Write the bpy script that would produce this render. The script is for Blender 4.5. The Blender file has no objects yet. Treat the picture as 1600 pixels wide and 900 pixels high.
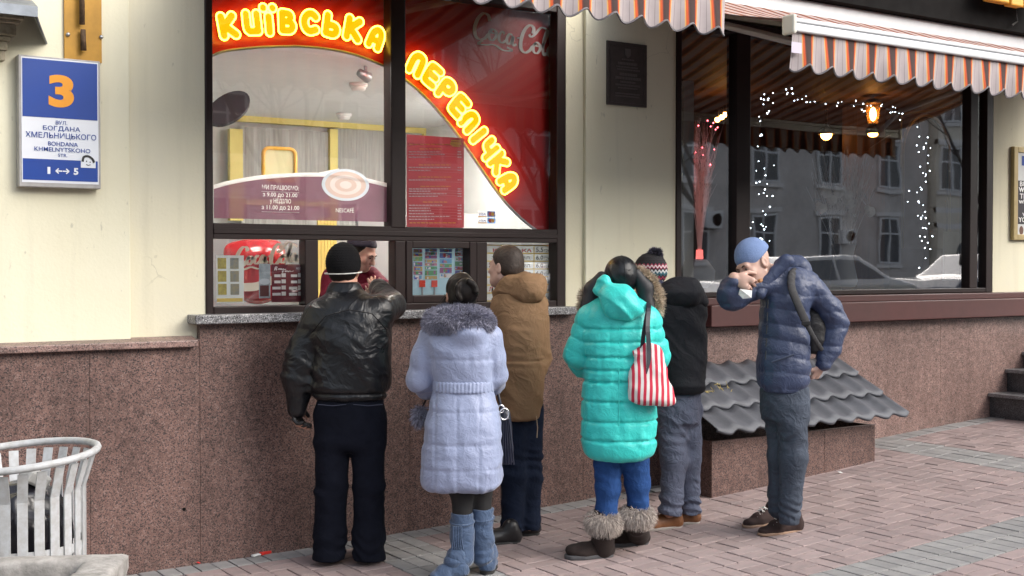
import bpy, bmesh, math, random
import numpy as np
from mathutils import Vector, Matrix

random.seed(7)
RNG = np.random.default_rng(7)
S = bpy.context.scene
COL = S.collection
R_ = math.radians

# ------------------------------------------------------------------ camera
# wall face = plane y 0, x runs along the street, camera stands on the pavement at y = -CAM_D
F_PX, CAM_D, CAM_H, YAW, PITCH = 1950.0, 6.7, 1.63, R_(33.5), R_(1.03)
cam_d = bpy.data.cameras.new("camera")
cam = bpy.data.objects.new("camera", cam_d)
COL.objects.link(cam)
cam.location = (0, -CAM_D, CAM_H)
cam.rotation_euler = (math.pi / 2 - PITCH, 0, -YAW)
cam_d.sensor_width = 36.0
cam_d.lens = 36.0 * F_PX / 1600.0
cam_d.clip_start = 0.05
cam_d.clip_end = 2000
S.camera = cam

# ------------------------------------------------------------------ sky, sun, exposure
SUN_EL, SUN_AZ = R_(33), R_(146)      # overcast winter light from over the street
w = bpy.data.worlds.new("World")
S.world = w
w.use_nodes = True
nt = w.node_tree
bg = nt.nodes["Background"]
sky = nt.nodes.new("ShaderNodeTexSky")
sky.sky_type = 'NISHITA'
sky.sun_disc = False
sky.sun_elevation = SUN_EL
sky.sun_rotation = SUN_AZ
sky.air_density = 1.0
sky.dust_density = 4.0
sky.ozone_density = 1.0
hsv = nt.nodes.new('ShaderNodeHueSaturation')      # a grey winter sky: most of the blue taken out
hsv.inputs['Saturation'].default_value = 0.45
nt.links.new(sky.outputs[0], hsv.inputs['Color'])
nt.links.new(hsv.outputs[0], bg.inputs[0])
bg.inputs[1].default_value = 0.15
sl = bpy.data.lights.new("sun", 'SUN')
sl.energy = 0.8
sl.angle = R_(60)
sl.color = (1.0, 0.96, 0.9)
sun = bpy.data.objects.new("sun", sl)
COL.objects.link(sun)
_d = Vector((math.sin(SUN_AZ) * math.cos(SUN_EL), math.cos(SUN_AZ) * math.cos(SUN_EL), math.sin(SUN_EL)))
sun.rotation_euler = _d.to_track_quat('Z', 'Y').to_euler()
sun.location = (0, -10, 20)
S.view_settings.view_transform = 'Standard'
S.view_settings.look = 'None'
S.view_settings.exposure = 1.15
S.view_settings.gamma = 1
S.render.engine = 'CYCLES'
S.cycles.use_denoising = True
S.cycles.max_bounces = 8
S.cycles.transparent_max_bounces = 16
S.cycles.caustics_reflective = False
S.cycles.caustics_refractive = False

# ------------------------------------------------------------------ photo pixel -> place
_fw = np.array([math.sin(YAW) * math.cos(PITCH), math.cos(YAW) * math.cos(PITCH), -math.sin(PITCH)])
_rt = np.array([math.cos(YAW), -math.sin(YAW), 0.0])
_up = np.cross(_rt, _fw)
_cp = np.array([0, -CAM_D, CAM_H])


def ray(px, py):
    return _fw + (px - 800) / F_PX * _rt - (py - 450) / F_PX * _up


def at(px, py, y=0.0):
    "point of the plane Y = y seen at a photo pixel"
    r = ray(px, py)
    return _cp + r * ((y + CAM_D) / r[1])


def X(px, y=0.0):
    return at(px, 415, y)[0]


def Z(px, py, y=0.0):
    return at(px, py, y)[2]


def rect(x0, x1, y0, y1, y):
    "x0, x1, bottom, top of an upright rectangle on plane y"
    c = (x0 + x1) / 2
    return X(x0, y), X(x1, y), Z(c, y1, y), Z(c, y0, y)


_gx = [-30, -2, 1.97, 3.28, 4.79, 6.3, 7.92, 9.3, 12, 18, 40]
_gz = [-.03, -.03, -.02, .0, .056, .145, .261, .334, .45, .60, .8]


def gz(x, y=0.0):
    "height of the pavement: the street climbs to the right and drains away from the wall"
    xs = [x - .6, x - .3, x, x + .3, x + .6]
    return float(np.mean(np.interp(xs, _gx, _gz))) + 0.012 * max(min(y, 0), -8)


def ground(px, py):
    r = ray(px, py)
    t = 6.5
    for _ in range(30):
        p = _cp + r * t
        t = (gz(p[0], p[1]) - CAM_H) / r[2]
    return _cp + r * t, t


# ------------------------------------------------------------------ objects
def tag(o, label=None, cat=None, group=None, kind=None):
    if label: o['label'] = label
    if cat: o['category'] = cat
    if group: o['group'] = group
    if kind: o['kind'] = kind
    return o


def thing(name, label, cat, loc=(0, 0, 0), rz=0, group=None):
    o = bpy.data.objects.new(name, None)
    o.empty_display_size = .1
    COL.objects.link(o)
    o.location = loc
    o.rotation_euler = (0, 0, rz)
    return tag(o, label, cat, group)


def link(name, me, mats=None, parent=None):
    o = bpy.data.objects.new(name, me)
    COL.objects.link(o)
    if mats is not None:
        for m in (mats if isinstance(mats, (list, tuple)) else [mats]):
            me.materials.append(m)
    if parent is not None:
        o.parent = parent
    return o


def off(o, parent_loc):
    "o's mesh was made in world coordinates: shift it under a parent standing at parent_loc"
    o.location = (-parent_loc[0], -parent_loc[1], -parent_loc[2])
    return o


class MB:
    "collects faces, links them as ONE mesh object"

    def __init__(s):
        s.v, s.f, s.m, s.uv = [], [], [], None

    def add(s, vs, fs, m=0):
        n = len(s.v)
        s.v += [tuple(map(float, v)) for v in vs]
        s.f += [tuple(i + n for i in f) for f in fs]
        s.m += [m] * len(fs)
        return s

    def box(s, x0, x1, y0, y1, z0, z1, m=0):
        return s.add([(x0, y0, z0), (x1, y0, z0), (x1, y1, z0), (x0, y1, z0), (x0, y0, z1), (x1, y0, z1), (x1, y1, z1), (x0, y1, z1)],
                     [(0, 3, 2, 1), (4, 5, 6, 7), (0, 1, 5, 4), (1, 2, 6, 5), (2, 3, 7, 6), (3, 0, 4, 7)], m)

    def prism(s, poly, y0, y1, m=0):
        "poly in (x, z), seen from the street counter-clockwise; extruded from y0 (front) to y1"
        n = len(poly)
        vs = [(x, y0, z) for x, z in poly] + [(x, y1, z) for x, z in poly]
        fs = [tuple(range(n)), tuple(range(2 * n - 1, n - 1, -1))]
        fs += [(i + n, (i + 1) % n + n, (i + 1) % n, i) for i in range(n)]
        return s.add(vs, fs, m)

    def flat(s, poly, y, m=0):
        return s.add([(x, y, z) for x, z in poly], [tuple(range(len(poly)))], m)

    def quad(s, a, b, c, d, m=0):
        return s.add([a, b, c, d], [(0, 1, 2, 3)], m)

    def tube(s, pts, r, n=8, m=0, cap=True, closed=False):
        P = [np.array(p, float) for p in pts]
        L = len(P)
        rs = r if isinstance(r, (list, tuple, np.ndarray)) else [r] * L
        vs, fs = [], []
        ref = None
        for i, p in enumerate(P):
            if closed:
                t = P[(i + 1) % L] - P[i - 1]
            else:
                t = P[min(i + 1, L - 1)] - P[max(i - 1, 0)]
            t = t / (np.linalg.norm(t) + 1e-9)
            if ref is None:
                ref = np.array([0, 0, 1.0]) if abs(t[2]) < .9 else np.array([1.0, 0, 0])
            a = np.cross(t, ref); a /= np.linalg.norm(a) + 1e-9
            b = np.cross(t, a); ref = -b if False else np.cross(a, t)
            for k in range(n):
                q = 2 * math.pi * k / n
                vs.append(p + rs[i] * (math.cos(q) * a + math.sin(q) * b))
        for i in range(L if closed else L - 1):
            j = (i + 1) % L
            for k in range(n):
                fs.append((i * n + k, i * n + (k + 1) % n, j * n + (k + 1) % n, j * n + k))
        if cap and not closed:
            fs.append(tuple(range(n - 1, -1, -1)))
            fs.append(tuple(range((L - 1) * n, L * n)))
        return s.add(vs, fs, m)

    def lathe(s, c, prof, n=24, m=0, cap=True):
        "prof: (radius, z) from the bottom up"
        vs, fs = [], []
        for r, z in prof:
            for k in range(n):
                q = 2 * math.pi * k / n
                vs.append((c[0] + r * math.cos(q), c[1] + r * math.sin(q), c[2] + z))
        for i in range(len(prof) - 1):
            for k in range(n):
                fs.append((i * n + k, i * n + (k + 1) % n, (i + 1) * n + (k + 1) % n, (i + 1) * n + k))
        if cap:
            fs.append(tuple(range(n - 1, -1, -1)))
            fs.append(tuple(range((len(prof) - 1) * n, len(prof) * n)))
        return s.add(vs, fs, m)

    def sphere(s, c, r, n=10, m=0):
        rr = r if isinstance(r, (list, tuple)) else (r, r, r)
        vs, fs = [], []
        h = n // 2
        for i in range(h + 1):
            a = math.pi * i / h - math.pi / 2
            ra = max(math.cos(a), .02)
            for k in range(n):
                q = 2 * math.pi * k / n
                vs.append((c[0] + rr[0] * ra * math.cos(q), c[1] + rr[1] * ra * math.sin(q), c[2] + rr[2] * math.sin(a)))
        for i in range(h):
            for k in range(n):
                fs.append((i * n + k, i * n + (k + 1) % n, (i + 1) * n + (k + 1) % n, (i + 1) * n + k))
        fs.append(tuple(range(n - 1, -1, -1))); fs.append(tuple(range(h * n, h * n + n)))
        return s.add(vs, fs, m)

    def ribbon(s, pts, wd, y, m=0, taper=True):
        "flat brush stroke through (x, z) points on the plane y"
        P = spline(pts, 6)
        n = len(P)
        vs, fs = [], []
        for i in range(n):
            t = P[min(i + 1, n - 1)] - P[max(i - 1, 0)]
            t = t / (np.linalg.norm(t) + 1e-9)
            # broad-nib pen: thick on the down strokes
            k = (.35 + .65 * abs(t[1])) if taper else 1
            nn = np.array([-t[1], t[0]]) * wd / 2 * k
            vs += [(P[i][0] + nn[0], y, P[i][1] + nn[1]), (P[i][0] - nn[0], y, P[i][1] - nn[1])]
        for i in range(n - 1):
            fs.append((2 * i, 2 * i + 1, 2 * i + 3, 2 * i + 2))
        return s.add(vs, fs, m)

    def mesh(s, name, smooth=False):
        me = bpy.data.meshes.new(name)
        me.from_pydata(s.v, [], s.f)
        me.polygons.foreach_set('material_index', s.m)
        if smooth:
            me.polygons.foreach_set('use_smooth', [True] * len(s.f))
        me.update()
        return me

    def build(s, name, mats=None, parent=None, smooth=False, bevel=0, origin=None):
        if origin is not None:
            s.v = [(a - origin[0], b - origin[1], c - origin[2]) for a, b, c in s.v]
        o = link(name, s.mesh(name, smooth), mats, parent)
        if bevel:
            b = o.modifiers.new('bevel', 'BEVEL')
            b.width = bevel; b.segments = 2; b.limit_method = 'ANGLE'
        return o


def spline(pts, k=6):
    "Catmull-Rom through the points"
    P = [np.array(p, float) for p in pts]
    if len(P) < 3:
        return P
    Q = [2 * P[0] - P[1]] + P + [2 * P[-1] - P[-2]]
    out = []
    for i in range(1, len(Q) - 2):
        for j in range(k):
            t = j / k
            out.append(.5 * (2 * Q[i] + (Q[i + 1] - Q[i - 1]) * t + (2 * Q[i - 1] - 5 * Q[i] + 4 * Q[i + 1] - Q[i + 2]) * t * t
                             + (3 * Q[i] - Q[i - 1] - 3 * Q[i + 1] + Q[i + 2]) * t ** 3))
    out.append(P[-1])
    return out


def text_geo(body, bold=0.0, ext=0.0, spacing=1.0, shear=0.0, res=2):
    c = bpy.data.curves.new("t", 'FONT')
    c.body = body; c.resolution_u = res; c.offset = bold; c.extrude = ext; c.space_character = spacing; c.shear = shear
    o = bpy.data.objects.new("t", c)
    COL.objects.link(o)
    dg = bpy.context.evaluated_depsgraph_get()
    dg.update()
    me = bpy.data.meshes.new_from_object(o.evaluated_get(dg))
    v = np.array([q.co[:] for q in me.vertices])
    f = [tuple(p.vertices) for p in me.polygons]
    bpy.data.objects.remove(o); bpy.data.curves.remove(c); bpy.data.meshes.remove(me)
    return v, f


def text_in(mb, body, x0, x1, z0, z1, y, m=0, bold=0.0, fit=True, shear=0.0, slant=0.0, res=2):
    "print text into the upright rectangle on plane y"
    v, f = text_geo(body, bold, shear=shear, res=res)
    if not len(v): return
    lo, hi = v.min(0), v.max(0)
    sx, sz = (x1 - x0) / (hi[0] - lo[0]), (z1 - z0) / (hi[1] - lo[1])
    if not fit:
        sx = sz = min(sx, sz)
    cx, cz = (x0 + x1) / 2, (z0 + z1) / 2
    mx, mz = (lo[0] + hi[0]) / 2, (lo[1] + hi[1]) / 2
    mb.add([(cx + (a - mx) * sx, y, cz + (b - mz) * sz + slant * (a - mx) * sx) for a, b, _ in v], f, m)


def text_px(mb, body, x0, x1, y0, y1, y, m=0, **k):
    a, b, c, d = rect(x0, x1, y0, y1, y)
    text_in(mb, body, a, b, c, d, y, m, **k)


# ------------------------------------------------------------------ materials
def lin(r, g, b):
    f = lambda c: c / 12.92 if c <= .04045 else ((c + .055) / 1.055) ** 2.4
    return (f(r / 255), f(g / 255), f(b / 255))


_mats = {}


def mat(name, col, rough=.6, metal=0.0, var=0.0, vs=8.0, col2=None, bump=0.0, bs=120.0, spec=.5, emit=None, es=1.0,
        stretch=(1, 1, 1), sheen=0.0, coat=0.0, island=0.0, detail=4.0, fold=0.0, fs=14.0):
    if name in _mats: return _mats[name]
    m = bpy.data.materials.new(name)
    _mats[name] = m
    m.use_nodes = True
    N, L = m.node_tree.nodes, m.node_tree.links
    b = N["Principled BSDF"]
    b.inputs['Base Color'].default_value = (*col, 1)
    b.inputs['Roughness'].default_value = rough
    b.inputs['Metallic'].default_value = metal
    b.inputs['Specular IOR Level'].default_value = spec
    b.inputs['Sheen Weight'].default_value = sheen
    b.inputs['Coat Weight'].default_value = coat
    if emit:
        b.inputs['Emission Color'].default_value = (*emit, 1)
        b.inputs['Emission Strength'].default_value = es
    co = N.new('ShaderNodeTexCoord')
    mp = N.new('ShaderNodeMapping')
    mp.inputs['Scale'].default_value = stretch
    L.new(co.outputs['Object'], mp.inputs[0])
    out = None
    if var or col2:
        n = N.new('ShaderNodeTexNoise')
        n.inputs['Scale'].default_value = vs; n.inputs['Detail'].default_value = detail; n.inputs['Roughness'].default_value = .65
        L.new(mp.outputs[0], n.inputs['Vector'])
        rp = N.new('ShaderNodeMapRange')
        rp.inputs[1].default_value = .32; rp.inputs[2].default_value = .68
        L.new(n.outputs[0], rp.inputs[0])
        mx = N.new('ShaderNodeMix'); mx.data_type = 'RGBA'
        L.new(rp.outputs[0], mx.inputs[0])
        c2 = col2 or tuple(c * (1 - var) for c in col)
        mx.inputs[6].default_value = (*col, 1); mx.inputs[7].default_value = (*c2, 1)
        out = mx.outputs[2]
        rr = N.new('ShaderNodeMapRange')
        rr.inputs[3].default_value = max(rough - .08, .03); rr.inputs[4].default_value = min(rough + .1, 1)
        L.new(n.outputs[0], rr.inputs[0]); L.new(rr.outputs[0], b.inputs['Roughness'])
    if island:
        g = N.new('ShaderNodeNewGeometry'); oi = N.new('ShaderNodeObjectInfo')
        ad = N.new('ShaderNodeMath'); ad.operation = 'ADD'
        L.new(g.outputs['Random Per Island'], ad.inputs[0]); L.new(oi.outputs['Random'], ad.inputs[1])
        fr = N.new('ShaderNodeMath'); fr.operation = 'FRACT'; L.new(ad.outputs[0], fr.inputs[0])
        mr = N.new('ShaderNodeMapRange'); mr.inputs[3].default_value = 1 - island; mr.inputs[4].default_value = 1 + island
        L.new(fr.outputs[0], mr.inputs[0])
        hs = N.new('ShaderNodeHueSaturation')
        L.new(mr.outputs[0], hs.inputs['Value'])
        if out: L.new(out, hs.inputs['Color'])
        else: hs.inputs['Color'].default_value = (*col, 1)
        out = hs.outputs[0]
    if out: L.new(out, b.inputs['Base Color'])
    nrm = None
    if fold:
        n3 = N.new('ShaderNodeTexNoise'); n3.inputs['Scale'].default_value = fs; n3.inputs['Detail'].default_value = 3
        n3.inputs['Distortion'].default_value = .6
        L.new(mp.outputs[0], n3.inputs['Vector'])
        b3 = N.new('ShaderNodeBump'); b3.inputs['Strength'].default_value = fold; b3.inputs['Distance'].default_value = .03
        # ridged: thin crease lines rather than soft lumps
        s1 = N.new('ShaderNodeMath'); s1.operation = 'SUBTRACT'; s1.inputs[1].default_value = .5; L.new(n3.outputs[0], s1.inputs[0])
        s2 = N.new('ShaderNodeMath'); s2.operation = 'ABSOLUTE'; L.new(s1.outputs[0], s2.inputs[0])
        s3 = N.new('ShaderNodeMath'); s3.operation = 'MULTIPLY'; s3.inputs[1].default_value = -1.6; L.new(s2.outputs[0], s3.inputs[0])
        L.new(s3.outputs[0], b3.inputs['Height']); nrm = b3.outputs[0]
    if bump:
        n2 = N.new('ShaderNodeTexNoise'); n2.inputs['Scale'].default_value = bs; n2.inputs['Detail'].default_value = 3
        L.new(mp.outputs[0], n2.inputs['Vector'])
        bm = N.new('ShaderNodeBump'); bm.inputs['Strength'].default_value = bump; bm.inputs['Distance'].default_value = .004
        L.new(n2.outputs[0], bm.inputs['Height'])
        if nrm: L.new(nrm, bm.inputs['Normal'])
        nrm = bm.outputs[0]
    if nrm: L.new(nrm, b.inputs['Normal'])
    return m


def granite(name, c1, c2, c3, scale=130, rough=.35):
    if name in _mats: return _mats[name]
    m = mat(name, c1, rough)
    N, L = m.node_tree.nodes, m.node_tree.links
    b = N["Principled BSDF"]
    co = N.new('ShaderNodeNewGeometry')
    v = N.new('ShaderNodeTexVoronoi'); v.inputs['Scale'].default_value = scale
    L.new(co.outputs['Position'], v.inputs['Vector'])
    sp = N.new('ShaderNodeSeparateColor'); L.new(v.outputs['Color'], sp.inputs[0])
    r = N.new('ShaderNodeValToRGB')
    e = r.color_ramp.elements
    r.color_ramp.interpolation = 'CONSTANT'
    e[0].position = 0; e[0].color = (*c2, 1)
    e[1].position = .22; e[1].color = (*c1, 1)
    k = e.new(.62); k.color = (*[c * .8 for c in c1], 1)
    k = e.new(.80); k.color = (*c3, 1)
    k = e.new(.90); k.color = (*[a * 1.25 for a in c1], 1)
    L.new(sp.outputs[0], r.inputs[0])
    n = N.new('ShaderNodeTexNoise'); n.inputs['Scale'].default_value = 1.6; n.inputs['Detail'].default_value = 6; n.inputs['Roughness'].default_value = .65
    L.new(co.outputs['Position'], n.inputs['Vector'])
    n2 = N.new('ShaderNodeTexNoise'); n2.inputs['Scale'].default_value = 22; n2.inputs['Detail'].default_value = 3
    L.new(co.outputs['Position'], n2.inputs['Vector'])
    ad = N.new('ShaderNodeMath'); ad.operation = 'ADD'; L.new(n.outputs[0], ad.inputs[0]); L.new(n2.outputs[0], ad.inputs[1])
    mr = N.new('ShaderNodeMapRange'); mr.inputs[1].default_value = .75; mr.inputs[2].default_value = 1.25
    mr.inputs[3].default_value = .68; mr.inputs[4].default_value = 1.22
    L.new(ad.outputs[0], mr.inputs[0])
    g = N.new('ShaderNodeObjectInfo')
    mr2 = N.new('ShaderNodeMapRange'); mr2.inputs[3].default_value = .93; mr2.inputs[4].default_value = 1.06
    L.new(g.outputs['Random'], mr2.inputs[0])
    mps = N.new('ShaderNodeMapping'); mps.inputs['Scale'].default_value = (4, 4, .35); L.new(co.outputs['Position'], mps.inputs[0])
    n3 = N.new('ShaderNodeTexNoise'); n3.inputs['Scale'].default_value = 1.0; n3.inputs['Detail'].default_value = 6; L.new(mps.outputs[0], n3.inputs['Vector'])
    m3 = N.new('ShaderNodeMapRange'); m3.inputs[1].default_value = .3; m3.inputs[2].default_value = .7; m3.inputs[3].default_value = .78; m3.inputs[4].default_value = 1.14; L.new(n3.outputs[0], m3.inputs[0])
    m4 = N.new('ShaderNodeMath'); m4.operation = 'MULTIPLY'; L.new(mr.outputs[0], m4.inputs[0]); L.new(m3.outputs[0], m4.inputs[1])
    mu = N.new('ShaderNodeMath'); mu.operation = 'MULTIPLY'; L.new(m4.outputs[0], mu.inputs[0]); L.new(mr2.outputs[0], mu.inputs[1])
    hs = N.new('ShaderNodeHueSaturation'); L.new(mu.outputs[0], hs.inputs['Value']); L.new(r.outputs[0], hs.inputs['Color'])
    L.new(hs.outputs[0], b.inputs['Base Color'])
    return m


def emit(name, col, s):
    return mat(name, (0, 0, 0), .9, emit=col, es=s)


def glass(name, tint=(1, 1, 1), k=1.6, base=.03, dirt=0.0):
    "window pane: clear, with the mirror of the street on it"
    if name in _mats: return _mats[name]
    m = bpy.data.materials.new(name); _mats[name] = m
    m.use_nodes = True
    N, L = m.node_tree.nodes, m.node_tree.links
    N.remove(N["Principled BSDF"])
    t = N.new('ShaderNodeBsdfTransparent'); t.inputs[0].default_value = (*tint, 1)
    g = N.new('ShaderNodeBsdfGlossy'); g.inputs['Roughness'].default_value = 0.018
    g.inputs['Color'].default_value = (.98, .98, 1, 1)
    f = N.new('ShaderNodeFresnel'); f.inputs[0].default_value = 1.5
    # faint waviness of real panes
    co = N.new('ShaderNodeTexCoord'); n = N.new('ShaderNodeTexNoise'); n.inputs['Scale'].default_value = 2.2; n.inputs['Detail'].default_value = 1
    L.new(co.outputs['Object'], n.inputs['Vector'])
    bm = N.new('ShaderNodeBump'); bm.inputs['Strength'].default_value = .035; bm.inputs['Distance'].default_value = .02
    L.new(n.outputs[0], bm.inputs['Height']); L.new(bm.outputs[0], g.inputs['Normal'])
    ma = N.new('ShaderNodeMath'); ma.operation = 'MULTIPLY_ADD'; ma.use_clamp = True
    ma.inputs[1].default_value = k; ma.inputs[2].default_value = base
    L.new(f.outputs[0], ma.inputs[0])
    mx = N.new('ShaderNodeMixShader')
    L.new(ma.outputs[0], mx.inputs[0]); L.new(t.outputs[0], mx.inputs[1]); L.new(g.outputs[0], mx.inputs[2])
    L.new(mx.outputs[0], N['Material Output'].inputs[0])
    return m


def film(name, col, alpha):
    "printed translucent window film"
    if name in _mats: return _mats[name]
    m = mat(name, col, .5)
    m.node_tree.nodes["Principled BSDF"].inputs['Alpha'].default_value = alpha
    return m


def vinyl(name, col, alpha=1.0, back=.5, rough=.5):
    "thin print that light from behind shines through"
    if name in _mats: return _mats[name]
    m = mat(name, col, rough)
    N, L = m.node_tree.nodes, m.node_tree.links
    b = N["Principled BSDF"]
    tr = N.new('ShaderNodeBsdfTranslucent'); tr.inputs[0].default_value = (*[min(1, c * 1.3) for c in col], 1)
    mx = N.new('ShaderNodeMixShader'); mx.inputs[0].default_value = back
    L.new(b.outputs[0], mx.inputs[1]); L.new(tr.outputs[0], mx.inputs[2])
    t = N.new('ShaderNodeBsdfTransparent')
    m2 = N.new('ShaderNodeMixShader'); m2.inputs[0].default_value = alpha
    L.new(t.outputs[0], m2.inputs[1]); L.new(mx.outputs[0], m2.inputs[2]); L.new(m2.outputs[0], N['Material Output'].inputs[0])
    return m


def stripes(name, period, stops, axis=0, rough=.75, wob=0.0, trans=0.0, back=1.0):
    "cloth woven in stripes: stops = [(pos, colour)] over one period along one object axis"
    if name in _mats: return _mats[name]
    m = mat(name, stops[0][1], rough)
    N, L = m.node_tree.nodes, m.node_tree.links
    b = N["Principled BSDF"]
    co = N.new('ShaderNodeTexCoord')
    if axis == 'uv':
        sp = N.new('ShaderNodeSeparateXYZ'); L.new(co.outputs['UV'], sp.inputs[0]); src = sp.outputs[0]
    else:
        sp = N.new('ShaderNodeSeparateXYZ'); L.new(co.outputs['Object'], sp.inputs[0]); src = sp.outputs[axis]
    d = N.new('ShaderNodeMath'); d.operation = 'DIVIDE'; d.inputs[1].default_value = period; L.new(src, d.inputs[0])
    if wob:
        nn = N.new('ShaderNodeTexNoise'); nn.inputs['Scale'].default_value = 6; L.new(co.outputs['Object'], nn.inputs['Vector'])
        w2 = N.new('ShaderNodeMath'); w2.operation = 'MULTIPLY_ADD'; w2.inputs[1].default_value = wob; L.new(nn.outputs[0], w2.inputs[0]); L.new(d.outputs[0], w2.inputs[2])
        d = w2
    fr = N.new('ShaderNodeMath'); fr.operation = 'FRACT'; L.new(d.outputs[0], fr.inputs[0])
    r = N.new('ShaderNodeValToRGB'); r.color_ramp.interpolation = 'CONSTANT'
    e = r.color_ramp.elements
    e[0].position = 0; e[0].color = (*stops[0][1], 1)
    e[1].position = stops[1][0]; e[1].color = (*stops[1][1], 1)
    for p, c in stops[2:]:
        q = e.new(p); q.color = (*c, 1)
    L.new(fr.outputs[0], r.inputs[0])
    n = N.new('ShaderNodeTexNoise'); n.inputs['Scale'].default_value = 9; n.inputs['Detail'].default_value = 5
    L.new(co.outputs['Object'], n.inputs['Vector'])
    mr = N.new('ShaderNodeMapRange'); mr.inputs[3].default_value = .82; mr.inputs[4].default_value = 1.12; L.new(n.outputs[0], mr.inputs[0])
    hs = N.new('ShaderNodeHueSaturation'); L.new(mr.outputs[0], hs.inputs['Value']); L.new(r.outputs[0], hs.inputs['Color'])
    if back != 1.0:      # reverse tinted dark brown to paint in the shade under the awning
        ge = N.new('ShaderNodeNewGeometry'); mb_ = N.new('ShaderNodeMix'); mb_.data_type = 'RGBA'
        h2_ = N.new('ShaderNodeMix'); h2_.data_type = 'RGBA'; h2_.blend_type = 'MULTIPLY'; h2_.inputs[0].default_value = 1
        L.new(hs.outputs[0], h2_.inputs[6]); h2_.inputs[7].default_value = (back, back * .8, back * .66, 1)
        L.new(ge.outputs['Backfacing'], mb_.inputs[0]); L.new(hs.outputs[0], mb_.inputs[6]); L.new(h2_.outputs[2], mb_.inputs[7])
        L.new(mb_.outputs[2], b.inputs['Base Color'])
    else:
        L.new(hs.outputs[0], b.inputs['Base Color'])
    if trans:
        tr = N.new('ShaderNodeBsdfTranslucent'); L.new(hs.outputs[0], tr.inputs[0])
        mx = N.new('ShaderNodeMixShader'); mx.inputs[0].default_value = trans
        L.new(b.outputs[0], mx.inputs[1]); L.new(tr.outputs[0], mx.inputs[2]); L.new(mx.outputs[0], N['Material Output'].inputs[0])
    return m


# ------------------------------------------------------------------ implicit surfaces (bodies, cloth, letters)
def V(*a):
    return np.array(a, np.float32)


def _smin(a, b, k):
    if k <= 0: return np.minimum(a, b)
    h = np.maximum(k - np.abs(a - b), 0) / k
    return np.minimum(a, b) - h * h * k * .25


def cone(a, b, ra, rb, k=.02, flat=None, q=None, op='add'):
    "tapered limb a-b; flat=(axis, factor) squashes it; q=(spacing, amp, phase) quilts it in rings"
    a, b = np.asarray(a, np.float32), np.asarray(b, np.float32)
    R = max(ra, rb) + (q[1] if q else 0)
    ab = b - a
    L2 = float(ab @ ab) + 1e-9
    Ln = math.sqrt(L2)

    def fn(x, y, z):
        px, py, pz = x - a[0], y - a[1], z - a[2]
        t = np.clip((px * ab[0] + py * ab[1] + pz * ab[2]) / L2, 0, 1)
        vx, vy, vz = px - t * ab[0], py - t * ab[1], pz - t * ab[2]
        if flat is not None:
            ax, fc = flat
            c = (vx * ax[0] + vy * ax[1] + vz * ax[2]) * (1 / fc - 1)
            vx, vy, vz = vx + c * ax[0], vy + c * ax[1], vz + c * ax[2]
        r = ra + (rb - ra) * t
        if q is not None:
            r = r + q[1] * (np.sqrt(np.abs(np.sin(np.pi * (t * Ln / q[0] + q[2])))) - .6)
        return np.sqrt(vx * vx + vy * vy + vz * vz) - r
    e = R * max(1, (flat[1] if flat else 1))
    return (np.minimum(a, b) - e, np.maximum(a, b) + e, fn, op, k)


def ell(c, r, k=.02, M=None, op='add'):
    "ellipsoid; M: rows = its own axes"
    c = np.asarray(c, np.float32); r = np.asarray(r, np.float32)
    R = float(max(r))

    def fn(x, y, z):
        px, py, pz = x - c[0], y - c[1], z - c[2]
        if M is not None:
            px, py, pz = (M[0][0] * px + M[0][1] * py + M[0][2] * pz, M[1][0] * px + M[1][1] * py + M[1][2] * pz,
                          M[2][0] * px + M[2][1] * py + M[2][2] * pz)
        k0 = np.sqrt((px / r[0]) ** 2 + (py / r[1]) ** 2 + (pz / r[2]) ** 2)
        k1 = np.sqrt((px / r[0] ** 2) ** 2 + (py / r[1] ** 2) ** 2 + (pz / r[2] ** 2) ** 2) + 1e-6
        return k0 * (k0 - 1) / k1
    return (c - R, c + R, fn, op, k)


def loft(rows, k=.02, n=2.2, edge=.02, op='add', seams=(), sa=.012, sw=.012):
    "upright stack of ovals. rows: (z, cx, cy, half width, half depth)"
    rows = sorted(rows)
    A = np.array(rows, np.float32)
    lo = np.array([(A[:, 1] - A[:, 3]).min(), (A[:, 2] - A[:, 4]).min(), A[0, 0]])
    hi = np.array([(A[:, 1] + A[:, 3]).max(), (A[:, 2] + A[:, 4]).max(), A[-1, 0]])
    # smooth the profile
    zz = np.linspace(A[0, 0], A[-1, 0], 80)
    C = [np.interp(zz, A[:, 0], A[:, i]) for i in range(1, 5)]
    for _ in range(3):
        C = [np.concatenate([[c[0]], (c[:-2] + 2 * c[1:-1] + c[2:]) / 4, [c[-1]]]) for c in C]

    def fn(x, y, z):
        cx, cy, a, b = [np.interp(z, zz, c).astype(np.float32) for c in C]
        g = 0
        for s in seams:
            g = g + sa * np.exp(-((z - s) / sw) ** 2)
        a = a - g; b = b - g
        u = np.abs((x - cx) / a); v = np.abs((y - cy) / b)
        d = ((u ** n + v ** n) ** (1 / n) - 1) * np.minimum(a, b)
        cap = np.maximum(z - A[-1, 0], A[0, 0] - z) + 0 * d
        h = np.maximum(edge - np.abs(d - cap), 0) / edge
        return np.maximum(d, cap) + h * h * edge * .25
    return (lo, hi, fn, op, k)


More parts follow.
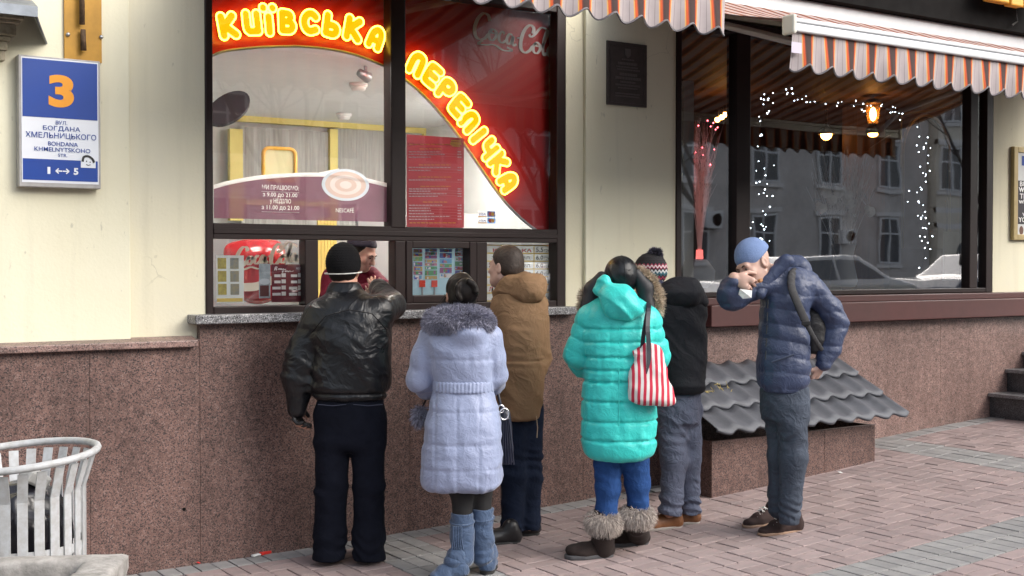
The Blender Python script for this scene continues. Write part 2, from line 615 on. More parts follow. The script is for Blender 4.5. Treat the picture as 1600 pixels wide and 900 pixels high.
def vnoise(x, y, z, seed=0):
    "smooth value noise, -1..1"
    xi, yi, zi = np.floor(x).astype(np.int64), np.floor(y).astype(np.int64), np.floor(z).astype(np.int64)
    fx, fy, fz = x - xi, y - yi, z - zi
    sx, sy, sz = [f * f * (3 - 2 * f) for f in (fx, fy, fz)]

    def hsh(i, j, k):
        n = (i * 374761393 + j * 668265263 + k * 2147483647 + seed * 974711) & 0xffffffff
        n = ((n ^ (n >> 13)) * 1274126177) & 0xffffffff
        return ((n ^ (n >> 16)) & 0xffff) / 32767.5 - 1
    out = 0
    for a in (0, 1):
        for b_ in (0, 1):
            for c in (0, 1):
                wgt = (sx if a else 1 - sx) * (sy if b_ else 1 - sy) * (sz if c else 1 - sz)
                out = out + wgt * hsh(xi + a, yi + b_, zi + c)
    return out


def folds(amp, freq, seed=0, ridge=True):
    "cloth folds: ridged noise, freq = cycles per metre along x, y, z"
    def fn(x, y, z):
        wx = vnoise(x * 5, y * 5, z * 5, seed + 9) * .5
        a = vnoise(x * freq[0] + wx, y * freq[1] + wx, z * freq[2] + wx, seed)
        b = vnoise(x * freq[0] * 2.3 + 7, y * freq[1] * 2.3, z * freq[2] * 2.3, seed + 3)
        if ridge:
            a = 1 - 2 * np.abs(a)
        return amp * (a * .7 + b * .3)
    return fn


def sdf_mesh(name, prims, h=.007, disp=None, smooth=True):
    "surface nets over the blended primitives"
    lo = np.min([p[0] for p in prims if p[3] == 'add'], 0) - 4 * h - .02
    hi = np.max([p[1] for p in prims if p[3] == 'add'], 0) + 4 * h + .02
    n = np.ceil((hi - lo) / h).astype(int) + 1
    ax = [(lo[i] + h * np.arange(n[i])).astype(np.float32) for i in range(3)]
    Fv = np.full(n, .08, np.float32)
    for plo, phi, fn, op, k in prims:
        mg = .03 + k
        i0 = np.maximum(np.floor((plo - mg - lo) / h).astype(int), 0)
        i1 = np.minimum(np.ceil((phi + mg - lo) / h).astype(int) + 1, n)
        if (i1 <= i0).any(): continue
        sl = tuple(slice(i0[i], i1[i]) for i in range(3))
        d = fn(ax[0][sl[0]][:, None, None], ax[1][sl[1]][None, :, None], ax[2][sl[2]][None, None, :]).astype(np.float32)
        if op == 'add': Fv[sl] = _smin(Fv[sl], d, k)
        elif op == 'sub': Fv[sl] = -_smin(-Fv[sl], d, k)
        elif op == 'int':
            Fv[sl] = -_smin(-Fv[sl], -d, k)
    if disp is not None:
        I = np.nonzero(np.abs(Fv) < .035)
        Fv[I] -= disp(ax[0][I[0]], ax[1][I[1]], ax[2][I[2]]).astype(np.float32)
    ins = Fv < 0
    cnt = np.zeros(n - 1, np.int8)
    for a in (0, 1):
        for b in (0, 1):
            for c in (0, 1):
                cnt += ins[a:n[0] - 1 + a, b:n[1] - 1 + b, c:n[2] - 1 + c]
    act = (cnt > 0) & (cnt < 8)
    I = np.stack(np.nonzero(act), 1)
    idx = np.full(n - 1, -1, np.int64)
    idx[act] = np.arange(len(I))
    acc = np.zeros((len(I), 3)); num = np.zeros(len(I))
    corner = [(a, b, c) for a in (0, 1) for b in (0, 1) for c in (0, 1)]
    val = {c: Fv[I[:, 0] + c[0], I[:, 1] + c[1], I[:, 2] + c[2]] for c in corner}
    for c in corner:
        for d in range(3):
            if c[d] == 0:
                e = list(c); e[d] = 1; e = tuple(e)
                f0, f1 = val[c], val[e]
                m = (f0 < 0) != (f1 < 0)
                t = np.where(m, f0 / np.where(m, f0 - f1, 1), 0)
                p = np.tile(np.array(c, float), (len(I), 1)); p[:, d] += t
                acc[m] += p[m]; num[m] += 1
    vert = lo + (I + acc / num[:, None]) * h
    faces = []
    for d in range(3):
        u, v_ = (d + 1) % 3, (d + 2) % 3
        s0 = [slice(None)] * 3; s1 = [slice(None)] * 3
        s0[d] = slice(0, n[d] - 1); s1[d] = slice(1, n[d])
        a, b = ins[tuple(s0)], ins[tuple(s1)]
        for sgn, mk in ((1, a & ~b), (-1, ~a & b)):
            E = np.stack(np.nonzero(mk), 1)
            E = E[(E[:, u] > 0) & (E[:, v_] > 0) & (E[:, u] < n[u] - 1) & (E[:, v_] < n[v_] - 1)]
            q = []
            for du, dv in ((-1, -1), (0, -1), (0, 0), (-1, 0)):
                J = E.copy(); J[:, u] += du; J[:, v_] += dv
                q.append(idx[J[:, 0], J[:, 1], J[:, 2]])
            q = np.stack(q, 1)
            faces.append(q if sgn > 0 else q[:, ::-1])
    fc = np.concatenate(faces)
    fc = fc[(fc >= 0).all(1)]
    return np_mesh(name, vert, fc, smooth)


def np_mesh(name, vert, fc, smooth=True):
    me = bpy.data.meshes.new(name)
    k = fc.shape[1]
    me.vertices.add(len(vert)); me.vertices.foreach_set('co', np.asarray(vert, np.float32).ravel())
    me.loops.add(len(fc) * k); me.loops.foreach_set('vertex_index', fc.astype(np.int32).ravel())
    me.polygons.add(len(fc))
    me.polygons.foreach_set('loop_start', np.arange(0, len(fc) * k, k, dtype=np.int32))
    if smooth: me.polygons.foreach_set('use_smooth', np.ones(len(fc), bool))
    me.update(calc_edges=True)
    me.validate()
    return me


def verts_normals(me):
    n = len(me.vertices)
    v = np.empty(n * 3, np.float32); me.vertices.foreach_get('co', v)
    nn = np.empty(n * 3, np.float32); me.vertex_normals.foreach_get('vector', nn)
    return v.reshape(-1, 3), nn.reshape(-1, 3)


def fur(name, base_me, count, length, wd=.004, droop=.35, seed=1, mask=None, comb=(0, 0, 0)):
    "hair blades over a mesh, joined with it into one"
    v, nn = verts_normals(base_me)
    g = np.random.default_rng(seed)
    pool = np.arange(len(v)) if mask is None else np.nonzero(mask(v, nn))[0]
    i = g.choice(pool, count)
    p, q = v[i], nn[i]
    ln = length * g.uniform(.5, 1.2, (count, 1))
    dr = q + g.normal(0, .35, (count, 3)) + np.array([0, 0, -droop]) + np.array(comb)
    dr /= np.linalg.norm(dr, axis=1, keepdims=True)
    side = np.cross(dr, g.normal(0, 1, (count, 3))); side /= np.linalg.norm(side, axis=1, keepdims=True) + 1e-9
    mid = p + dr * ln * .55
    tip = p + dr * ln + np.array([0, 0, -droop * length * .4])
    p = p - q * .004
    vs = np.concatenate([p - side * wd / 2, p + side * wd / 2, mid + side * wd * .4, mid - side * wd * .4, tip + side * wd * .1, tip - side * wd * .1])
    a = np.arange(count)
    fs = np.concatenate([np.stack([a, a + count, a + 2 * count, a + 3 * count], 1), np.stack([a + 3 * count, a + 2 * count, a + 4 * count, a + 5 * count], 1)])
    bf = np.array([p_.vertices[:] for p_ in base_me.polygons])
    return np_mesh(name, np.concatenate([v, vs]), np.concatenate([bf, fs + len(v)]))


def plaster(name, c1, c2, rough=.85):
    "painted render: patches, rain streaks, scuffs and hairline cracks"
    if name in _mats: return _mats[name]
    m = mat(name, c1, rough)
    N, L = m.node_tree.nodes, m.node_tree.links
    b = N["Principled BSDF"]
    co = N.new('ShaderNodeNewGeometry')

    def noise(sc, stretch, det=5, lo=.35, hi=.7, a=0.0, e=1.0):
        mp = N.new('ShaderNodeMapping'); mp.inputs['Scale'].default_value = stretch; L.new(co.outputs['Position'], mp.inputs[0])
        n = N.new('ShaderNodeTexNoise'); n.inputs['Scale'].default_value = sc; n.inputs['Detail'].default_value = det; n.inputs['Roughness'].default_value = .6
        L.new(mp.outputs[0], n.inputs['Vector'])
        r = N.new('ShaderNodeMapRange'); r.inputs[1].default_value = lo; r.inputs[2].default_value = hi; r.inputs[3].default_value = a; r.inputs[4].default_value = e
        L.new(n.outputs[0], r.inputs[0]); return r.outputs[0]

    def mixc(f, a, bcol):
        x = N.new('ShaderNodeMix'); x.data_type = 'RGBA'; L.new(f, x.inputs[0])
        if isinstance(a, tuple): x.inputs[6].default_value = (*a, 1)
        else: L.new(a, x.inputs[6])
        x.inputs[7].default_value = (*bcol, 1); return x.outputs[2]
    c = mixc(noise(1.3, (1, 1, 1), 8), c1, c2)
    c = mixc(noise(1.0, (9, 9, .5), 6, .52, .8, 0, .35), c, tuple(v * .62 for v in c1))
    c = mixc(noise(26, (1, 1, .4), 3, .68, .74, 0, .5), c, tuple(v * .5 for v in c1))
    v = N.new('ShaderNodeTexVoronoi'); v.feature = 'DISTANCE_TO_EDGE'; v.inputs['Scale'].default_value = 1.1
    wn = N.new('ShaderNodeTexNoise'); wn.inputs['Scale'].default_value = 5; wn.inputs['Detail'].default_value = 4
    L.new(co.outputs['Position'], wn.inputs['Vector'])
    va = N.new('ShaderNodeVectorMath'); va.operation = 'MULTIPLY_ADD'; va.inputs[1].default_value = (.25, .25, .25)
    L.new(wn.outputs['Color'], va.inputs[0]); L.new(co.outputs['Position'], va.inputs[2]); L.new(va.outputs[0], v.inputs['Vector'])
    r = N.new('ShaderNodeMapRange'); r.inputs[1].default_value = .0; r.inputs[2].default_value = .004; r.inputs[3].default_value = .4; r.inputs[4].default_value = 0
    L.new(v.outputs[0], r.inputs[0])
    mk = N.new('ShaderNodeMath'); mk.operation = 'MULTIPLY'; L.new(r.outputs[0], mk.inputs[0]); L.new(noise(1.7, (1, 1, 1), 2, .58, .68), mk.inputs[1])
    c = mixc(mk.outputs[0], c, tuple(v_ * .35 for v_ in c1))
    L.new(c, b.inputs['Base Color'])
    n2 = N.new('ShaderNodeTexNoise'); n2.inputs['Scale'].default_value = 55; n2.inputs['Detail'].default_value = 5
    L.new(co.outputs['Position'], n2.inputs['Vector'])
    bm = N.new('ShaderNodeBump'); bm.inputs['Strength'].default_value = .3; bm.inputs['Distance'].default_value = .004
    L.new(n2.outputs[0], bm.inputs['Height']); L.new(bm.outputs[0], b.inputs['Normal'])
    return m

# ================================================================== SETTING
M_plaster = plaster('cream_plaster', (.72, .675, .50), (.66, .63, .50))
M_pilaster = plaster('pale_plaster', (.74, .715, .56), (.70, .665, .50))
M_gran = granite('red_granite', (.165, .100, .086), (.042, .031, .031), (.235, .165, .148), scale=185)
M_gran_l = granite('pink_granite', (.24, .155, .136), (.085, .06, .056), (.315, .235, .212), scale=185)
M_gsill = granite('grey_granite', (.22, .22, .23), (.03, .03, .03), (.55, .55, .56), scale=220)
M_frame = mat('brown_window_paint', (.020, .010, .0095), .42, var=.25, vs=6, spec=.3)
M_ledge = mat('maroon_ledge_paint', (.085, .028, .026), .42, var=.25, vs=3)
M_white = mat('white_paint', (.75, .75, .74), .55, var=.06)
M_yel = mat('yellow_paint', (.72, .60, .17), .5, var=.1)
M_dark = mat('black_paint', (.010, .0095, .0095), .9, var=.3, spec=.1)
M_metal = mat('grey_metal', (.42, .43, .45), .38, metal=.8, var=.2)
M_black = mat('black_plastic', (.012, .012, .013), .4)
M_grey = mat('grey_interior', (.50, .50, .49), .8, var=.1)
M_glass = glass('clear_glass', k=1.4, base=.05)
M_glass2 = glass('shop_glass', tint=(.88, .88, .87), k=2.4, base=.17)

# ---- pavement: mortar bed as one sheet, then the bricks
M_bed = mat('sandy_joint', (.04, .036, .037), .95, var=.35, vs=14, bump=.5, bs=80)
M_road = mat('asphalt', (.05, .05, .052), .9, var=.3, vs=3, bump=.6, bs=150)
m = MB()
xs = [-30, -12, -6, -3] + [round(-1 + .3 * i, 3) for i in range(47)] + [14, 17, 20, 26, 40, 60]
ys = [.02, -.8, -1.6, -2.4, -3.2, -4.5, -6, -7, -8, -8.8]
for i in range(len(xs) - 1):
    for j in range(len(ys) - 1):
        m.quad((xs[i], ys[j + 1], gz(xs[i], ys[j + 1]) - .012), (xs[i + 1], ys[j + 1], gz(xs[i + 1], ys[j + 1]) - .012),
               (xs[i + 1], ys[j], gz(xs[i + 1], ys[j]) - .012), (xs[i], ys[j], gz(xs[i], ys[j]) - .012))
pavement = tag(m.build('pavement', M_bed), kind='structure')
m = MB()
for i in range(len(xs) - 1):
    a, b = xs[i], xs[i + 1]
    za, zb = gz(a, -9) - .14, gz(b, -9) - .14
    m.quad((a, -26.4, za), (b, -26.4, zb), (b, -9.0, zb), (a, -9.0, za))
tag(m.build('road', M_road), kind='structure')
m = MB()
for i in range(len(xs) - 1):
    a, b = xs[i], xs[i + 1]
    za, zb = gz(a, -9), gz(b, -9)
    for (y0, y1) in ((-9.0, -8.8), (-26.6, -26.4)):
        m.add([(a, y0, za - .3), (b, y0, zb - .3), (b, y1, zb - .3), (a, y1, za - .3), (a, y0, za), (b, y0, zb), (b, y1, zb), (a, y1, za)],
              [(0, 3, 2, 1), (4, 5, 6, 7), (0, 1, 5, 4), (2, 3, 7, 6)])
tag(m.build('kerb', mat('kerb_stone', (.3, .3, .3), .85, var=.2)), kind='structure')
m = MB()
for i in range(len(xs) - 1):
    a, b = xs[i], xs[i + 1]
    za, zb = gz(a, -9) - .01, gz(b, -9) - .01
    m.quad((a, -32, za), (b, -32, zb), (b, -26.6, zb), (a, -26.6, za))
tag(m.build('opposite_pavement', mat('grey_slabs', (.25, .24, .24), .9, var=.2)), kind='structure')
m = MB(); m.quad((-400, -400, -.6), (400, -400, -.6), (400, 400, -.6), (-400, 400, -.6))
tag(m.build('ground', M_road), kind='structure')

M_pink = mat('pink_paver', (.345, .266, .256), .92, spec=.2, var=.2, vs=9, bump=.5, bs=160, island=.10, col2=(.295, .24, .236))
M_gpav = mat('grey_paver', (.31, .302, .295), .92, spec=.2, var=.2, vs=9, bump=.5, bs=160, island=.10, col2=(.26, .255, .255))


def brick_mb(l, wd, mb=None, c=(0, 0, 0), rot=0, tilt=(0, 0)):
    "12 cm deep paver with a chamfered top"
    mb = mb or MB()
    a, b, e = l / 2 - .0045, wd / 2 - .0042, .0016
    vs = []
    for (x, y, z) in [(-a, -b, -.03), (a, -b, -.03), (a, b, -.03), (-a, b, -.03), (-a, -b, -e), (a, -b, -e), (a, b, -e), (-a, b, -e),
                      (-a + e, -b + e, 0), (a - e, -b + e, 0), (a - e, b - e, 0), (-a + e, b - e, 0)]:
        z += x * tilt[0] + y * tilt[1]
        X_, Y_ = (x, y) if not rot else (-y, x)
        vs.append((c[0] + X_, c[1] + Y_, c[2] + z))
    fs = [(8, 9, 10, 11)]
    for i in range(4):
        j = (i + 1) % 4
        fs += [(i, j, j + 4, i + 4), (i + 4, j + 4, j + 8, i + 8)]
    mb.add(vs, fs)
    return mb


_b0, _b1 = ground(1430, 857)[0][1], ground(1512, 897)[0][1]
_nb = max(1, round(abs(_b1 - _b0) / .2))
ROWG = round(-_b0 / .2)
_gx0 = round(ground(600, 870)[0][0] / .2)
bricks = []
for i in range(-8, 60):
    for j in range(0, 30):
        x, y = i * .2 + .1, -j * .2 - .1
        grey = j == 0 or j in (ROWG, ROWG + 1) or (_gx0 <= i <= _gx0 + 1) or (_gx0 + 22 <= i <= _gx0 + 23 and j < 30)
        if j in (ROWG, ROWG + 1) or grey:
            par = 1
        else:
            par = (i + j) % 2
        for k in (-.05, .05):
            cx, cy = (x + k, y) if par else (x, y + k)
            d = np.array([cx, cy, gz(cx, cy)]) - _cp
            dep = d @ _fw
            if dep < 3.2: continue
            px, py = 800 + F_PX * (d @ _rt) / dep, 450 - F_PX * (d @ _up) / dep
            if not (-500 < px < 2100 and py < 1300): continue
            see = -10 < px < 1612 and py < 912
            bricks.append((see, -dep, cx, cy, par, bool(grey)))
bricks.sort(key=lambda t: (not t[0], -t[1]))
_proto = {}
stuff = {0: MB(), 1: MB()}
g = random.Random(3)
for n, (see, dep, cx, cy, par, grey) in enumerate(bricks):
    z = gz(cx, cy) + g.uniform(-.0018, .0018)
    sx = (gz(cx + .05, cy) - gz(cx - .05, cy)) / .1 + g.uniform(-.006, .006)
    if see and n < 300:
        key = (par, grey)
        if key not in _proto:
            me = brick_mb(.2, .1, rot=par).mesh('brick'); me.materials.append(M_gpav if grey else M_pink)
            _proto[key] = me
        o = link('brick', _proto[key], None, pavement)
        o.location = (cx, cy, z)
        o.rotation_euler = (g.uniform(-.006, .006), -math.atan(sx), g.uniform(-.008, .008))
    else:
        brick_mb(.2, .1, stuff[int(grey)], (cx, cy, z), par, (sx, g.uniform(-.012, .012)) if not par else (g.uniform(-.012, .012), -sx))
for k, nm in ((0, 'pink_bricks'), (1, 'grey_bricks')):
    tag(stuff[k].build(nm, M_gpav if k else M_pink, pavement), kind='stuff')

# ---- the shop building
XK0, XK1 = X(322), X(884)            # kiosk window, outer frame
XC0, XC1 = X(1057), X(1551)          # cafe window
ZT = 3.42                            # top of both windows
ZS = Z(600, 487)                     # counter height
ZCO = Z(150, 534)                    # top of the plinth at the left
ZC = Z(1330, 462)                    # bottom of the cafe window
XP = X(307)                          # where the plinth steps up
bld = thing('shop_building', 'cream plastered shop front on a red granite plinth with two dark brown windows', 'building', (0, 0, 0))

m = MB()
m.box(-8, XK0, 0, .3, ZCO - .1, 6)
m.box(XK0, XK1, 0, .3, ZT, 6)
m.box(XK1, XC0, 0, .3, .9, 6)
m.box(XC0, XC1, 0, .3, ZT, 6)
m.box(XC1, 24, 0, .3, 1.1, 6)
m.build('plaster_wall', M_plaster, bld)
m = MB(); m.box(-8, X(204, -.03), -.03, .001, ZCO - .02, 6)
m.build('pilaster', M_pilaster, bld, bevel=.006)
m = MB(); m.box(X(915, -.03), X(1052, -.03), -.03, .001, ZS - .02, 6)
m.build('pilaster', M_pilaster, bld, bevel=.006)
# dirt joint lines are real grooves: a thin lath between pilaster and frame
m = MB(); m.box(XC0, XC1, .02, .28, .2, ZC - .05); m.build('inner_wall', M_dark, bld)

# granite plinth, slab by slab
m = MB(); m.box(-8, 24, .0, .25, -.5, ZCO - .12); m.box(XP, XK1 + .3, .0, .25, ZCO - .1, ZS - .06)
plinth = m.build('plinth', mat('plinth_core', (.05, .04, .04), .9), bld)


def slabs(x0, x1, step, zb, zt, mm, y0=-.045):
    n = max(1, round((x1 - x0) / step))
    for i in range(n):
        a, b = x0 + (x1 - x0) * i / n + .0007, x0 + (x1 - x0) * (i + 1) / n - .0007
        q = MB(); dy = random.uniform(-.0012, .0012)
        q.box(0, b - a, y0 + dy, -.002, zb, zt)
        o = q.build('granite_slab', mm, plinth, bevel=.0015); o.location = (a, 0, 0)


slabs(-2.4, XP, .62, -.3, ZCO, M_gran)
slabs(XP, X(905), .62, -.3, ZS - .035, M_gran)
slabs(X(905), X(1090), .6, -.3, ZS - .04, M_gran)
slabs(X(1090), X(1090) + 6.6, .66, -.3, Z(1340, 503), M_gran_l)  # right end paler and pinker, with its stronger light put into the colour
q = MB(); c = at(288, 796, -.05); q.tube([(c[0], -.0475, c[2]), (c[0], -.044, c[2])], .010, 10); q.build('drain_hole', M_dark, plinth)
# coping of the left part
m = MB()
a, b = -2.4, X(309, -.1)
zc = Z(150, 537, -.1)
m.add([(a, -.1, zc - .035), (b, -.1, zc - .035), (b, .0, zc - .035), (a, .0, zc - .035), (a, -.1, zc), (b, -.1, zc), (b, .0, zc + .022), (a, .0, zc + .022)],
      [(0, 3, 2, 1), (4, 5, 6, 7), (0, 1, 5, 4), (1, 2, 6, 5), (2, 3, 7, 6), (3, 0, 4, 7)])
m.build('coping', M_gran_l, plinth, bevel=.004)
# speckled grey counter shelf
m = MB(); zs = Z(600, 486, -.13)
m.box(X(305, -.13), X(907, -.13), -.13, .07, zs - .05, zs)
m.build('counter_shelf', M_gsill, bld, bevel=.006)

# ---- kiosk window
FR = -.012
m = MB()
KX = lambda px: X(px, FR)
zt = ZT - .02
zb = Z(600, 487, FR) + .002
m.box(KX(322), KX(334), FR, .09, zb, zt)
m.box(KX(870.5), KX(884), FR, .09, zb, zt)
m.box(KX(334), KX(870.5), FR + .003, .088, ZT - .13, zt - .003)
m.box(KX(334), KX(870.5), FR + .003, .088, zb + .001, Z(600, 474.5, FR))
kwin = m.build('kiosk_window', M_frame, bld, bevel=.006)
m = MB(); m.box(KX(611), KX(634.5), FR - .003, .086, Z(600, 356, FR), ZT - .128); m.build('mullion', M_frame, kwin, bevel=.008)
m = MB()
z0, z1 = Z(600, 376, FR), Z(600, 353.5, FR)
m.box(KX(334), KX(870.5), FR + .001, .087, z0, z1)
m.box(KX(334), KX(870.5), FR - .006, FR + .0005, z0 + .028, z1 - .03)
m.build('transom', M_frame, kwin, bevel=.006)
z2 = Z(600, 474.5, FR)
for a, b in ((477, 498), (618, 634.5), (745, 762)):
    m = MB(); m.box(KX(a), KX(b), FR + .002, .085, z2, z0); m.build('mullion', M_frame, kwin, bevel=.006)
# the little casement between them
m = MB()
xa, xb = KX(634.8), KX(744.8)
za, zb_ = Z(690, 461, FR), Z(690, 388, FR)
xi, xj = KX(645), KX(734)
m.box(xa, xi, FR - .002, .08, z2, z0); m.box(xj, xb, FR - .002, .08, z2, z0)
m.box(xi, xj, FR, .079, z2, za); m.box(xi, xj, FR, .079, zb_, z0)
m.build('casement', M_frame, kwin, bevel=.005)


def pane(x0, x1, z0, z1, y=.03, mm=None, par=None, nm='pane', t=.006):
    q = MB(); q.quad((x0, y, z0), (x1, y, z0), (x1, y, z1), (x0, y, z1))
    return q.build(nm, mm or M_glass, par)


pane(KX(333.5), KX(611.5), Z(480, 351.5, FR), ZT - .12, par=kwin)
pane(KX(634), KX(871), Z(750, 357.5, FR), ZT - .12, par=kwin)
pane(KX(333.5), KX(477.5), z2 - .003, z0 + .003, par=kwin)
pane(xi - .002, xj + .002, za - .002, zb_ + .002, par=kwin)
pane(KX(761), KX(871), z2 - .003, z0 + .003, par=kwin)

# ---- kiosk room
RB = 4.3
CZ = Z(460, 189, RB)
m = MB(); m.box(XK0 - .5, XK1 + .5, .14, RB + .1, CZ, CZ + .1); m.build('kiosk_ceiling', mat('kiosk_ceiling_paint', (.74, .74, .75), .55, var=.05), bld)
m = MB(); m.box(XK1 + .502, XK1 + 1.4, .8, RB + .1, CZ, CZ + .1); m.build('kiosk_ceiling', mat('kiosk_ceiling_paint', (.62, .63, .66)), bld)
m = MB(); m.box(XK0 - .6, XK1 + 1.3, RB, RB + .1, -.2, CZ)
m.build('kiosk_back_wall', mat('kiosk_wall_paint', (.62, .63, .62), .7, var=.06), bld)
for xa_ in (XK0 - .55, XK1 + 1.3):
    m = MB(); m.box(xa_, xa_ + .1, .31, RB, -.2, CZ); m.build('kiosk_side_wall', mat('kiosk_wall_paint', (.62, .63, .62)), bld)
m = MB(); m.box(XK0 - .5, XK1 + 1.3, .31, RB, .1, .2); m.build('kiosk_floor', M_grey, bld)
# yellow framed glazed partition at the back
part = thing('glazed_partition', 'yellow framed partition with pale curtained panes at the back of the kiosk', 'partition', (X(450, RB - .1), RB - .1, .2))
pl = part.location
yb = RB - .1
R2 = lambda a, b, c, d: rect(a, b, c, d, yb)


def pbox(nm, a, b, c, d, mm, y0=yb - .03, y1=yb + .03, parent=part, bev=0):
    q = MB(); x0, x1, zz0, zz1 = R2(a, b, c, d); q.box(x0, x1, y0, y1, zz0, zz1)
    return q.build(nm, mm, parent, origin=parent.location[:] if parent.type == 'EMPTY' else None, bevel=bev)


M_cur = mat('pale_curtain', (.44, .43, .41), .8, var=.35, vs=6, stretch=(6, 1, .3))
pbox('rail', 350, 760, 190, 202, M_yel, yb - .04, yb + .03)
for a, b in ((358, 378), (514, 526), (660, 668), (738, 752)):
    pbox('post', a, b, 202, 345, M_yel, yb - .035, yb + .028)
pbox('rail', 378, 514, 314, 322, M_yel)
pbox('rail', 700, 752, 306, 318, M_yel, yb - .045, yb + .03)
for a, b in ((378, 514), (526, 660)):
    q = MB(); x0, x1, zz0, zz1 = R2(a, b, 202, 400)
    n = 22
    for i in range(n):
        u0, u1 = x0 + (x1 - x0) * i / n, x0 + (x1 - x0) * (i + 1) / n
        d0, d1 = .025 * math.sin(i * 1.7), .025 * math.sin((i + 1) * 1.7)
        q.quad((u0, yb + .01 + d0 * .5, zz0), (u1, yb + .01 + d1 * .5, zz0), (u1, yb + .01 + d1 * .5, zz1), (u0, yb + .01 + d0 * .5, zz1))
    q.build('curtain', M_cur, part, smooth=True, origin=pl)
pbox('dark_pane', 668, 738, 250, 306, mat('dark_pane_grey', (.10, .11, .12), .2), yb - .01, yb + .01)
pbox('pale_pane', 668, 738, 205, 250, M_cur, yb - .01, yb + .01)
# rounded yellow frame hung in front of it
t = thing('wall_picture', 'rounded yellow frame with a pale panel hanging on the curtains inside the kiosk', 'picture', (X(436, 2.7), 2.7, Z(436, 258, 2.7)))
a, b, c, d = rect(412, 462, 232, 283, 2.7)


def rrect(x0, x1, z0, z1, r, n=5):
    P = []
    for cx, cz, s in ((x1 - r, z1 - r, 0), (x0 + r, z1 - r, 90), (x0 + r, z0 + r, 180), (x1 - r, z0 + r, 270)):
        for i in range(n + 1):
            q = R_(s + 90 * i / n); P.append((cx + r * math.cos(q), cz + r * math.sin(q)))
    return P


m = MB(); m.tube([(x, 2.7, z) for x, z in rrect(a, b, c, d, .05)], .016, 6, closed=True)
m.build('frame', mat('amber_paint', (.75, .42, .05), .5), t, smooth=True, origin=t.location)
m = MB(); m.prism(rrect(a, b, c, d, .05), 2.705, 2.715); m.build('panel', mat('pale_yellow', (.62, .60, .35), .6), t, origin=t.location)
# lamp panels (lit), detectors, spot
lampm = emit('kiosk_lamp_light', (1.0, .95, .87), 40)
lampm2 = emit('kiosk_deep_lamp_light', (1.0, .95, .87), 170)
for xx, yy in ((XK0 + .5, .26), (XK1 - .9, .26), (XK1 + .35, 1.0), (XK1 + .75, 2.2)):
    t = thing('ceiling_lamp', 'lit strip lamp on the kiosk ceiling ' + ('behind the left neon letters' if xx < 3.3 else 'behind the script logo' if yy < .5 else 'behind the right edge of the red board' if yy < 1.5 else 'halfway back at the right'), 'lamp', (xx, yy, CZ - .022), group='kiosk strip lamps')
    m = MB(); m.box(-.32, .32, -.07, .07, .0, .02); m.build('housing', M_white, t)
    m = MB(); m.box(-.30, .30, -.055, .055, -.012, -.002); m.build('diffuser', lampm if yy < .5 else lampm2, t)


def ceil_pt(px, py):
    r = ray(px, py); k = (CZ - CAM_H) / r[2]
    return _cp + r * k


for i, (px, py) in enumerate(((560, 130), (537, 177))):
    c = ceil_pt(px, py)
    t = thing('smoke_detector', ['white round smoke detector on the kiosk ceiling near the red arch', 'white round smoke detector near the yellow rail at the back of the kiosk'][i],
              'smoke detector', c, group='smoke detectors on the kiosk ceiling')
    m = MB(); m.lathe((0, 0, 0), [(.02, -.06), (.05, -.055), (.058, -.035), (.058, -.03)], 16); m.build('cover', M_white, t, smooth=True)
    m = MB(); m.lathe((0, 0, 0), [(.068, -.03), (.07, -.02), (.07, -.002)], 16); m.build('base', M_white, t, smooth=True)
c = ceil_pt(571, 103)
t = thing('spot_lamp', 'small chrome spot lamp under the red arch on the kiosk ceiling', 'lamp', c)
m = MB(); m.tube([(0, 0, 0), (0, 0, -.05)], .012); m.build('stem', M_metal, t)
m = MB(); m.tube([(-.05, -.01, -.05), (.03, .02, -.075)], [.028, .04], 12); m.build('head', M_metal, t, smooth=True)
# dark oval wall mirror on a bracket
c = at(357, 168, 1.2)
t = thing('round_mirror', 'dark oval observation mirror on a bracket at the left of the kiosk', 'mirror', c)
m = MB()
Q = Matrix.Rotation(R_(-38), 4, 'Y') @ Matrix.Rotation(R_(-35), 4, 'X')
vs = [Q @ Vector((.165 * math.cos(q), 0, .10 * math.sin(q))) for q in [2 * math.pi * k / 24 for k in range(24)]]
vf = [v + Q @ Vector((0, .03, 0)) for v in vs]
m.add([v[:] for v in vs] + [v[:] for v in vf], [tuple(range(24)), tuple(range(47, 23, -1))] + [(i, i + 24, (i + 1) % 24 + 24, (i + 1) % 24) for i in range(24)])
m.build('disc', mat('dark_mirror', (.05, .04, .045), .15, metal=.4), t)
m = MB(); m.tube([(0, .03, 0), (-.16, .1, -.16)], .02); m.build('arm', M_grey, t)

# ---- red arch board behind the glass
M_red = mat('red_board', (.54, .014, .014), .35, var=.12, vs=3)
YR = .115
arc_px = [(330, 88), (352, 80), (400, 74.5), (440, 73), (470, 73), (505, 76), (540, 82), (575, 93), (610, 109), (632, 124), (660, 148), (690, 180), (715, 211), (740, 247),
          (765, 283), (785, 311), (803, 331), (824, 350), (838, 360)]
arc = [(at(a, b, YR)[0], at(a, b, YR)[2]) for a, b in spline(arc_px, 4)]
board = thing('red_sign_board', 'red board with a quarter arch cut out behind the kiosk glass', 'sign', (X(600, YR), YR, ZT))
m = MB()
top = ZT - .03
for i in range(len(arc) - 1):
    (x0, z0_), (x1, z1_) = arc[i], arc[i + 1]
    if x1 <= x0: continue
    m.add([(x0, YR, z0_), (x1, YR, z1_), (x1, YR, top), (x0, YR, top), (x0, YR + .02, z0_), (x1, YR + .02, z1_), (x1, YR + .02, top), (x0, YR + .02, top)],
          [(0, 1, 2, 3), (4, 7, 6, 5), (0, 4, 5, 1)])
xe, ze = arc[-1]
m.box(xe, KX(884), YR, YR + .02, ze, top)
m.build('board', M_red, board, origin=board.location)
